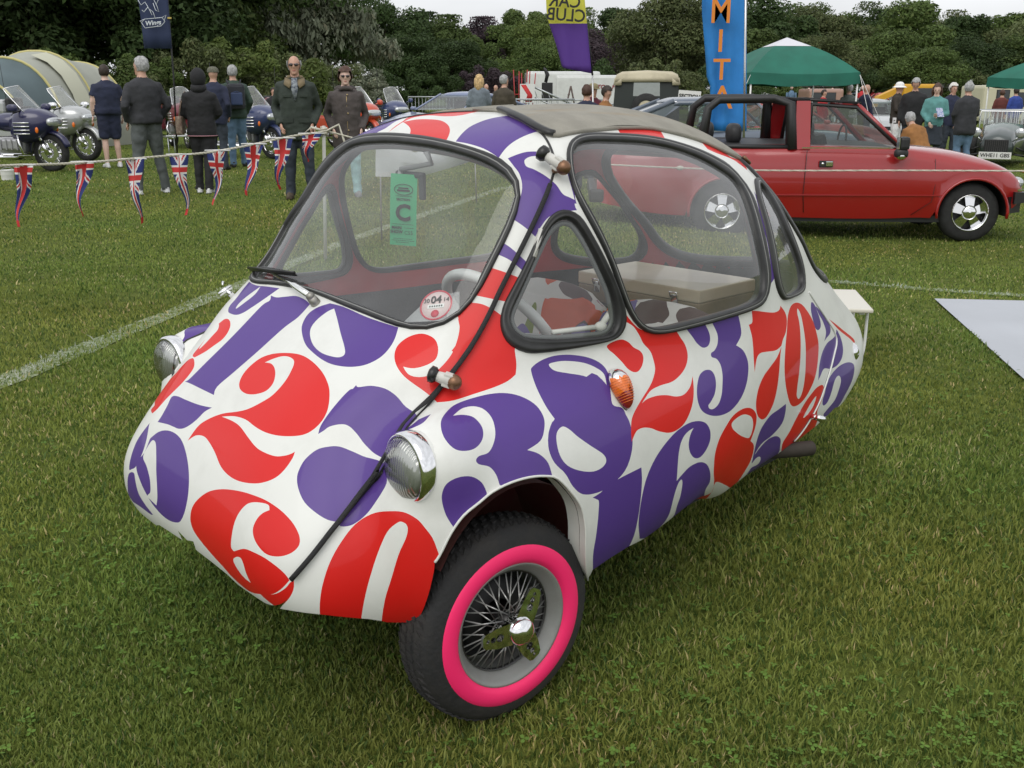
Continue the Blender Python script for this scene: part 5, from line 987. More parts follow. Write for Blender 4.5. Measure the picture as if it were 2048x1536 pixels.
        hn={'hood':'hood','cap':'flat_cap','sunhat':'sun_hat'}.get(kind,'hair'); m.build(hn,hm,root)
    if glasses:
        m=MB()
        for y in (.032,-.032): m.ell((.094,y,.012),(.006,.026,.018),0,14,8,M=HM,e=.8)
        m.tube([(.094,.01,.018),(.100,0,.020),(.094,-.01,.018)],.003,n=6,M=HM)
        for sg in (1,-1): m.tube([(.092,.055*sg,.018),(.04,.078*sg,.018),(-.02,.078*sg,.015)],.003,n=5,M=HM)
        m.build('sunglasses',mat('sunglass_lens',(.02,.012,.012),.08,coat=.6),root)
    if collar is not None:
        m=MB()
        for sg in (1,-1): m.loft([[T((.095,.012*sg,1.44)),T((.150,.060*sg,1.36)),T((.135,.120*sg,1.40)),T((.04,.105*sg,1.475))],[T((.105,.012*sg,1.46)),T((.165,.065*sg,1.375)),T((.145,.13*sg,1.42)),T((.03,.12*sg,1.50))]],0)
        m.tube([T((.06*math.cos(a),.085*math.sin(a),1.50)) for a in np.linspace(.7,5.6,14)],.024,n=6); m.build('collar',collar,root)
    return root,HM,T
face=lambda x,y: math.atan2(-y,-x)     # facing the camera from there
def away(p,off=0): return math.atan2(p.y,p.x)+off
random.seed(4)
# near visitors on the left
p=at(603,398); p1,hm1,T1=person(p,face(p.x,p.y)+R(-4),'balding man in sunglasses and dark green waxed jacket with corduroy collar, facing the camera',1.76,DKGRN,DJEAN,SHBR,('balding',HG),(POCK,POCK),jhem=.74,bulk=1.12,stance=((.05,.15),(-.02,-.13)),vox=.016,glasses=True,collar=CORD,skin=SKIN)
m=MB(); m.loft([[T1((.105,-.035,1.49)),T1((.105,.035,1.49)),T1((.07,.03,1.49)),T1((.07,-.03,1.49))],[T1((.165,-.04,1.36)),T1((.165,.04,1.36)),T1((.13,.04,1.36)),T1((.13,-.04,1.36))],[T1((.168,-.008,1.22)),T1((.168,.008,1.22)),T1((.13,.01,1.22)),T1((.13,-.01,1.22))]],0); m.build('striped_scarf',mat('scarf_grey',(.28,.31,.33),.8,col2=(.05,.06,.09),vscale=30),p1)
m=MB(); m.tube([T1((.152,0,z)) for z in np.linspace(1.22,.76,8)],.006,n=5)
for sg in (1,-1):
    m.box(tuple(T1((.158,.10*sg,.98))),(.012,.13,.05),bev=.004); m.box(tuple(T1((.150,.10*sg,1.28))),(.012,.11,.035),bev=.004)
m.build('jacket_placket',DKGRN,p1)
p=at(700,392); p2,hm2,T2=person(p,face(p.x,p.y)+R(3),'curly-haired woman in sunglasses and brown-grey zipped coat, aqua trousers, hands in pockets',1.62,BRN,AQUA,SHG,('curly',HR),(POCK,POCK),jhem=.68,bulk=1.12,stance=((.16,.10),(-.14,-.15)),vox=.016,glasses=True,skin=SKIN2)
m=MB(); m.tube([T2((.095,.09*math.sin(a),1.47+.02*math.cos(a))) for a in np.linspace(-1.6,1.6,9)],.03,n=8); m.tube([T2((-.06,.12*math.sin(a),1.46+.03*math.cos(a))) for a in np.linspace(-1.7,1.7,9)],.045,n=8); m.build('coat_hood',BRN,p2)
m=MB(); m.tube([T2((.152,0,z)) for z in np.linspace(1.38,.70,8)],.005,n=5); 
for z in (1.40,1.15,.92): m.ell(tuple(T2((.160,.012,z))),(.006,.012,.012))
m.build('coat_zip',mat('brass_popper',(.4,.3,.15),.4,metal=.8),p2)
p=at(228,336); person(p,away(p,R(14)),'stout man from behind in navy polo shirt, navy shorts and white trainers',1.76,NAVY,NAVY,SHW,('short',HD),(HANG,HANG),jacket=True,jhem=.93,bulk=1.22,shorts=True,sleeves=False,stance=((-.02,.11),(.03,-.12)),skin=SKIN2)
p=at(306,388); person(p,away(p,R(22)),'grey-haired man from behind in charcoal bomber jacket and grey trousers, legs apart',1.76,CHAR,GREYG,SHW,('short',HG),(((-.06,.28,1.14),(.10,.21,.95)),)*2,jhem=.92,bulk=1.15,stance=((-.03,.20),(.02,-.20)),vox=.018,hturn=R(35))
p=at(414,386); p3,h3,T3=person(p,away(p,R(-10)),'woman from behind in black hooded top with pink hem and black trousers',1.60,BLKC,BLKC,SHW,('hood',BLKC),(((.02,.26,1.15),(.16,.12,1.05)),)*2,jhem=.82,bulk=1.12,stance=((.02,.10),(-.12,-.06)),vox=.018)
m=MB(); m.tube([T3((.14*1.14*math.cos(a),.19*1.14*math.sin(a),.835)) for a in np.linspace(0,6.283,28,endpoint=False)],.006,n=5,closed=True); m.build('hem_piping',mat('pink_piping',(.5,.25,.3),.7),p3)
hb=thing('handbag','patterned brown handbag hanging from the shoulder of the woman in the black hooded top','handbag',p,away(p,R(-10)))
m=MB(); m.box((-.02,.27,.90),(.28,.09,.24),bev=.03); m.build('bag_body',mat('bag_pattern',(.10,.055,.04),.6,col2=(.25,.2,.15),vscale=22),hb); m=MB(); m.tube([(-.10,.27,1.0),(-.05,.24,1.18),(-.0,.19,1.33),(.03,.24,1.18),(.07,.27,1.0)],.010,n=6); m.build('bag_strap',mat('strap_brown',(.16,.11,.08),.7),hb)
p=at(440,340); person(p,away(p,R(-20)),'man in navy coat and mottled flat cap half hidden behind the hooded woman',1.72,NAVY,DJEAN,SHB,('cap',mat('cap_tweed',(.12,.12,.09),.9,var=.4,vscale=60)),(HANG,POCK),bulk=1.05)
p=at(478,334); person(p,away(p,R(8)),'grey-haired man from behind in dark green coat and blue jeans, wearing a rucksack',1.76,OLV,JEAN,SHB,('short',HG),(POCK,POCK),jhem=.86,bulk=1.08,stance=((-.08,.10),(.08,-.12)))
rk=thing('rucksack','black and navy rucksack on the back of the man in jeans','rucksack',p,away(p,R(8)))
m=MB(); m.box((-.22,0,1.24),(.19,.31,.44),bev=.06); m.build('pack_body',mat('pack_nylon',(.016,.018,.026),.6,bump=.4,bscale=30),rk); m=MB(); m.box((-.325,0,1.20),(.05,.20,.22),bev=.03); m.tube([(-.318,.08,1.30),(-.352,.0,1.33),(-.318,-.08,1.30)],.006,n=5); m.build('pack_pocket',mat('pack_blue',(.03,.05,.12),.6),rk)
m=MB()
for sg in (1,-1): m.tube([(-.14,.09*sg,1.44),(-.05,.12*sg,1.52),(.10,.13*sg,1.42)],.020,n=6,flat=.4)
m.build('pack_strap',mat('pack_nylon',(.016,.018,.026),.6),rk)
# middle distance
def far(px,py,d,rz,label,**k):
    q=atd(px,py,d); z=float(gz(q.x,q.y)); H=q.z-z; return person((q.x,q.y,z),rz,label,H,vox=k.pop('vox',.028),**k)
far(958,150,22,R(80),'woman with long blond hair and grey cardigan behind the bubble car roof',top=GRC,legs=DJEAN,hair=('long',HB),arms=(HANG,DOWNF),bulk=.95)
far(972,168,30,R(-60),'bald man in dark blazer between the blond woman and the man in tweed',top=NAVY,hair=('none',None),arms=(HANG,DOWNF))
far(992,170,33,R(-120),'bald-headed person in a dark jacket, furthest back behind the man in tweed',top=CHAR,hair=('none',None))
far(1008,151,21,R(60),'grey-haired man in brown tweed jacket standing at the barrier',top=KHAKI,legs=DJEAN,hair=('short',HG),arms=(HANG,DOWNF),bulk=1.05,hturn=R(-30))
far(1174,171,15,R(100),'dark-haired person in navy anorak from behind, left of the man in tan jacket',top=NAVY,hair=('short',mat('hair_chestnut',(.06,.025,.015),.6)),bulk=.92)
far(1186,168,17,R(-60),'person in tan baseball cap and maroon top behind the navy anorak',top=MAR,hair=('cap',mat('cap_tan',(.26,.22,.12),.8)),bulk=.9)
far(1212,173,15.5,R(-20),'dark-haired man in tan jacket over grey collar, head bowed',top=TAN,hair=('short',HD),htilt=R(25),hturn=R(-20),arms=(DOWNF,DOWNF))
far(1648,180,33,R(-50),'man in white shirt and red waistcoat by the pink van',top=REDC,legs=DJEAN,hair=('short',HD),htilt=R(10))
far(1700,169,27,R(100),'man in grey-green jacket from behind under the edge of the green canopy',top=cloth('grey_green',(.10,.12,.11)),hair=('short',HG))
far(1734,169,27,R(20),'bald man in dark blue suit beside the canopy leg',top=NAVY,legs=NAVY,hair=('none',None))
far(1799,165,25,R(-30),'person in round white sun hat, dark brown jacket and white trousers',top=cloth('dark_brown_jacket',(.035,.028,.022)),legs=WHC,shoe=SHW,hair=('sunhat',mat('hat_white',(.75,.75,.74),.7)),arms=(DOWNF,FRONT),jhem=.84)
far(1833,157,23,R(-110),'silver-haired man in black jacket looking down beside the teal sweater',top=BLKC,legs=DJEAN,hair=('short',HG),htilt=R(28),arms=(HANG,HANG),jhem=.82,bulk=1.12)
far(1876,168,22,R(-112),'auburn-haired woman in teal sweater and long dark skirt holding a leaflet',top=TEAL,legs=DJEAN,skirt=True,hair=('long',HR),htilt=R(12),arms=(FRONT,DOWNF),jhem=.90,bulk=1.0,skin=SKIN2)
far(1908,168,25,R(-80),'white-haired person in dark navy top between the teal sweater and the dark coat',top=NAVY,hair=('curly',HW))
far(1940,165,20.5,R(100),'grey-haired man from behind in dark grey coat and blue jeans, right of the teal sweater',top=CHAR,legs=JEAN,hair=('short',HG),arms=(DOWNF,DOWNF),jhem=.76,bulk=1.15)
q=atd(1838,330,19.0); q.z=float(gz(q.x,q.y)); person(q,R(110),'grey-haired man in tan leather jacket crouching with his back to the camera',1.75,TAN,cloth('dark_grey_trouser',(.05,.055,.06)),SHB,('short',HG),(((.16,.22,1.22),(.34,.10,1.12)),)*2,jhem=.90,bulk=1.15,lean=R(30),hipz=.42,knees=((.40,.20,.52),(.40,-.20,.48)),stance=((.30,.18),(.26,-.18)),vox=.025)
lf=thing('leaflet','folded blue and white leaflet in the hands of the woman in teal','leaflet',atd(1880,225,21.6)); m=MB(); m.box((0,0,0),(.14,.01,.20),rot=(R(-30),0,R(10))); m.build('leaflet_sheet',mat('leaflet_print',(.55,.58,.68),.5,col2=(.12,.16,.4),vscale=40),lf)

# ---------------------------------------------------------------- vehicles
GLC=glass('car_glass_tinted',(.62,.68,.66),.03,1.2,.02); GLB=glass('bike_screen',(.85,.87,.88),.14,1.5,.05)
BLT=mat('black_trim',(.015,.015,.016),.5); TYB=mat('tyre_black',(.018,.018,.018),.8,var=.3,vscale=20); PLW=mat('plate_white',(.72,.72,.70),.4); LMP=mat('lamp_glass',(.55,.57,.58),.1,metal=.6); ORG=mat('orange_lens',(.75,.17,.02),.2)
def paint(n,c,r=.25,**k): return mat(n,c,r,coat=.8,dirt=k.pop('dirt',.05),**k)
def cwheel(par,x,y,r,w,out,rimm=CHR,style='spoke5',hub=.62,name='wheel'):
    h=thing_part(name,par); h.location=(x,y,r); s=out
    m=MB(); m.lathe([(r*hub,-w/2*s),(r*.86,-w/2*s),(r*.98,-w*.38*s),(r,-w*.2*s),(r,w*.2*s),(r*.98,w*.38*s),(r*.86,w/2*s),(r*hub,w/2*s)],0,36,axis='y'); m.build('tyre',TYB,h)
    m=MB(); R0=r*hub; m.lathe([(R0,w*.5*s),(R0*1.03,w*.52*s),(R0*.97,w*.50*s),(R0*.92,w*.30*s),(R0*.86,w*.12*s)],0,36,axis='y')
    m.lathe([(R0*.42,w*.10*s),(R0*.40,w*.42*s),(R0*.30,w*.48*s),(R0*.12,w*.50*s),(.001,w*.51*s)],0,24,axis='y')
    if style=='spoke5':
        for k in range(5):
            a=2*math.pi*k/5+.3; 
            for d in (0,):
                c,s_=math.cos(a),math.sin(a); t=(-s_,c)
                rg=[]
                for rr,hw,yy in ((R0*.36,R0*.22,w*.36*s),(R0*.95,R0*.30,w*.20*s)):
                    rg.append([(c*rr+t[0]*hw,yy,s_*rr+t[1]*hw),(c*rr-t[0]*hw,yy,s_*rr-t[1]*hw),(c*rr-t[0]*hw,yy-.03*s,s_*rr-t[1]*hw),(c*rr+t[0]*hw,yy-.03*s,s_*rr+t[1]*hw)])
                m.loft(rg,0,smooth=False)
    elif style=='disc': m.lathe([(R0*.9,w*.2*s),(R0*.45,w*.34*s),(R0*.3,w*.4*s)],0,24,axis='y')
    elif style=='wire':
        for k in range(24):
            a=2*math.pi*k/24; b=a+(.5 if k%2 else -.5); m.tube([(R0*.12*math.cos(b),w*.4*s,R0*.12*math.sin(b)),(R0*.93*math.cos(a),w*.15*s,R0*.93*math.sin(a))],.004,n=4)
    m.build('rim',rimm,h)
    m=MB(); m.lathe([(R0*.95,w*.02*s),(.001,w*.02*s)],0,24,axis='y'); m.build('brake_disc',BLT,h)
    return h
def lerp(tab,x): return float(catmull([t[0] for t in tab],[t[1] for t in tab],np.array(x)))
def carbody(xs,W_,top,belt,zlo,wheels,wr,crease=.5,cock=None,name='body'):
    "lofted lower body; xs rear to front; the arches rise over the wheels"
    rings=[];ck=[]
    for x in xs:
        w_=lerp(W_,x); zb=lerp(belt,x); zt=lerp(top,x); zl=lerp(zlo,x)
        for wx in wheels:
            d=abs(x-wx); ra=wr*1.16
            if d<ra: zl=max(zl,wr+math.sqrt(ra*ra-d*d)*.98)
        zc=max(min(crease,zb-.08),zl+.02); zb2=max(zb,zc+.05)
        half=[(w_*.93 if zl<.35 else w_*1.015,zl),(w_*1.0,zc),(w_*1.01,zc+(zb2-zc)*.35),(w_*.985,zc+(zb2-zc)*.8),(w_*.93,zb2),(w_*.80,zb2+(zt-zb2)*.55),(w_*.45,zt-.006),(0,zt)]
        rings.append([(x,-y,z) for y,z in half]+[(x,y,z) for y,z in half[-2::-1]]); ck.append(cock and cock[0]<x<cock[1])
    m=MB(); n=len(rings[0]); vs=[p for r in rings for p in r]
    for i in range(len(rings)-1):
        for j in range(n-1):
            mi=1 if (ck[i] and ck[i+1] and 5<=j<=n-7) else 0
            m.f.append((i*n+j,i*n+j+1,(i+1)*n+j+1,(i+1)*n+j)[::-1]); m.m.append(mi); m.s.append(True)
    m.v=vs
    for k,fl in ((0,False),(len(rings)-1,True)):
        f=tuple(k*n+j for j in range(n)); m.f.append(f if fl else f[::-1]); m.m.append(0); m.s.append(False)
    return m
def archlip(par,m_,xw,wr,w_,s,zlo=.28):
    ra=wr*1.17; pts=[(xw+ra*math.cos(a),s*w_*1.02,wr+ra*.98*math.sin(a)) for a in np.linspace(-.15,math.pi+.15,20)]
    m=MB(); m.tube(pts,.016,n=6); m.build('arch_lip',m_,par)
    m=MB(); m.loft([[(xw+ra*math.cos(a),s*y,wr+ra*math.sin(a)) for a in np.linspace(-.1,math.pi+.1,16)] for y in (w_*1.0,w_*.6)],0,cap=False,closed=False); m.add([(xw+ra*math.cos(a),s*w_*.6,wr+ra*math.sin(a)) for a in np.linspace(-.1,math.pi+.1,16)],[tuple(range(16))],0,False); m.build('wheel_well',BLT,par)
def place2(pa,pb,xa,xb):
    "root position and heading so that local x=xa falls on pa and x=xb on pb (ground)"
    d=(pb-pa); a=math.atan2(d.y,d.x); o=pa-Vector((math.cos(a),math.sin(a),0))*xa; return o,a
# ---- red open four-seater
FW=at(1926,482); d_=Vector((1,-.055,0)).normalized(); RW=FW-d_*2.54; n_=Vector((-d_.y,d_.x,0)); O_=FW+n_*.70; O_.z=float(gz(O_.x,O_.y))
ra_=math.atan2(d_.y,d_.x)
rc=thing('open_car','bright red open-top four-seater car with black roll hoop and polished five-slot wheels, parked side-on','car',O_,ra_,)
RED=paint('bright_red_paint',(.30,.006,.008),.2)
xs=list(np.linspace(-3.85,.575,92)); XW=(0,-2.54)
TOPR=[(-3.9,.62),(-3.7,.90),(-3.3,.98),(-2.6,1.0),(-1.0,.985),(-.74,.975),(-.4,.95),(0,.895),(.28,.81),(.46,.715),(.575,.60)]
BEL=[(-3.9,.55),(-3.7,.84),(-3.3,.93),(-2.6,.955),(-1.0,.945),(-.7,.93),(-.3,.87),(0,.82),(.28,.75),(.46,.66),(.575,.56)]
b=carbody(xs,[(-3.9,.66),(-3.6,.78),(-2.6,.83),(-1.2,.84),(0,.83),(.34,.80),(.50,.72),(.575,.60)],TOPR,BEL,[(-3.9,.40),(-3.4,.30),(-2,.25),(-.6,.25),(.4,.34),(.575,.46)],XW,.305,.48,(-2.75,-.80))
b.build('body',[RED,BLT],rc)
for x in XW:
    for s in (1,-1): cwheel(rc,x,.70*s,.305,.20,s,CHR,'spoke5',.60); archlip(rc,RED,x,.305,.835,s)
m=MB(); m.box((-1.27,-.852,.485),(1.95,.006,.012)); m.box((-1.27,.852,.485),(1.95,.006,.012)); m.build('waist_crease',RED,rc)
m=MB()
for s in (1,-1):
    m.tube([(-1.72,-.849*s,.94),(-1.725,-.853*s,.7),(-1.73,-.853*s,.5),(-1.70,-.80*s,.30)],.004,n=4); m.tube([(-.42,-.83*s,.85),(-.40,-.850*s,.6),(-.42,-.850*s,.42),(-.60,-.80*s,.28)],.003,n=4)
m.build('panel_gap',BLT,rc)
m=MB(); m.box((-1.52,-.855,.80),(.14,.012,.065),bev=.008); m.build('door_lock_plate',BLT,rc); m=MB(); m.box((-1.49,-.862,.80),(.07,.012,.05),bev=.006); m.ell((-1.555,-.862,.80),(.014,.006,.014)); m.build('door_handle',CHR,rc)
m=MB(); m.loft([[(.37,y*.97,.30),(.55,y*.80,.30),(.55,y*.80,.47),(.37,y*.97,.47)] for y in (-.84,.84)],0,smooth=False); m.loft([[(.42,-.83,.40),(.64,-.70,.41),(.64,-.70,.50),(.42,-.83,.52)],[(.42,.83,.40),(.64,.70,.41),(.64,.70,.50),(.42,.83,.52)]],0,smooth=False); m.build('front_bumper',BLT,rc); m=MB(); m.box((-1.27,0,.235),(2.0,1.5,.07)); m.build('sill',BLT,rc); m=MB(); m.box((-3.85,0,.45),(.16,1.45,.14),bev=.03); m.build('rear_bumper',BLT,rc)
m=MB(); m.box((.52,-.74,.535),(.16,.03,.02)); m.build('bumper_strip',CHR,rc); m=MB(); m.ell((.50,.62,.60),(.07,.09,.06)); m.ell((.50,-.62,.60),(.07,.09,.06)); m.build('headlight',LMP,rc)
# windscreen frame, door glass frame, roll hoop
for s in (1,-1):
    m=MB(); m.tube([(-.72,-.74*s,.94),(-1.18,-.62*s,1.37)],[.030,.026],n=6); m.build('screen_pillar',RED,rc)
    m=MB(); m.tube([(-.76,-.745*s,.955),(-1.20,-.625*s,1.355),(-1.66,-.635*s,1.385),(-1.68,-.72*s,.955)],.022,n=6); m.build('window_frame',BLT,rc)
    m=MB(); m.add([(-.78,-.74*s,.95),(-1.20,-.63*s,1.35),(-1.66,-.64*s,1.38),(-1.68,-.74*s,.95)],[(0,1,2,3)],0,False); m.build('door_window',GLC,rc)
    m=MB(); m.loft([[(-1.68,-.80*s,.94),(-1.84,-.80*s,.94),(-1.84,-.74*s,.94),(-1.68,-.74*s,.94)],[(-1.68,-.66*s,1.42),(-1.82,-.66*s,1.42),(-1.82,-.60*s,1.42),(-1.68,-.60*s,1.42)]],0,smooth=False); m.build('door_pillar',RED,rc)
    m=MB(); m.tube([(-1.86,-.76*s,.93),(-1.88,-.66*s,1.39),(-2.05,-.64*s,1.44),(-2.60,-.62*s,1.435),(-2.72,-.65*s,1.34),(-2.78,-.73*s,.95)],[.065,.055,.045,.045,.045,.055],n=8); m.tube([(-1.86,-.77*s,.96),(-2.4,-.77*s,.965),(-2.74,-.75*s,.97)],.028,n=6); m.build('roll_hoop',BLT,rc)
    m=MB(); m.add([(-.735+.0,-.70,.95),(-.735,.70,.95),(-1.18,.60,1.36),(-1.18,-.60,1.36)],[(0,1,2,3)],0,False) if s==1 else None
    if s==1: m.build('windscreen',GLC,rc)
m=MB(); m.tube([(-1.18,-.64,1.375),(-1.18,.64,1.375)],.03,n=6,flat=.6); m.build('screen_header',RED,rc)
m=MB(); m.loft([[(-1.16,y,1.41),(-1.72,y,1.455),(-1.90,y,1.45),(-1.90,y,1.42),(-1.72,y,1.42),(-1.16,y,1.385)] for y in (-.64,-.50)],0); m.loft([[(-1.16,y,1.41),(-1.72,y,1.455),(-1.90,y,1.45),(-1.90,y,1.42),(-1.72,y,1.42),(-1.16,y,1.385)] for y in (.50,.64)],0); m.loft([[(-1.68,y,1.44),(-1.90,y,1.45),(-1.90,y,1.40),(-1.68,y,1.40)] for y in (-.64,.64)],0); m.build('t_bar_roof',BLT,rc)
INB=mat('seat_vinyl_black',(.02,.02,.021),.5)
for y in (-.35,.35):
    m=MB(); m.box((-1.50,y,.86),(.16,.46,.46),bev=.05,rot=(0,R(-14),0)); m.box((-2.42,y,.80),(.16,.46,.30),bev=.05,rot=(0,R(-14),0)); m.build('seat',INB,rc)
    m=MB(); m.ell((-1.62,y,1.13),(.06,.13,.09),e=.8); m.build('headrest',INB,rc)
    m=MB(); m.ell((-2.40-.2*(y>0),y,1.08),(.08,.15,.11),e=.7); m.build('headrest',INB,rc)
m=MB(); m.tube([(-1.08+.05*math.sin(a)*.3,.36+.18*math.cos(a),.98+.17*math.sin(a)) for a in np.linspace(0,6.283,22,endpoint=False)],.011,n=6,closed=True); m.build('steering_wheel',INB,rc)
m=MB(); m.box((-1.06,.05,1.27),(.03,.26,.075),bev=.015); m.build('rear_view_mirror',mat('mirror_cream',(.45,.45,.42),.3),rc)
m=MB(); m.tube([(-.78,-.84,.90),(-.80,-.90,.90)],.012); m.ell((-.80,-.93,.91),(.07,.05,.05),e=.7); m.box((-.78,-.93,1.01),(.10,.11,.13),bev=.03); m.build('door_mirror',BLT,rc); m=MB(); m.box((-.836,-.93,1.01),(.006,.095,.11)); m.ell((-.80,-.93,.885),(.062,.052,.045)); m.build('mirror_glass',CHR,rc)
m=MB(); m.box((-1.27,-.835,.958),(1.0,.010,.012)); m.build('belt_strip',CHR,rc)
# ---- generic closed car
def saloon(label,loc,rz,pm,L=4.2,fo=.78,wb=2.5,hw=.80,zh=.86,zd=.90,zbelt=.88,zr=1.34,gh=(-.75,-1.35,-2.25,-3.05),cat='car',detail=True,name='parked_car',front='plain',stripe=None,plate=None,wheel=CHR,trim=CHR,group='cars parked on the far side of the field',scale=1):
    c=thing(name,label,cat,loc,rz,group,scale)
    ro=fo+L-wb-fo-0; x0=-(L-fo); wr=.30
    xs=list(np.linspace(x0,fo,70 if detail else 34))
    top=[(x0,zd*.72),(x0+.12,zd*.97),(gh[3],zd),(gh[0],zh+.02),(fo-.35,zh*.90),(fo-.08,zh*.78),(fo,zh*.62)]
    bel=[(x0,zd*.62),(x0+.12,zd*.90),(gh[3],zbelt),(gh[0],zbelt-.03),(fo-.35,zh*.83),(fo-.08,zh*.70),(fo,zh*.55)]
    b=carbody(xs,[(x0,hw*.86),(x0+.3,hw*.97),(-1.2,hw),(fo-.4,hw*.97),(fo-.08,hw*.88),(fo,hw*.74)],top,bel,[(x0,.40),(x0+.4,.26),(-1,.22),(fo-.3,.26),(fo,.36)],(0,-wb),wr,.55)
    b.build('body',[pm,BLT],c)
    for x in (0,-wb):
        for s in (1,-1): cwheel(c,x,(hw-.11)*s,wr,.18,s,wheel,'disc' if not detail else 'spoke5',.6)
        for s in (1,-1): archlip(c,pm,x,wr,hw,s)
    a0,a1,a2,a3=gh; wb_=hw*.90; wt=hw*.70; z0=zbelt+.0; zt=zr
    def q(x,y,z): return (x,y,z)
    G={'windscreen':[q(a0,-wb_,z0),q(a0,wb_,z0),q(a1,wt,zt-.03),q(a1,-wt,zt-.03)],'rear_window':[q(a3,wb_*.95,z0+.02),q(a3,-wb_*.95,z0+.02),q(a2,-wt,zt-.04),q(a2,wt,zt-.04)]}
    for k,v in G.items(): m=MB(); m.add(v,[(0,1,2,3)],0,False); m.build(k,GLC,c)
    xb=(a1+a2)/2-.05
    for s in (1,-1):
        for (xa,xc,ya,yc) in ((a0-.06,xb,a1-.02,xb),(xb-.05,a3+.12,xb-.05,a2+.02)):
            m=MB(); m.add([q(xa,-wb_*s,z0+.01),q(xc,-wb_*s,z0+.01),q(yc,-wt*1.0*s,zt-.05),q(ya,-wt*1.0*s,zt-.05)],[(0,1,2,3)],0,False); m.build('side_window',GLC,c)
        for pts_,rr_ in (([q(a0,-wb_*s,z0),q(a1,-wt*s,zt-.03)],.024),([q(a3,-wb_*.95*s,z0),q(a2,-wt*s,zt-.04)],[.06,.04]),([q(xb-.02,-wb_*s,z0),q(xb-.02,-wt*s,zt-.04)],.025)): m=MB(); m.tube(pts_,rr_,n=6); m.build('pillar',pm,c)
        if detail: m=MB(); m.tube([q(a0-.05,-wb_*1.012*s,z0+.015),q(a1,-wt*1.015*s,zt-.045),q(a2,-wt*1.015*s,zt-.055),q(a3+.1,-wb_*1.0*s,z0+.03)],.010,n=5,closed=True); m.tube([q(xb,-wb_*1.012*s,z0+.02),q(xb,-wt*1.012*s,zt-.05)],.008,n=5); m.build('window_trim',trim,c)
        if detail: m=MB(); m.ell(q(a0-.12,-(hw+.09)*s,z0+.03),(.06,.08,.05),e=.7); m.build('door_mirror',pm,c)
    rings=[]
    for x,zz,ww in ((a2-.10,zt-.07,wt*.98),(a2+.08,zt-.015,wt*1.04),((a1+a2)/2,zt,wt*1.05),(a1-.10,zt-.012,wt*1.04),(a1+.06,zt-.06,wt*.99)):
        rings.append([(x,y*ww,zz+.03-.055*abs(y)**3) for y in np.linspace(-1,1,9)]+[(x,y*ww*1.03,zt-.115) for y in np.linspace(1,-1,9)])
    m=MB(); m.loft(rings,0,flip=True); rf=m.build('roof',pm,c)
    for s in (1,-1):
        m=MB(); xq=a3+(a2-a3)*.55; m.loft([[(a3-.02,-wb_*.955*s,z0-.02),(xq,-wb_*1.012*s,z0-.02),(a2+.16,-wt*1.03*s,zt-.09),(a2-.10,-wt*.99*s,zt-.05)],[(a3-.02,-wb_*.80*s,z0-.02),(xq,-wb_*.85*s,z0-.02),(a2+.16,-wt*.86*s,zt-.09),(a2-.10,-wt*.84*s,zt-.05)]],0,smooth=False); m.build('rear_quarter',pm,c)
    if stripe:
        for y in (-.09,.09):
            m=MB(); m.loft([[(x,y-.05,z),(x,y+.05,z),(x,y+.05,z-.01),(x,y-.05,z-.01)] for x,z in ((a2,zt+.0),((a1+a2)/2,zt+.014),(a1-.06,zt+.002),(a1+.02,zt-.03))],0,smooth=False); m.build('roof_stripe',stripe,c)
    for bx_ in (fo-.02,x0+.02): m=MB(); m.box((bx_,0,.41),(.12,hw*1.57,.14),bev=.03); m.build('bumper',trim if front=='chrome' else BLT,c)
    for s in (1,-1):
        m=MB(); m.ell((fo-.10,hw*.66*s,zh*.66),(.06,.11,.085)); m.build('headlight',LMP,c); m=MB(); m.box((x0+.01,hw*.72*s,zd*.72),(.05,.22,.12),bev=.02); m.build('tail_light',mat('red_lens',(.3,.02,.02),.2),c)
    m=MB(); m.box((fo-.02,0,zh*.60),(.04,hw*.9,.13)); m.build('grille',BLT,c)
    m=MB(); m.box((fo+.045,0,.42),(.01,.50,.11)); m.build('number_plate',PLW,c)
    if detail:
        for y in (-.33,.33): m=MB(); m.box((-1.75,y,.80),(.14,.44,.56),bev=.05,rot=(0,R(-12),0)); m.build('seat',INB,c)
    return c
def gp(px,py,d):
    q=atd(px,py,d); q.z=float(gz(q.x,q.y)); return q
GRYB=paint('grey_blue_paint',(.10,.125,.165)); q=gp(1650,300,18.6)
cpe=saloon('grey-blue fastback coupe with chrome window surrounds parked behind the red open car',q,R(4),GRYB,L=4.6,zr=1.40,gh=(-.95,-1.5,-2.85,-4.0),zbelt=.90,front='chrome',group='cars parked on the far side of the field')
q=gp(846,240,25); saloon('silver-blue sports car with two white roof stripes, seen from its front corner',q,R(-128),paint('silver_blue_paint',(.17,.21,.33)),L=4.2,zr=1.28,zh=.80,hw=.84,stripe=PLW,gh=(-.55,-1.3,-2.0,-3.3))
q=gp(1690,240,24); saloon('red small car with a rounded roof, behind the red open car',q,R(10),paint('soft_red_paint',(.40,.06,.05)),L=3.6,wb=2.2,zr=1.30)
q=gp(1762,240,31); saloon('pale silver car facing the camera, between the blue suit and the white hat',q,R(-95),paint('pale_silver_paint',(.42,.44,.45)),L=3.9,zr=1.3)
q=gp(1532,250,30); saloon('pale turquoise classic car with white roof, seen past the blue banner',q,R(-75),paint('turquoise_paint',(.22,.42,.40)),L=3.8,zr=1.4)
FAR=[(1555,62,'white'),(1590,70,'silver'),(1700,58,'red'),(1742,64,'pale blue'),(1480,75,'dark blue'),(1690,85,'white'),(1780,80,'grey'),(1870,66,'dark green'),(1955,60,'pale grey'),(2020,70,'maroon')]
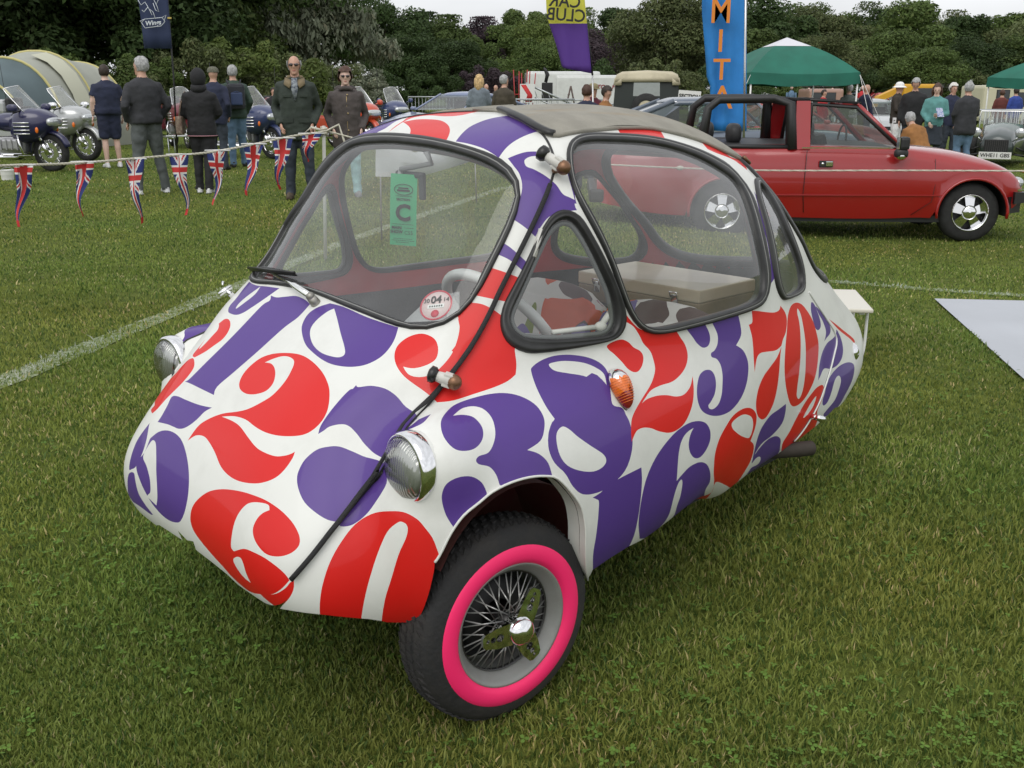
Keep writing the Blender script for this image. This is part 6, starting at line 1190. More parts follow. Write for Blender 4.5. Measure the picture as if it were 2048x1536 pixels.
CC={'white':(.6,.6,.6),'silver':(.4,.41,.42),'red':(.4,.03,.03),'pale blue':(.3,.4,.5),'dark blue':(.03,.05,.15),'grey':(.2,.2,.21),'dark green':(.02,.06,.04),'pale grey':(.45,.45,.44),'maroon':(.15,.02,.03)}
wh={1555:'left of the pink van',1590:'just left of the pink van',1700:'right of the pink van',1742:'behind the blue suit',1480:'behind the blue banner',1690:'furthest off behind the canopy leg',1780:'beyond the white sun hat',1870:'beyond the teal sweater',1955:'left of the far green canopy',2020:'under the far green canopy'}
for px,d,cn in FAR:
    q=gp(px,195,d); saloon('distant %s car parked %s'%(cn,wh[px]),q,R(random.choice((-80,-100,-60,5,170))),paint('far_'+cn.replace(' ','_'),CC[cn]),L=3.9,zr=1.4,detail=False)
# ---- boxy vehicles
def box_van(name,label,cat,loc,rz,d,pm,roofm=None,win=(),wheels=True,bev=.12,text=None,zb=.35):
    c=thing(name,label,cat,loc,rz); L,W_,H=d
    m=MB(); m.box((0,0,zb+(H-zb)/2),(L,W_,H-zb),bev=bev); m.build('body',pm,c)
    if roofm: m=MB(); m.box((0,0,H-.03),(L*.96,W_*.98,.16),bev=.07); m.build('roof',roofm,c)
    for (x,z,w_,h_) in win:
        m=MB(); m.box((x,-W_/2-.004,z),(w_+.06,.02,h_+.06),bev=.008); f=m.build('window_frame',BLT,c); m=MB(); m.box((x,-W_/2-.016,z),(w_,.01,h_)); m.build('pane',mat('dark_window',(.03,.035,.04),.08,coat=.5),f)
    if wheels:
        for x in (-L*.30,L*.30):
            for s in (1,-1): cwheel(c,x,(W_/2-.10)*s,.33,.2,s,LMP,'disc')
    return c
WV=paint('van_white',(.66,.67,.66),.35,dirt=.25)
q=gp(1123,200,46); cv=box_van('caravan','white caravan with a small side window, behind the metal barriers and the step ladder','caravan',q,R(2),(3.1,2.0,2.15),WV,win=((.15,1.3,.85,.5),(1.1,1.3,.5,.5)))
q=gp(1215,205,46); v2=box_van('race_van','long white van with dark red lettering behind the man in the tan jacket','van',q,R(2),(4.6,2.0,2.1),WV)
tr_=mat('lettering_red',(.25,.03,.04),.6)
for w_,x in (('TO',-.42),('FEST',.28)): text_mesh(w_,.24,Matrix.Translation((x,-1.012,1.62))@Matrix.Rotation(R(90),4,'X'),'t',v2,tr_,.004,bold=.006,font_shear=.2)
PKV=paint('dusty_pink',(.36,.21,.16),.4)
q=gp(1640,200,50); pv=box_van('pink_van','dusty pink-brown box-shaped estate with roof rack, beyond the canopy','van',q,R(2),(1.6,1.8,1.62),PKV,win=((-.1,1.2,1.0,.45),))
m=MB(); 
for x in (-.7,0,.7): m.tube([(x,-.8,1.70),(x,.8,1.70)],.02,n=5)
m.tube([(-.7,-.8,1.70),(.7,-.8,1.70)],.02,n=5); m.build('roof_rack',BLT,pv)
q=gp(2003,200,44); box_van('cream_lorry','small cream lorry with a square cab seen under the far canopy','lorry',q,R(5),(2.6,1.9,1.75),mat('cream_paint',(.55,.52,.38),.5),win=((-.5,1.35,.5,.4),(.6,1.2,.9,.5)))
q=gp(1905,195,60); box_van('white_trailer','plain white box trailer far behind the woman in teal','trailer',q,R(3),(3.4,1.9,2.1),WV)
# yellow digger
q=gp(1805,195,55); dg_=thing('yellow_digger','yellow digger with sloping boom far behind the people on the right','digger',q,0); YP=mat('digger_yellow',(.62,.33,.02),.5)
m=MB(); m.box((.7,0,1.2),(1.9,1.6,1.3),bev=.12); m.build('cab',YP,dg_); m=MB(); m.box((.7,-.81,1.4),(1.0,.03,.5)); m.build('cab_window',mat('dark_window',(.03,.035,.04),.08),dg_); m=MB(); m.loft([[(-.2,y,1.75),(-.2,y,1.45),(-1.2,y,1.0),(-1.6,y,.4),(-1.75,y,.45),(-1.3,y,1.25)] for y in (-.3,.3)],0,smooth=False); m.build('boom',YP,dg_); m=MB(); m.box((-1.7,0,.35),(.5,1.2,.5),bev=.05); m.build('bucket',BLT,dg_)
for x in (-.3,1.4): cwheel(dg_,x,-.7,.5,.35,-1,YP,'disc')
for x in (-.3,1.4): cwheel(dg_,x,.7,.5,.35,1,YP,'disc')
# ---- dark green hard-topped off-roader seen from the back
q=gp(1292,215,28.5); lr=thing('off_roader','dark green off-roader from behind with cream hard top and spare wheel on its back door','off-roader',q,R(90)-math.atan2(q.x,q.y))
DG=mat('deep_green',(.008,.014,.011),.5); CRT=mat('cream_roof',(.50,.45,.32),.6,dirt=.35,coat=.1)
m=MB(); m.box((0,0,.80),(3.4,1.66,.60),bev=.05); m.build('body',DG,lr)
m=MB()
for y in (-.80,.80): m.loft([[(-1.68,y*1.0-.02,1.08),(1.2,y-.02,1.08),(1.2,y+.02,1.08),(-1.68,y+.02,1.08)],[(-1.60,y*.94-.02,1.78),(1.1,y*.94-.02,1.78),(1.1,y*.94+.02,1.78),(-1.60,y*.94+.02,1.78)]],0,smooth=False)
for y0,y1,z0,z1 in ((-.82,-.34,1.08,1.78),(.34,.82,1.08,1.78),(-.34,.34,1.08,1.36),(-.34,.34,1.70,1.78)):
    f_=lambda z:-1.70+(z-1.08)*.11; g_=lambda z:1-(z-1.08)*.08
    m.loft([[(f_(z0),y0*g_(z0),z0),(f_(z0)+.04,y0*g_(z0),z0),(f_(z0)+.04,y1*g_(z0),z0),(f_(z0),y1*g_(z0),z0)],[(f_(z1),y0*g_(z1),z1),(f_(z1)+.04,y0*g_(z1),z1),(f_(z1)+.04,y1*g_(z1),z1),(f_(z1),y1*g_(z1),z1)]],0,smooth=False)
m.build('side_panel',DG,lr)
m=MB(); m.add([(-1.665,-.34,1.36),(-1.665,.34,1.36),(-1.625,.33,1.70),(-1.625,-.33,1.70)],[(0,1,2,3)],0,False); m.build('rear_window',glass('rear_door_glass',(.45,.48,.48),.04,1.2),lr)
m=MB(); m.loft([[(x,-.80,z0),(x,-.76,z0+.12),(x,-.62,z0+.19),(x,0,z0+.22),(x,.62,z0+.19),(x,.76,z0+.12),(x,.80,z0)] for x,z0 in ((-1.70,1.70),(-1.5,1.76),(1.0,1.76),(1.2,1.70))],0,flip=False); m.loft([[(-1.68,-.80,1.80),(-1.60,-.78,1.80),(-1.60,-.60,1.80),(-1.70,-.62,1.80)],[(-1.70,-.83,1.62),(-1.62,-.82,1.62),(-1.62,-.62,1.62),(-1.72,-.64,1.62)]],0); m.loft([[(-1.68,.80,1.80),(-1.60,.78,1.80),(-1.60,.60,1.80),(-1.70,.62,1.80)],[(-1.70,.83,1.62),(-1.62,.82,1.62),(-1.62,.62,1.62),(-1.72,.64,1.62)]],0); m.build('hard_top',CRT,lr)
m=MB(); m.lathe([(.20,-.09),(.34,-.09),(.37,-.04),(.37,.04),(.34,.09),(.20,.09)],0,28,M=Matrix.Translation((-1.80,0,1.06)),axis='x'); m.build('spare_wheel',TYB,lr); m=MB(); m.lathe([(.20,-.08),(.12,-.10),(.001,-.10)],0,24,M=Matrix.Translation((-1.80,0,1.06)),axis='x'); m.build('spare_rim',CRT,lr)
for x in (-1.1,1.2):
    for s in (1,-1): cwheel(lr,x,.70*s,.37,.2,s,CRT,'disc')
m=MB(); m.tube([(1.1,-.7,1.9),(1.0,-.78,2.15)],.006,n=4); m.build('aerial',BLT,lr)
# ---- kit car with cycle wings
q=gp(1992,322,22.5); kc=thing('kit_car','dark grey open kit car with separate mudguards, round headlamp and black-on-white number plate','kit car',q,R(-118))
KG=paint('kit_green',(.035,.05,.048),.3)
m=MB(); rg=[]
for x,w_,z0,z1 in ((.55,.28,.30,.62),(.45,.31,.26,.70),(0,.34,.24,.80),(-.6,.40,.22,.88),(-1.2,.50,.20,.90),(-2.2,.55,.20,.85),(-2.6,.45,.25,.75)):
    rg.append([(x,-w_,z0),(x,-w_*1.02,(z0+z1)/2),(x,-w_*.8,z1-.06),(x,0,z1),(x,w_*.8,z1-.06),(x,w_*1.02,(z0+z1)/2),(x,w_,z0)])
m.loft(rg,0); m.build('body',KG,kc)
m=MB(); m.box((.57,0,.46),(.03,.46,.26),bev=.02); m.build('grille_surround',BLT,kc)
m=MB(); 
for y in np.linspace(-.19,.19,11): m.box((.592,y,.46),(.012,.010,.22))
m.build('grille_slats',mat('dark_slat',(.05,.05,.05),.4),kc)
for s in (1,-1):
    cwheel(kc,.15,.70*s,.29,.19,s,LMP,'spoke5'); cwheel(kc,-2.1,.66*s,.30,.22,s,LMP,'spoke5')
    m=MB(); m.loft([[(.15+r_*math.cos(a),(.70+yy)*s,.29+r_*math.sin(a)) for r_,yy in ((.335,-.11),(.355,0),(.335,.11),(.32,.11),(.335,0),(.32,-.11))] for a in np.linspace(R(25),R(165),14)],0,flip=s<0); m.build('cycle_wing',KG,kc)
    m=MB(); m.box((.15+.345*math.cos(R(38)),.70*s,.29+.345*math.sin(R(38))+.01),(.03,.05,.035),bev=.01); m.build('indicator',ORG,kc)
    m=MB(); m.lathe([(.001,-.10),(.06,-.08),(.095,-.01),(.10,.02),(.09,.025)],0,20,M=Matrix.Translation((.42,.42*s,.72)),axis='x'); m.tube([(.40,.42*s,.66),(.38,.30*s,.55)],.015,n=6); m.build('lamp_shell',CHR,kc); m=MB(); m.ell((.44,.42*s,.72),(.03,.09,.09)); m.build('headlight',LMP,kc)
    m=MB(); m.tube([(.15,.62*s,.30),(.25,.36*s,.42)],.016,n=6); m.tube([(.15,.62*s,.22),(.30,.33*s,.28)],.016,n=6); m.tube([(.15,.62*s,.22),(0,.34*s,.28)],.014,n=6); m.build('wishbone',BLT,kc)
    m=MB(); m.tube([(-1.0,.50*s,1.02),(-.95,.66*s,1.02)],.008,n=5); m.ell((-.94,.70*s,1.03),(.03,.06,.04)); m.build('mirror',CHR,kc)
m=MB(); m.tube([(-.85,-.5,.86),(-.95,-.47,1.13),(-.95,.47,1.13),(-.85,.5,.86)],.014,n=6); m.build('screen_frame',CHR,kc); m=MB(); m.add([(-.85,-.5,.86),(-.85,.5,.86),(-.95,.47,1.13),(-.95,-.47,1.13)],[(0,1,2,3)],0,False); m.build('windscreen',GLC,kc)
m=MB(); m.box((.63,0,.27),(.012,.62,.14)); np_=m.build('number_plate',PLW,kc); text_mesh('WHE11 GBS',.105,Matrix.Translation((.638,0,.27))@Matrix(((0,0,1,0),(1,0,0,0),(0,1,0,0),(0,0,0,1))),'t',np_,BLT,.002,bold=.002)
# ---- touring motorcycles
def tourer(label,loc,rz,pm,silver=None,box=True,group='touring motorcycles beside the tents',name='touring_motorcycle'):
    c=thing(name,label,'motorcycle',loc,rz,group); G2=silver or mat('bike_silver',(.42,.43,.44),.3,metal=.5)
    def bw(x,r,w_):
        h=thing_part('wheel',c); h.location=(x,0,r); m=MB(); m.lathe([(r*.68,-w_*.4),(r*.88,-w_*.5),(r*.98,-w_*.3),(r,0),(r*.98,w_*.3),(r*.88,w_*.5),(r*.68,w_*.4)],0,36,axis='y'); m.build('tyre',TYB,h)
        m=MB(); m.lathe([(r*.70,-w_*.38),(r*.62,-.02),(r*.62,.02),(r*.70,w_*.38)],0,36,axis='y'); m.tube([(0,-.08,0),(0,.08,0)],.05,n=12)
        for k in range(7): a=2*math.pi*k/7; m.tube([(0,0,0),(r*.66*math.cos(a),0,r*.66*math.sin(a))],[.030,.016],n=6)
        m.build('rim',CHR,h); m=MB()
        for s in (1,-1): m.lathe([(r*.50,s*.07),(r*.28,s*.07)],0,30,axis='y')
        m.build('brake_disc',CHR,h)
    bw(0,.32,.13); bw(-1.68,.31,.16)
    m=MB(); m.loft([[(r_*math.cos(a),yy,.32+r_*math.sin(a)) for r_,yy in ((.33,-.09),(.37,-.05),(.385,0),(.37,.05),(.33,.09),(.345,.05),(.36,0),(.345,-.05))] for a in np.linspace(R(15),R(185),16)],0); m.build('front_mudguard',pm,c)
    m=MB()
    for s in (1,-1): m.tube([(0,.10*s,.32),(-.30,.12*s,.95)],.028,n=8); m.tube([(0,.10*s,.28),(-.10,.10*s,.52)],.04,n=8)
    m.build('fork',CHR,c)
    # fairing
    rg=[]
    for x,w_,z0,z1 in ((.14,.10,.76,.88),(.08,.20,.70,.96),(-.05,.28,.58,1.03),(-.22,.33,.50,1.07),(-.40,.35,.46,1.05),(-.52,.31,.50,1.00)):
        rg.append([(x,math.copysign(abs(math.cos(a))**.8,math.cos(a))*w_,(z0+z1)/2+math.copysign(abs(math.sin(a))**.7,math.sin(a))*(z1-z0)/2) for a in np.linspace(0,6.283,20,endpoint=False)])
    m=MB(); m.loft(rg,0,flip=False); fr_=m.build('fairing',pm,c)
    m=MB(); m.ell((.12,0,.83),(.07,.20,.075),e=.7); m.build('headlight',LMP,c)
    for s in (1,-1):
        m=MB()
        for k in range(4): m.tube([(-.14,.335*s,.82-.06*k),(-.42,.352*s,.82-.06*k)],.012,n=5)
        m.build('side_vents',CHR,fr_)
        m=MB(); m.ell((-.32,.47*s,1.06),(.09,.05,.065),e=.7); m.tube([(-.30,.34*s,1.02),(-.32,.46*s,1.05)],.012,n=6); m.build('mirror',pm if not silver else CHR,c)
        m=MB(); m.ell((-.04,.285*s,.70),(.03,.02,.05)); m.build('indicator',ORG,c)
    # tall curved screen
    gr=[]
    for i in range(7):
        t=i/6; gr.append([(-.10-.38*t-.16*abs(u)**2*(1),u*(.26-.05*t)*(1 if t<.9 else .9),1.00+.42*t-.05*t*abs(u)**2) for u in np.linspace(-1,1,9)])
    m=MB(); m.loft(gr,0,cap=False,closed=False); m.build('screen',GLB,c); m=MB(); m.tube([gr[i][0] for i in range(7)]+gr[6][1:-1]+[gr[i][8] for i in range(6,-1,-1)],.007,n=5); m.build('screen_edge',CHR,c)
    # engine, crash bars, exhausts
    m=MB(); m.box((-.62,0,.45),(.50,.42,.28),bev=.05)
    for s in (1,-1):
        m.box((-.55,.27*s,.46),(.34,.14,.20),bev=.04)
        for k in range(4): m.box((-.70+.10*k,.345*s,.46),(.02,.02,.17))
    m.build('engine',mat('engine_alloy',(.40,.40,.41),.3,metal=.8,dirt=.3),c)
    m=MB()
    for s in (1,-1): m.tube([(-.30,.15*s,.30),(-.28,.38*s,.32),(-.30,.42*s,.48),(-.36,.36*s,.62)],.018,n=8); m.tube([(-.5,.22*s,.25),(-1.2,.24*s,.24),(-1.95,.26*s,.26)],[.03,.05,.045],n=10); m.tube([(-1.55,.34*s,.42),(-1.95,.36*s,.42),(-2.0,.36*s,.60)],.015,n=6)
    m.build('chrome_bars',CHR,c)
    m=MB(); m.ell((-.72,0,.82),(.36,.20,.16)); m.build('tank',pm,c)
    m=MB(); m.box((-1.12,0,.80),(.52,.36,.14),bev=.05); m.box((-1.45,0,.90),(.30,.36,.14),bev=.05); m.box((-1.36,0,.98),(.10,.32,.12),bev=.04); m.build('saddle',mat('seat_vinyl_black',(.02,.02,.02),.5),c)
    for s in (1,-1): m=MB(); m.box((-1.62,.30*s,.58),(.56,.20,.34),bev=.07); m.build('pannier',pm,c)
    if box: m=MB(); m.box((-1.84,0,1.02),(.42,.56,.30),bev=.08); m.build('top_box',pm,c); m=MB(); m.box((-1.60,0,1.06),(.10,.42,.28),bev=.04); m.build('back_pad',mat('seat_vinyl_black',(.02,.02,.02),.5),c)
    m=MB(); m.tube([(-.36,-.40,.98),(-.34,-.2,1.02),(-.34,.2,1.02),(-.36,.40,.98)],.015,n=6); m.build('handlebar',BLT,c)
    m=MB(); m.tube([(-1.95,.2,1.05),(-2.0,.2,1.9)],.005,n=4); m.build('aerial',BLT,c)
    return c
BP=paint('bike_deep_blue',(.012,.012,.065)); SV=mat('bike_silver_paint',(.45,.46,.46),.25,metal=.4,coat=.7); RD=paint('bike_orange_red',(.50,.06,.02)); DR=paint('bike_maroon',(.13,.01,.02)); BL2=paint('bike_mid_blue',(.03,.045,.13))
tourer('dark blue touring motorcycle nearest the camera on the left, front wheel turned to the right',at(108,343),R(-10),BP)
tourer('silver and white touring motorcycle with rounded mirrors behind the dark blue one',at(178,322),R(-16),SV,silver=SV)
tourer('mid-blue touring motorcycle with white screen just left of the man in the green jacket',gp(545,285,21.5),R(-35),BL2)
tourer('maroon touring motorcycle between the grey-haired man and the hooded woman',gp(378,275,25),R(-60),DR)
tourer('orange-red touring motorcycle with slatted nose beside the silver-blue sports car',gp(742,240,25),R(-50),RD,box=False)
tourer('dark blue motorcycle with tall silver screen behind the orange-red one',gp(800,225,29),R(-60),BL2,box=False)
tourer('maroon motorcycle in the row behind the backpacker, showing its chrome rear',gp(452,262,28),R(150),DR)

# ---------------------------------------------------------------- trees
def leafmat(name,c,tr=.3):
    m=bpy.data.materials.new(name); t=nodes(m); b=t.nodes['Principled BSDF']; L=t.links; a=t.nodes.new('ShaderNodeAttribute'); a.attribute_name='tone'
    oi=t.nodes.new('ShaderNodeObjectInfo'); mr_=t.nodes.new('ShaderNodeMapRange'); mr_.inputs[3].default_value=.82; mr_.inputs[4].default_value=1.2; L.new(oi.outputs['Random'],mr_.inputs[0])
    q=t.nodes.new('ShaderNodeMix'); q.data_type='RGBA'; q.blend_type='MULTIPLY'; q.inputs[0].default_value=1; q.inputs[6].default_value=(*c,1); L.new(a.outputs['Color'],q.inputs[7])
    v=t.nodes.new('ShaderNodeVectorMath'); v.operation='SCALE'; L.new(q.outputs[2],v.inputs[0]); L.new(mr_.outputs[0],v.inputs['Scale']); L.new(v.outputs[0],b.inputs['Base Color']); b.inputs['Roughness'].default_value=.65; b.inputs['Specular IOR Level'].default_value=.25
    tl=t.nodes.new('ShaderNodeBsdfTranslucent'); L.new(v.outputs[0],tl.inputs[0]); mx_=t.nodes.new('ShaderNodeMixShader'); mx_.inputs[0].default_value=tr; o=t.nodes['Material Output']; L.new(b.outputs[0],mx_.inputs[1]); L.new(tl.outputs[0],mx_.inputs[2]); L.new(mx_.outputs[0],o.inputs[0]); return m
LM={'dark':leafmat('leaf_dark_green',(.046,.078,.024)),'mid':leafmat('leaf_mid_green',(.084,.125,.034)),'olive':leafmat('leaf_olive',(.104,.128,.050)),'silver':leafmat('leaf_silver_green',(.20,.225,.155)),'copper':leafmat('leaf_copper',(.065,.048,.056)),'bright':leafmat('leaf_fresh_green',(.125,.170,.045))}
BARK=mat('bark',(.07,.055,.04),.9,bump=.8,bscale=12)
def crown_mesh(seed,n=15000,flat=1.0,blobs=26,leaf=.020,droop=0,low=.12):
    "crown of unit height, its leaves spread through many overlapping sprays"
    r=np.random.default_rng(seed); B=[]
    nb=int(blobs*3.2)
    for i in range(nb):
        a=r.uniform(0,6.283); ph=math.asin(r.uniform(-.75,1)); q=r.uniform(.25,1.0)**.5; lump=1+.22*math.sin(a*3+seed)+.15*math.sin(ph*5+a*2)
        hz=.56+.38*math.sin(ph)*q; 
        if low<.05: hz=max(.04,.42+.46*math.sin(ph)*q)
        rad=.36*flat*math.cos(ph)*q*lump; B.append((rad*math.cos(a),rad*math.sin(a),hz,r.uniform(.07,.15),r.uniform(.6,1.35)))
    B=np.array(B); k=r.integers(0,blobs,n); d=r.normal(size=(n,3)); d/=np.linalg.norm(d,axis=1)[:,None]; d[:,2]=np.where(d[:,2]<-.6,-d[:,2],d[:,2])
    rr=B[k,3]*(.45+.75*r.random(n)**.8); c=B[k,:3]+d*rr[:,None]*np.array([1.05,1.05,1.0]); c[:,2]=np.clip(c[:,2],.0,1.02)
    nrm=d+r.normal(size=(n,3))*.55; nrm/=np.linalg.norm(nrm,axis=1)[:,None]
    t=np.cross(nrm,r.normal(size=(n,3))); t/=np.linalg.norm(t,axis=1)[:,None]; b=np.cross(nrm,t); s=leaf*(.5+r.random(n))[:,None]
    if droop: t=t*.6+np.array([0,0,-1])*.7
    V=np.stack([c-t*s*1.3,c-b*s*.6,c+t*s*1.3+nrm*s*.3,c+b*s*.6],1).reshape(-1,3)
    me=bpy.data.meshes.new('crown'); me.vertices.add(4*n); me.vertices.foreach_set('co',V.ravel().astype('f')); me.loops.add(4*n); me.loops.foreach_set('vertex_index',np.arange(4*n,dtype='i')); me.polygons.add(n); me.polygons.foreach_set('loop_start',(np.arange(n)*4).astype('i')); me.update(calc_edges=True)
    tone=(B[k,4]*.45+.55)*r.uniform(.75,1.3,n); C=np.ones((n,4,4)); C[:,:,:3]=tone[:,None,None]*np.array([1,1,1]); yl=r.random(n)<.12; C[yl,:,0]*=1.15; a_=me.color_attributes.new('tone','FLOAT_COLOR','POINT'); a_.data.foreach_set('color',C.reshape(-1).astype('f'))
    me.materials.append(LM['mid']); return me
CROWNS=[crown_mesh(i,28000,fl,bl,lf*.62) for i,(fl,bl,lf) in enumerate(((1.0,30,.019),(1.25,34,.018),(.9,24,.020),(1.1,40,.017),(1.35,30,.020)))]
NEAR=[crown_mesh(31,34000,1.1,60,.0095),crown_mesh(32,34000,1.25,70,.010)]
WIL=crown_mesh(11,17000,1.15,34,.015,droop=1); BUSH=[crown_mesh(21,22000,2.0,50,.017,low=.0),crown_mesh(22,22000,2.4,60,.016,low=.0)]
def trunk_mesh(seed):
    r=random.Random(seed); m=MB(); m.tube([(0,0,-.02),(.008,.0,.12),(-.01,.01,.30),(.0,.0,.60),(0,0,.85)],[.030,.022,.019,.012,.004],n=8)
    for i in range(9):
        a=r.uniform(0,6.28); z=r.uniform(.15,.6); l=r.uniform(.16,.30); m.tube([(0,0,z),(math.cos(a)*l*.5,math.sin(a)*l*.5,z+l*.45),(math.cos(a)*l,math.sin(a)*l,z+l*.7)],[.011,.007,.002],n=6)
    return m.mesh('trunk',BARK)
TR=[trunk_mesh(i) for i in range(3)]
def tree(px,topy,d,kind,label,me=None,group='trees along the edge of the field',cat='tree',wid=1.0,name='broadleaf_tree'):
    q=gp(px,200,d); ztop=atd(px,topy,d).z; H=ztop-q.z; t=thing(name,label,cat,q,0,group)
    o=bpy.data.objects.new('crown' if cat=='tree' else 'foliage',me or random.choice(CROWNS)); col.objects.link(o); o.parent=t; o.scale=(H*wid,H*wid,H); o.rotation_euler=(0,0,random.uniform(0,6.28)); o.material_slots[0].link='OBJECT'; o.material_slots[0].material=LM[kind]
    if cat=='tree': u=bpy.data.objects.new('trunk',random.choice(TR)); col.objects.link(u); u.parent=t; u.scale=(H,H,H*.95); u.rotation_euler=(0,0,random.uniform(0,6.28))
    return t
random.seed(12)
KN_={'dark':'dark green','mid':'mid-green','olive':'dull olive','silver':'silvery grey-green','copper':'purple-brown','bright':'fresh green'}
TREES=[(-260,-330,40,'dark',1.2),(-90,-300,38,'dark',1.2),(60,-240,40,'dark',1.2),(190,-260,44,'mid',1.1),(320,-220,42,'dark',1.15),(430,-190,46,'mid',1.1),(520,-200,50,'dark',1.1),(250,-130,52,'olive',1.2),
 (775,-10,78,'dark',1.1),(850,28,84,'dark',1.2),(905,34,80,'mid',1.1),(960,38,86,'copper',1.2),(1010,52,84,'mid',1.0),(1045,24,90,'mid',1.1),(1095,34,84,'bright',1.15),(1150,18,92,'mid',1.1),(1200,58,80,'copper',1.1),(1245,14,92,'dark',1.1),(1330,-14,66,'olive',1.15),(1400,20,96,'mid',1.1),
 (1440,20,88,'dark',1.2),(1510,-6,80,'dark',1.2),(1570,6,90,'mid',1.1),(1625,14,84,'olive',1.15),(1690,10,92,'mid',1.1),(1745,24,86,'dark',1.2),(1800,0,82,'mid',1.2),(1865,26,90,'olive',1.1),(1905,34,84,'dark',1.1),(1960,44,92,'mid',1.15),(2010,26,86,'mid',1.2),(2070,14,80,'olive',1.2),(2150,10,84,'dark',1.2),(2240,0,84,'mid',1.2),
 (1480,60,70,'mid',1.3),(1650,70,66,'olive',1.3),(1760,60,68,'mid',1.3),(1850,96,60,'mid',1.4),(1940,80,62,'dark',1.4),(2060,70,62,'mid',1.4),(900,80,64,'dark',1.4),(820,70,62,'dark',1.4),(1080,80,66,'mid',1.4)]
pos=['at the far left beyond the tents','above the leftmost tent','behind the tent hoops','left of the dark blue banner','right of the dark blue banner','above the hooded woman','left of the willow','deep behind the banner','right of the willow','against the open sky left of centre','behind the blond woman','above the tweed jacket','at the dip of the tree line','left of the purple banner','behind the purple banner','right of the purple banner','between the purple banner and the off-roader','behind the off-roader, left','large and rounded left of the blue banner','directly behind the blue banner','right of the blue banner','above the green canopy peak, left','above the green canopy','right of the canopy peak','above the canopy corner','above the blue suit','tallest on the right, above the sun hat','above the black jacket','above the teal sweater','above the dark coat','above the far canopy','at the right edge','beyond the right edge','furthest beyond the right edge','low behind the first canopy','low right of the canopy','low above the white sun hat','low and round above the black jacket','low above the kit car','low behind the far canopy','low behind the silver-blue car','low right of the curly-haired woman','low behind the metal ramp']
for (px,ty,d,k,wd_),ps in zip(TREES,pos): tree(px,ty,d,k,'%s broadleaf tree %s'%(KN_[k],ps),NEAR[int(px)%2] if d<70 else None,wid=wd_)
for px,ty,d,k,wd_,ps in ((-420,-200,42,'dark',1.2,'outside the left edge'),(-620,-120,48,'mid',1.2,'second outside the left edge'),(-860,-100,52,'olive',1.2,'third outside the left edge'),(-1150,-80,56,'dark',1.2,'fourth outside the left edge'),(-1500,-60,60,'mid',1.2,'last outside the left edge'),(2420,0,86,'mid',1.2,'third beyond the right edge'),(2600,10,88,'dark',1.3,'fourth beyond the right edge'),(2800,-5,84,'olive',1.3,'fifth beyond the right edge'),(3020,0,88,'mid',1.3,'sixth beyond the right edge'),(3280,5,84,'dark',1.3,'last beyond the right edge')): tree(px,ty,d,k,'%s broadleaf tree %s'%(KN_[k],ps),NEAR[int(px)%2] if d<70 else None,wid=wd_)
tree(655,-70,50,'silver','silvery willow with drooping grey-green leaves behind the two facing visitors',WIL,name='willow_tree',wid=1.05)
BS=[(-60,100,34,'olive','behind the left edge of the tents'),(120,90,36,'mid','behind the middle tent hoop'),(300,95,37,'mid','behind the grey-haired man'),(400,70,38,'olive','above the hooded woman'),(490,60,40,'bright','behind the backpacker'),(580,90,42,'olive','behind the man in the green jacket'),(700,118,44,'silver','at the foot of the willow'),(790,130,56,'dark','behind the silver screens'),(880,120,60,'dark','behind the silver-blue car'),(980,125,60,'copper','behind the man in tweed'),(1060,130,62,'mid','behind the metal ramp'),(1180,110,62,'dark','behind the caravan'),(1330,105,56,'olive','behind the off-roader'),(1440,110,60,'dark','behind the blue banner'),(1560,120,66,'mid','behind the first canopy'),(1700,120,64,'dark','behind the canopy leg'),(1800,125,62,'mid','behind the sun hat'),(1900,120,60,'olive','behind the white-haired person'),(2010,118,60,'dark','behind the far canopy'),(2130,110,60,'mid','beyond the right edge')]
for i,(px,ty,d,k,ps) in enumerate(BS): tree(px,ty,d,k,'%s spreading bush low in the tree line %s'%(KN_[k],ps),BUSH[i%2],'bushes under the tree line','bush',1.0,'bush')
# ---------------------------------------------------------------- tunnel tent
TF=mat('tent_grey',(.33,.34,.29),.7,var=.06,vscale=2,bump=.25,bscale=8); TD=mat('tent_teal_grey',(.085,.12,.13),.6,var=.1,vscale=2); TY=mat('tent_yellow_piping',(.52,.47,.20),.7); TCR=mat('tent_cream',(.50,.50,.39),.7)
tt=thing('tunnel_tent','large grey tunnel tent with yellow piped hoops and a cream panel behind the motorcycles','tent',gp(95,290,26))
def hoop(px,d,wd_,hh,n=24):
    q=gp(px,290,d)-tt.location; return [(q.x+wd_*math.copysign(abs(math.cos(a))**.85,math.cos(a)),q.y+.0,max(0,hh*math.sin(a)**.85)) for a in np.linspace(0.001,math.pi-.001,n)]
HP=[hoop(-40,23.6,1.15,1.60),hoop(18,24.6,1.40,2.06),hoop(92,26.0,1.42,2.24),hoop(165,27.4,1.38,2.02),hoop(215,28.4,1.0,1.25)]
for i in range(4):
    a,b=HP[i],HP[i+1]; mid=[tuple(Vector(p).lerp(Vector(q),.5)*1.0-Vector((0,0,.05*(1 if p[2]>.1 else 0)))) for p,q in zip(a,b)]
    m=MB(); m.loft([a,mid,b],0,cap=False,closed=False); m.build('fabric_panel',TD if i==0 else TF,tt)
m=MB(); m.add([Vector(p)+Vector((0,.01,0)) for p in HP[1]],[tuple(range(24))],0,False); m.build('front_panel',TD,tt)
m=MB(); m.add([Vector(p)+Vector((0,-.01,0)) for p in HP[0]],[tuple(range(24))],0,False); m.build('porch_panel',TD,tt)
for h_ in HP[:4]: m=MB(); m.tube([Vector(p)+Vector((0,-.02,0)) for p in h_],.032,n=6); m.build('piped_hoop',TY,tt)
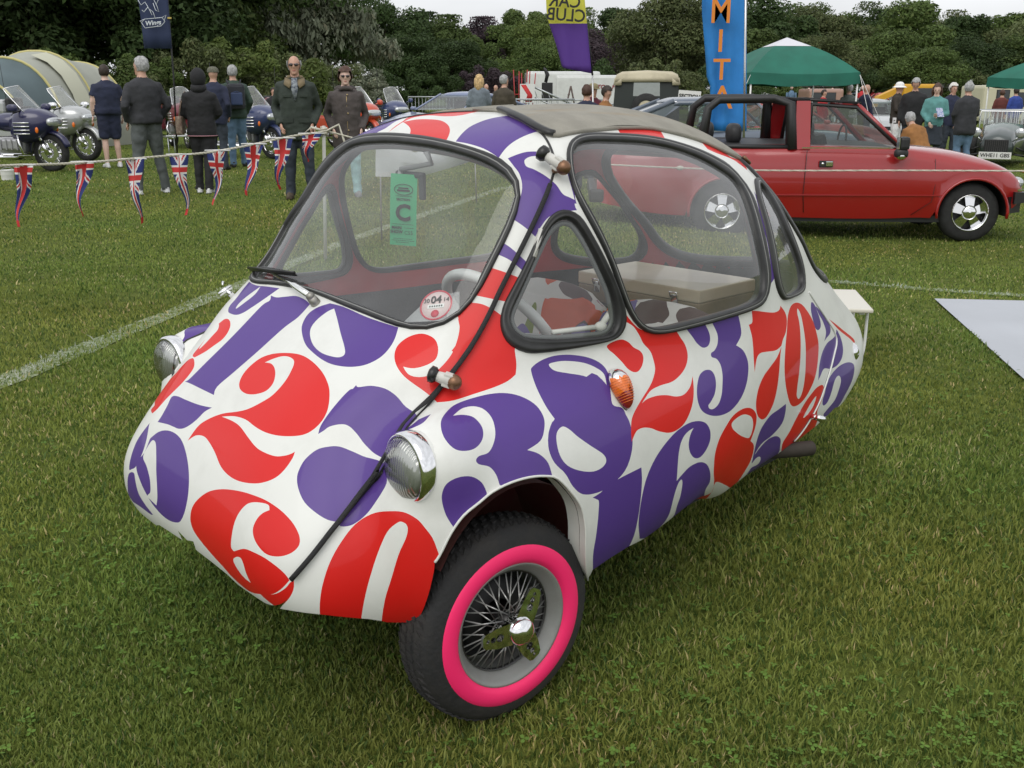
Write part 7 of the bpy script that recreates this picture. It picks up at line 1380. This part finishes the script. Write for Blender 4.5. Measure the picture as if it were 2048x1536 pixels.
m=MB(); c_=[Vector(HP[2][i]).lerp(Vector(HP[1][i]),.12)+Vector((.02,-.03,.03)) for i in (2,4,6,8,10)]; d2=[Vector(HP[2][i]).lerp(Vector(HP[1][i]),.55)+Vector((.02,-.03,.03)) for i in (2,4,6,8,10)]
m.loft([c_,d2],0,cap=False,closed=False); m.build('cream_door',TCR,tt)
# ---------------------------------------------------------------- green canopies
GRC_=mat('canopy_green',(.010,.125,.085),.75,var=.12,vscale=2,bump=.3,bscale=6); GWH=mat('canopy_white',(.62,.62,.66),.7)
def canopy(label,q,rz,S=3.0,eave=1.86,val=.28,peak=2.75,cap=.30):
    c=thing('canopy',label,'canopy',q,rz); h=S/2; cor=[(-h,-h),(h,-h),(h,h),(-h,h)]
    for i in range(4):
        a=cor[i];b=cor[(i+1)%4]; n=9; rows=[]
        for j in range(8):
            t=j/7*(1-cap*.82); row=[]
            for k in range(n):
                u=k/(n-1); x=(a[0]+(b[0]-a[0])*u)*(1-t); y=(a[1]+(b[1]-a[1])*u)*(1-t); z=eave+(peak-eave)*(t**.92)+.10*math.sin(math.pi*t)-.05*math.sin(math.pi*u)*(1-t)**2; row.append((x,y,z))
            rows.append(row)
        m=MB(); m.loft(rows,0,cap=False,closed=False); m.build('roof_panel',GRC_,c)
        m=MB(); m.loft([[(p[0]*1.004,p[1]*1.004,p[2]) for p in rows[0]],[(p[0]*1.012,p[1]*1.012,p[2]-val+.02*math.sin(k*1.7)) for k,p in enumerate(rows[0])]],0,cap=False,closed=False); m.build('valance',GRC_,c)
    top=[(x*(cap+.04),y*(cap+.04)) for x,y in cor]; zc=eave+(peak-eave)*((1-cap)**.92)+.06
    m=MB(); m.add([(x,y,zc) for x,y in top]+[(0,0,peak+.06)],[(0,1,4),(1,2,4),(2,3,4),(3,0,4)],0,False); m.build('white_vent_cap',GWH,c)
    for x,y in cor: m=MB(); m.tube([(x*.98,y*.98,0),(x*.98,y*.98,eave-.02)],.022,n=6); m.build('leg',PLW,c)
    m=MB()
    for x,y in cor[:2]: m.tube([(x,y,eave-.05),(x*1.7,y*1.25,0)],.006,n=4)
    m.tube([(cor[1][0],cor[1][1],eave-.05),(cor[1][0]*1.05,cor[1][1]*1.9,0)],.006,n=4); m.build('guy_rope',PLW,c)
    return c
q=gp(1562,250,27.5); canopy('green pop-up canopy with a white cap, standing between the blue banner and the visitors',q,R(7),2.75,1.98,.28,2.78)
q=gp(2135,250,29); canopy('second green pop-up canopy cut off by the right edge',q,R(24),3.0,1.92,.26,2.55,.1)
# ---------------------------------------------------------------- feather banners
def banner(name,label,pxs,d,cells,pole,cat='banner',flap=.05,group=None):
    pass
POLE=mat('pole_black',(.015,.015,.016),.4); PSIL=mat('pole_silver',(.5,.5,.5),.25,metal=.8)
def sheet(par,L_,R_,d,mfn,mats,nu=10,flap=.04,name='fabric',org=None):
    "cloth between two pixel polylines (left, right), one depth"
    n=len(L_); rows=[]
    for (lx,ly),(rx,ry) in zip(L_,R_):
        a=atd(lx,ly,d)-org;b=atd(rx,ry,d)-org; rows.append([tuple(a.lerp(b,k/nu)+Vector((0,flap*math.sin(k*1.1+ly*.02)*(1-k/nu),0))) for k in range(nu+1)])
    m=MB(); m.loft(rows,0,cap=False,closed=False)
    for i in range(len(m.f)): m.m[i]=mfn(i//nu,i%nu)
    o=m.build(name,mats,par); md=o.modifiers.new('t','SOLIDIFY'); md.thickness=.004; return o
def TX(p): return Matrix.Translation(p)@Matrix.Rotation(R(90),4,'X')
# dark blue banner
d=19.5; og=gp(352,290,d); bn=thing('feather_banner','dark blue banner with white winged-horse outline on a black pole among the visitors','banner',og); NB=mat('banner_navy',(.022,.034,.085),.8,bump=.2,bscale=10); WL=mat('print_white',(.62,.66,.70),.7)
ys=np.linspace(-170,97,10); sheet(bn,[(258+ (y+170)*.11 - (8 if y<0 else 0),y) for y in ys],[(322+(y+170)*.082,y) for y in ys],d,lambda i,j:0,[NB],org=og,flap=.03)
m=MB(); m.tube([atd(x,y,d+.03)-og for x,y in ((318,-190),(330,-60),(340,60),(347,150))]+[Vector((0,0,0))],.016,n=8); m.build('pole',POLE,bn)
m=MB(); m.box(tuple(atd(339,36,d-.02)-og),(.06,.04,.03)); m.build('pole_clip',mat('clip_yellow',(.5,.38,.08),.5),bn)
def strokes(L_,d,r,par,m_,og,name='printed_outline'):
    m=MB()
    for s in L_: m.tube([atd(x,y,d)-og for x,y in s],r,n=4)
    return m.build(name,m_,par)
strokes([[(283,45),(290,38),(324,35),(330,43),(322,52),(290,56),(283,45)],[(290,38),(280,42),(287,50)],[(324,35),(332,30),(328,43)],
 [(276,0),(282,10),(290,4),(296,14),(304,30),(300,18),(306,24),(311,38)],[(296,14),(288,24),(284,20)],[(300,-12),(308,0),(314,12),(318,24),(311,20),(306,6)],[(286,-30),(294,-16),(304,-10),(318,-4),(312,10)],[(276,-34),(284,-44),(294,-40),(300,-28),(296,-16)],[(298,-30),(314,-48),(326,-40),(314,-26),(302,-20)],[(276,-34),(270,-28),(280,-26),(286,-14)]],d-.10,.006,bn,WL,og)
text_mesh('Wings',.11,TX(atd(306,46,d-.10)-og)@Matrix.Rotation(R(5),4,'Z'),'t',bn,WL,.002,bold=.002,font_shear=.2)
# purple and yellow banner, seen from its back
d=15.5; og=gp(1192,230,d); bn=thing('feather_banner','purple and yellow club banner seen from behind so its lettering reads backwards','banner',og); YB=mat('banner_yellow',(.62,.60,.07),.75); PB=mat('banner_purple',(.085,.03,.24),.75,bump=.2,bscale=10)
ys=list(np.linspace(-120,47,8))+list(np.linspace(60,144,7)); lx=lambda y:1086+ (y+120)*.05 if y<47 else 1098+(y-47)*.38-(y-47)**2*.0009
sheet(bn,[(lx(y),y+(0 if y<140 else -8)) for y in ys],[(1158+(y+120)*.095,y+(3 if y>140 else 0)) for y in ys],d,lambda i,j:0 if i<7 else 1,[YB,PB],org=og,flap=.035)
m=MB(); m.tube([atd(x,y,d+.03)-og for x,y in ((1154,-130),(1166,-10),(1178,90),(1185,150))],.014,n=8); m.build('upper_pole',POLE,bn); m=MB(); m.tube([atd(1185,148,d+.03)-og,Vector((0,0,0))],.012,n=8); m.build('lower_pole',PSIL,bn)
MIRX=Matrix.Diagonal((-1,1,1,1))
for s,y in (('CAR',3),('CLUB',31)): text_mesh(s,.235,TX(atd(1130+y*.07,y,d-.10)-og)@MIRX@Matrix.Rotation(R(4),4,'Z'),'t',bn,INK,.002,bold=.004,sx=.95)
# blue banner
d=14.5; og=gp(1492,300,d); bn=thing('feather_banner','tall bright blue banner with orange hand-painted letters M I T A down its length','banner',og); BB=mat('banner_blue',(.02,.20,.55),.7,var=.12,vscale=3,bump=.3,bscale=5); OB=mat('banner_orange',(.72,.24,.03),.7)
ys=np.linspace(-120,262,22); lx=lambda y:1404+10*max(0,math.sin((y-20)/230*2.4))+ (6 if y>170 else 0)
sheet(bn,[(lx(y),y) for y in ys],[(1493,y) for y in ys],d,lambda i,j:0,[BB],nu=14,org=og,flap=.05)
m=MB(); m.tube([atd(1493,-130,d)-og,Vector((0,0,0))],.018,n=8); m.build('pole',PSIL,bn)
for s,x,y,sz in (('M',1442,23,.46),('I',1441,84,.40),('T',1443,141,.38),('A',1444,197,.42)):
    text_mesh(s,sz,TX(atd(x,y,d-.16)-og),'t',bn,OB,.002,bold=.0035,sx=1.0 if s!='M' else .8)
# section sign
d=24; og=gp(1380,240,d); sg_=thing('section_sign','small white board reading SECTION in black, on a thin post right of the off-roader','sign',og); a=atd(1379,192,d)-og
m=MB(); m.box(tuple(a),(.50,.02,.23),rot=(0,R(4),0)); m.build('board',PLW,sg_); m=MB(); m.tube([a+Vector((0,.02,0)),Vector((0,0.02,0))],.012,n=6); m.build('post',PSIL,sg_); text_mesh('SECTION',.115,TX(a+Vector((0,-.014,-.01)))@Matrix.Rotation(R(-4),4,'Z'),'t',sg_,INK,.002,bold=.004)
# ---------------------------------------------------------------- rope, stakes, union flag pennants
ROPE=mat('hemp_rope',(.58,.55,.46),.9,bump=.8,bscale=160); MET=mat('stake_steel',(.30,.30,.29),.4,metal=.7,dirt=.5)
UB=mat('flag_blue',(.018,.030,.15),.75); UW=mat('flag_white',(.66,.66,.66),.75); UR=mat('flag_red',(.50,.03,.03),.75)
def dep(px): return 6.1+(px/650)*2.4 if px<650 else 8.5-(px-650)/1400*.5
RP=[(-900,400),(-260,352),(-120,338),(0,332),(60,330),(120,328),(190,324),(260,318),(330,312),(400,307),(460,298),(520,286),(580,273),(645,264)]
m=MB(); P_=crom3([atd(x,y,dep(x)) for x,y in RP],5)
def twist(P_,r,turns=140):
    m=MB(); P2=crom3(P_,4)
    for s in range(3):
        pts=[]
        for i,p in enumerate(P2):
            t=(P2[min(i+1,len(P2)-1)]-P2[max(i-1,0)]).normalized(); u=t.orthogonal().normalized(); b=t.cross(u); a=i*.9+s*2.094; pts.append(p+(u*math.cos(a)+b*math.sin(a))*r*.45)
        m.tube(pts,r*.62,n=5)
    return m
og=at(650,520); rp=thing('rope','pale twisted rope carrying the flag pennants from the left edge to the stake','rope',og)
mm=twist([p-og for p in P_],.0085); mm.build('strand',ROPE,rp)
P2=crom3([atd(x,y,dep(x)) for x,y in ((655,262),(740,284),(830,300),(960,318),(1190,328),(1360,336),(1540,341),(1800,341),(2048,342),(2400,344))],6)
r2=thing('rope','thin pale rope running right from the stake across the red open car','rope',og); mm=twist([p-og for p in P2],.0065); m=MB(); mm.build('strand',ROPE,r2)
m=MB(); 
for x,y in ((830,300),(1360,336)): m.ell(tuple(atd(x,y,dep(x))-og),(.03,.02,.018))
m.build('knot',ROPE,r2)
st=thing('rope_stake','pale wooden stake with rope wound round its top, right of the green jacket','stake',og); tp=atd(648,262,dep(648))-og
m=MB(); m.tube([Vector((0,0,-.1)),tp+Vector((0,0,.04))],.014,n=8); m.build('stake_rod',mat('stake_pale',(.50,.50,.46),.7),st)
m=MB(); m.tube([tp+Vector((.022*math.cos(a*1.0),.022*math.sin(a*1.0),-.03+.008*a/3)) for a in np.linspace(0,22,50)],.009,n=5); m.tube([tp,tp+Vector((-.10,0,.03)),tp+Vector((-.16,0,-.02)),tp+Vector((-.06,-.02,-.04)),tp+Vector((.12,0,.05)),tp+Vector((.17,0,-.12)),tp+Vector((.16,0,-.30))],.010,n=5); m.build('rope_windings',ROPE,st)
for x,y0,y1,ps in ((763,296,481,'nearer the camera'),(953,316,406,'further off')):
    o_=at(x,y1); tpp=atd(x-3,y0,o_.y)-o_; s_=thing('thin_stake','thin dark metal stake seen through the windscreen, %s'%ps,'stake',o_); m=MB(); m.tube([Vector((0,0,-.05)),tpp],.008,n=6); m.build('rod',MET,s_)
wc=thing('white_cloth','white cloth hanging from the rope, seen through the top of the windscreen','cloth',at(800,480)); og2=wc.location
m=MB(); m.loft([[atd(x,y,8.9+.05*math.sin(i*1.3))-og2 for i,(x,y) in enumerate(((752,286),(800,292),(850,300),(900,308),(950,314),(985,318)))],[atd(x,y,8.9+.08*math.sin(i*1.7+1))-og2 for i,(x,y) in enumerate(((751,320),(800,324),(850,328),(895,324),(940,318),(985,320)))],[atd(x,y,8.95)-og2 for x,y in ((751,353),(800,354),(850,350),(900,336),(945,322),(985,322))]],0,cap=False,closed=False); m.build('cloth_sheet',mat('sheet_white',(.60,.61,.62),.8,bump=.4,bscale=5),wc)
def pennant(i,px,py,ln,lean,v0,where,mid=0):
    d=dep(px); sc_=d/2120*.93; top=atd(px,py,d); o=thing('pennant','union flag pennant with red tip, %s'%where,'pennant',top,0,'union flag pennants on the rope'); W0=.0235*d/6.4*0+50*sc_; L_=ln*sc_; nu,nv=44,96; vs=[];
    for a in range(nv+1):
        v=a/nv; hw=W0*.43*(1-v)**1.05 if v<.97 else W0/2*.02; hw=max(hw,W0*.055)if v>.8 else hw; 
        cx_=lean*sc_*v+.018*math.sin(v*7+i)*v; dy=.05*math.sin(v*5+i*1.3)*v
        for b in range(nu+1):
            u=b/nu*2-1; tw=.9*v*math.sin(i*2.1+v*3); vs.append((cx_+u*hw*math.cos(tw)+.010*(1-v)*math.sin(b*.3+i),dy+u*hw*math.sin(tw)+.012*math.sin(u*4+v*6+i)*(1-v),-v*L_*(1-.02*math.sin(i))+.006*u*math.sin(i)))
    fs=[];mi=[]
    for a in range(nv):
        for b in range(nu):
            fs.append((a*(nu+1)+b,a*(nu+1)+b+1,(a+1)*(nu+1)+b+1,(a+1)*(nu+1)+b)); u=(b+.5)/nu*2-1; v=(a+.5)/nv; x=u*(1-v)**1.05; yv=(v-v0)*2.2
            if v>.9: k=2
            elif abs(yv)<.09 or abs(u)<.20+.12*v: k=2
            elif abs(yv)<.16 or abs(u)<.36+.14*v: k=1
            else:
                dg_=abs(abs(x)*.95-abs(yv)*.9)
                k=2 if dg_<.045 else (1 if dg_<.13 else 0)
            mi.append(k)
    me=bpy.data.meshes.new('cloth'); me.from_pydata(vs,[],fs); [me.materials.append(q) for q in (UB,UW,UR)]; me.polygons.foreach_set('material_index',mi); me.polygons.foreach_set('use_smooth',[True]*len(mi)); f_=bpy.data.objects.new('cloth',me); col.objects.link(f_); f_.parent=o
    m=MB(); m.tube([(-W0*.55,0,.004),(0,0,.006),(W0*.55,0,.004)],.0055,n=5); m.build('hem',UW,o)
for i,(px,py,ln,lean,v0,wh_) in enumerate(((46,331,130,-22,.07,'first from the left, above the white bucket'),(167,325,118,-20,.07,'second from the left, below the silver motorcycle'),(268,319,142,-4,.28,'third from the left, across the grey trousers'),(358,310,130,4,.24,'fourth from left, beside the grey trousers'),(435,302,112,-12,.26,'fifth from left, before the hooded woman'),(508,289,105,-18,.24,'sixth from the left, below the backpacker'),(565,277,108,-14,.26,'seventh from the left, by the green jacket'),(622,268,60,-16,.2,'nearest to the stake, short and folded'))): pennant(i,px,py,ln,lean,v0,wh_)
# ---------------------------------------------------------------- barriers, ramp, ladder
GAL=mat('galvanised_steel',(.42,.44,.45),.35,metal=.7)
def barrier(label,q,rz,L_=2.2,H=1.1):
    b=thing('crowd_barrier',label,'barrier',q,rz,'metal crowd barriers'); m=MB(); m.tube([(-L_/2,0,.12),(-L_/2,0,H),(L_/2,0,H),(L_/2,0,.12)],.022,n=6); m.tube([(-L_/2,0,.2),(L_/2,0,.2)],.018,n=5); m.build('frame',GAL,b)
    for i in range(1,18): x=-L_/2+L_*i/18; m=MB(); m.tube([(x,0,.2),(x,0,H)],.009,n=4); 
    m=MB()
    for x in (-L_/2+.2,L_/2-.2): m.tube([(x,-.25,0),(x,0,.14),(x,.25,0)],.015,n=5)
    m.build('foot',GAL,b)
    bar=MB(); bar.tube([(0,0,.2),(0,0,H)],.009,n=4); bm_=bar.mesh('upright_bar',GAL)
    for i in range(1,18): o=bpy.data.objects.new('upright_bar',bm_); col.objects.link(o); o.parent=b; o.location=(-L_/2+L_*i/18,0,0)
for px,d,rz,ps in ((1068,29,4,'left of the ramp foot'),(1125,30,-3,'in front of the caravan'),(880,38,5,'behind the silver-blue car'),(1215,27,3,'behind the man in the tan jacket'),(1985,27,12,'right of the dark coat'),(2062,27,-6,'at the right edge')):
    barrier('galvanised crowd barrier with upright bars %s'%ps,gp(px,250,d),R(rz))
q=gp(1090,215,33); rm=thing('display_ramp','silver truss ramp sloping right beside a black box and red-white panel','ramp',q)
m=MB(); 
for y in (-.4,.4): m.tube([(-.6,y,1.55),(1.0,y,.85)],.03,n=5); m.tube([(-.6,y,1.25),(1.0,y,.55)],.025,n=5); m.tube([(.9,y,0),(.9,y,.9)],.03,n=5); m.tube([(-.5,y,0),(-.5,y,1.5)],.03,n=5)
for i in range(8): t=i/7; m.tube([(-.6+1.6*t,-.4,1.55-.7*t),(-.6+1.6*(t+.07),-.4,1.25-.7*t)],.012,n=4)
m.build('truss',GAL,rm)
m=MB(); m.box((-.55,-.45,1.25),(.45,.03,.55)); pn=m.build('panel',PLW,rm); m=MB(); m.loft([[(-.75,-.47,1.5),(-.60,-.47,1.5),(-.60,-.46,1.5),(-.75,-.46,1.5)],[(-.55,-.47,1.2),(-.40,-.47,1.2),(-.40,-.46,1.2),(-.55,-.46,1.2)],[(-.62,-.47,1.0),(-.42,-.47,1.0),(-.42,-.46,1.0),(-.62,-.46,1.0)]],0); m.build('red_stripe',UR,pn)
q=gp(1094,215,34); bx=thing('black_box','black box with a dark figure-shaped spotlight on top, beside the ramp','stage box',q); m=MB(); m.box((0,0,1.30),(.34,.3,.55),bev=.02); m.tube([(0,0,0),(0,0,1.1)],.03,n=6); m.build('box',BLT,bx); m=MB(); m.tube([(-.05,0,1.58),(0,0,1.8),(-.06,0,1.95),(-.12,0,2.02)],[.05,.06,.05,.03],n=8); m.tube([(0,0,1.9),(.05,0,1.78)],.03); m.build('statue',BLT,bx)  # plain black box with a person-like statue standing on it, no lamp
q=gp(1047,215,34); rf_=thing('red_frame','spray of thin red struts rising behind the metal barriers','frame',q); m=MB()
for i in range(6): m.tube([(-.25+.10*i,0,.5),(-.30+.13*i+(.03 if i%2 else -.02),.0,1.95-.05*(i%3))],.018,n=5)
m.tube([(-.3,0,1.2),(.35,0,1.2)],.02,n=5); m.build('strut',mat('frame_red',(.35,.03,.03),.5),rf_)
q=gp(1141,215,40); ld=thing('step_ladder','dark step ladder standing open in front of the caravan','ladder',q); m=MB()
for y in (-.2,.2): m.tube([(-.35,y,0),(0,y,1.55)],.022,n=5); m.tube([(.35,y,0),(0,y,1.55)],.022,n=5)
m.build('rail',mat('ladder_brown',(.10,.07,.06),.6),ld); m=MB()
for k in range(1,5): m.box((-.35+.35*k/5,0,1.55*k/5),(.08,.4,.03))
m.build('step',mat('ladder_brown',(.10,.07,.06),.6),ld)
# ---------------------------------------------------------------- low table, ground sheet, bucket, side table
def zplane(px,py,z): r=ray(px,py); t=(z-EYE)/r.z; return Vector((r.x*t,r.y*t,z))
Z=.30; fr=zplane(1748,619,Z); br=zplane(1712,579,Z); dl=(zplane(1638,616,Z)-fr).normalized(); ct_=fr
tb=thing('folding_table','low cream folding table with thin white tube legs behind the tail of the bubble car','table',(fr.x,fr.y,float(gz(fr.x,fr.y)))); o_=tb.location; ed=(br-fr); Wd=.78
fl_=fr+dl*Wd; bl_=br+dl*Wd; CRT2=mat('table_cream',(.60,.57,.48),.35,coat=.3)
m=MB(); vs=[Vector(p)-o_ for p in (fr,br,bl_,fl_)]; m.add(vs+[v-Vector((0,0,.022)) for v in vs],[(0,1,2,3),(7,6,5,4),(0,4,5,1),(1,5,6,2),(2,6,7,3),(3,7,4,0)],0,False); tp_=m.build('table_top',CRT2,tb); md=tp_.modifiers.new('b','BEVEL'); md.width=.008; md.segments=3
ft=[at(1733,738),at(1700,672)]
for a,b in ((.07,0),(.72,1)):
    pass
m=MB(); A_=fr.lerp(br,.12)+dl*.018-o_; B_=fr.lerp(br,.85)+dl*.018-o_; zf=-.0
m.tube(crom3([A_-Vector((0,0,.02)),A_-Vector((.0,0,.20)),A_-Vector((.015,0,.275)),A_.lerp(B_,.2)-Vector((.02,0,.29)),B_.lerp(A_,.2)-Vector((.02,0,.29)),B_-Vector((.015,0,.275)),B_-Vector((0,0,.2)),B_-Vector((0,0,.02))],4),.008,n=8); m.build('leg_frame',PLW,tb)
A2=A_+dl*.66;B2=B_+dl*.66; m=MB(); m.tube(crom3([A2-Vector((0,0,.02)),A2-Vector((0,0,.26)),A2.lerp(B2,.2)-Vector((0,0,.29)),B2.lerp(A2,.2)-Vector((0,0,.29)),B2-Vector((0,0,.26)),B2-Vector((0,0,.02))],4),.008,n=8); m.build('leg_frame',PLW,tb)
m=MB()
for k in (.1,.9): m.box(tuple(fr.lerp(br,k)+dl*.05-o_-Vector((0,0,.028))),(.03,.03,.02),bev=.004)
m.build('hinge_block',PLW,tb)
gs=thing('ground_sheet','flat white plastic sheet lying on the grass at the right edge','sheet',at(1980,650)); o_=gs.location; C4=SHEET
m=MB(); n=14; vs=[]
for i in range(n+1):
    for j in range(n+1):
        a=C4[0].lerp(C4[1],j/n);b=C4[3].lerp(C4[2],j/n); p=a.lerp(b,i/n)-o_; e_=min(i,n-i,j,n-j); p.z+=.022+(.008*noise.noise(p*3)+.004 if e_>0 else -.004); vs.append(tuple(p))
m.add(vs,[(i*(n+1)+j,(i+1)*(n+1)+j,(i+1)*(n+1)+j+1,i*(n+1)+j+1) for i in range(n) for j in range(n)]); m.build('plastic_sheet',mat('sheet_plastic',(.42,.44,.475),.6,bump=.6,bscale=3,var=.05,vscale=1.5),gs)
bk=thing('bucket','small white plastic bucket on the grass by the dark blue motorcycle','bucket',at(16,360)); m=MB(); m.lathe([(.085,0),(.10,.12),(.105,.15),(.108,.155),(.10,.15),(.09,.01)],0,24,cap=False); m.lathe([(.085,.005),(.001,.005)],0,24); m.build('pail',PLW,bk); m=MB(); m.tube([(.105*math.cos(a),.02,.14+.05*math.sin(a)) for a in np.linspace(0,math.pi,12)],.003,n=4); m.build('handle',GAL,bk)
q=gp(372,330,20); sd_=thing('camp_table','small grey folding table with thin steel legs behind the hooded woman','table',q); m=MB(); m.box((0,0,.52),(.55,.40,.03),bev=.01); m.build('table_top',LMP,sd_); m=MB()
for x in (-.24,.24): m.tube([(x,-.18,0),(x,-.18,.5)],.010,n=5); m.tube([(x,.18,0),(x,.18,.5)],.010,n=5)
m.build('leg',GAL,sd_)
# extra people far off and a distant crowd too small to tell apart
far(546,176,26,R(-60),'dark-haired person beyond the mid-blue motorcycle, left of the green jacket',top=BLKC,hair=('short',HD),vox=.035)
far(2006,180,34,R(70),'person in red-brown top behind the right-hand barrier',top=cloth('red_brown_top',(.12,.03,.025)),hair=('short',HR),vox=.035)
far(2034,176,33,R(100),'person in bright blue coat behind the right-hand barrier',top=cloth('bright_blue_coat',(.03,.06,.28)),legs=NAVY,hair=('short',HD),vox=.035)
m=MB(); rr=random.Random(5); cm=[BLKC,NAVY,REDC,WHC,JEAN,SKIN2]
for i in range(46):
    px=rr.choice((rr.uniform(1500,1760),rr.uniform(1500,2040),rr.uniform(1760,2040))); d=rr.uniform(58,85); q=gp(px,190,d); k=rr.randrange(5); hh=rr.uniform(.94,1.05)
    m.tube([q+Vector((-.08,0,0)),q+Vector((-.07,0,.85*hh))],[.07,.10],rr.choice((0,1,4)),6); m.tube([q+Vector((.09,0,0)),q+Vector((.07,0,.85*hh))],[.07,.10],rr.choice((0,1,4)),6); m.ell(tuple(q+Vector((0,0,1.15*hh))),(.22,.14,.34),k,8,6); m.tube([q+Vector((-.24,0,1.35*hh)),q+Vector((-.28,0,.85*hh))],[.06,.045],k,5); m.tube([q+Vector((.24,0,1.35*hh)),q+Vector((.28,0,.85*hh))],[.06,.045],k,5); m.ell(tuple(q+Vector((0,0,1.62*hh))),(.09,.10,.13),5,8,6)
cr=m.build('distant_crowd',cm); tag(cr,'distant visitors standing along the far side of the field','crowd'); cr['kind']='stuff'
# green and orange things at the right edge
q=at(2060,345); oc=thing('orange_cone','orange traffic cone just cut off by the right edge','cone',q); m=MB(); m.lathe([(.10,.03),(.02,.45)],0,20,cap=True); m.box((0,0,.02),(.28,.28,.04),bev=.01); m.build('cone_body',mat('cone_orange',(.6,.10,.02),.5),oc)
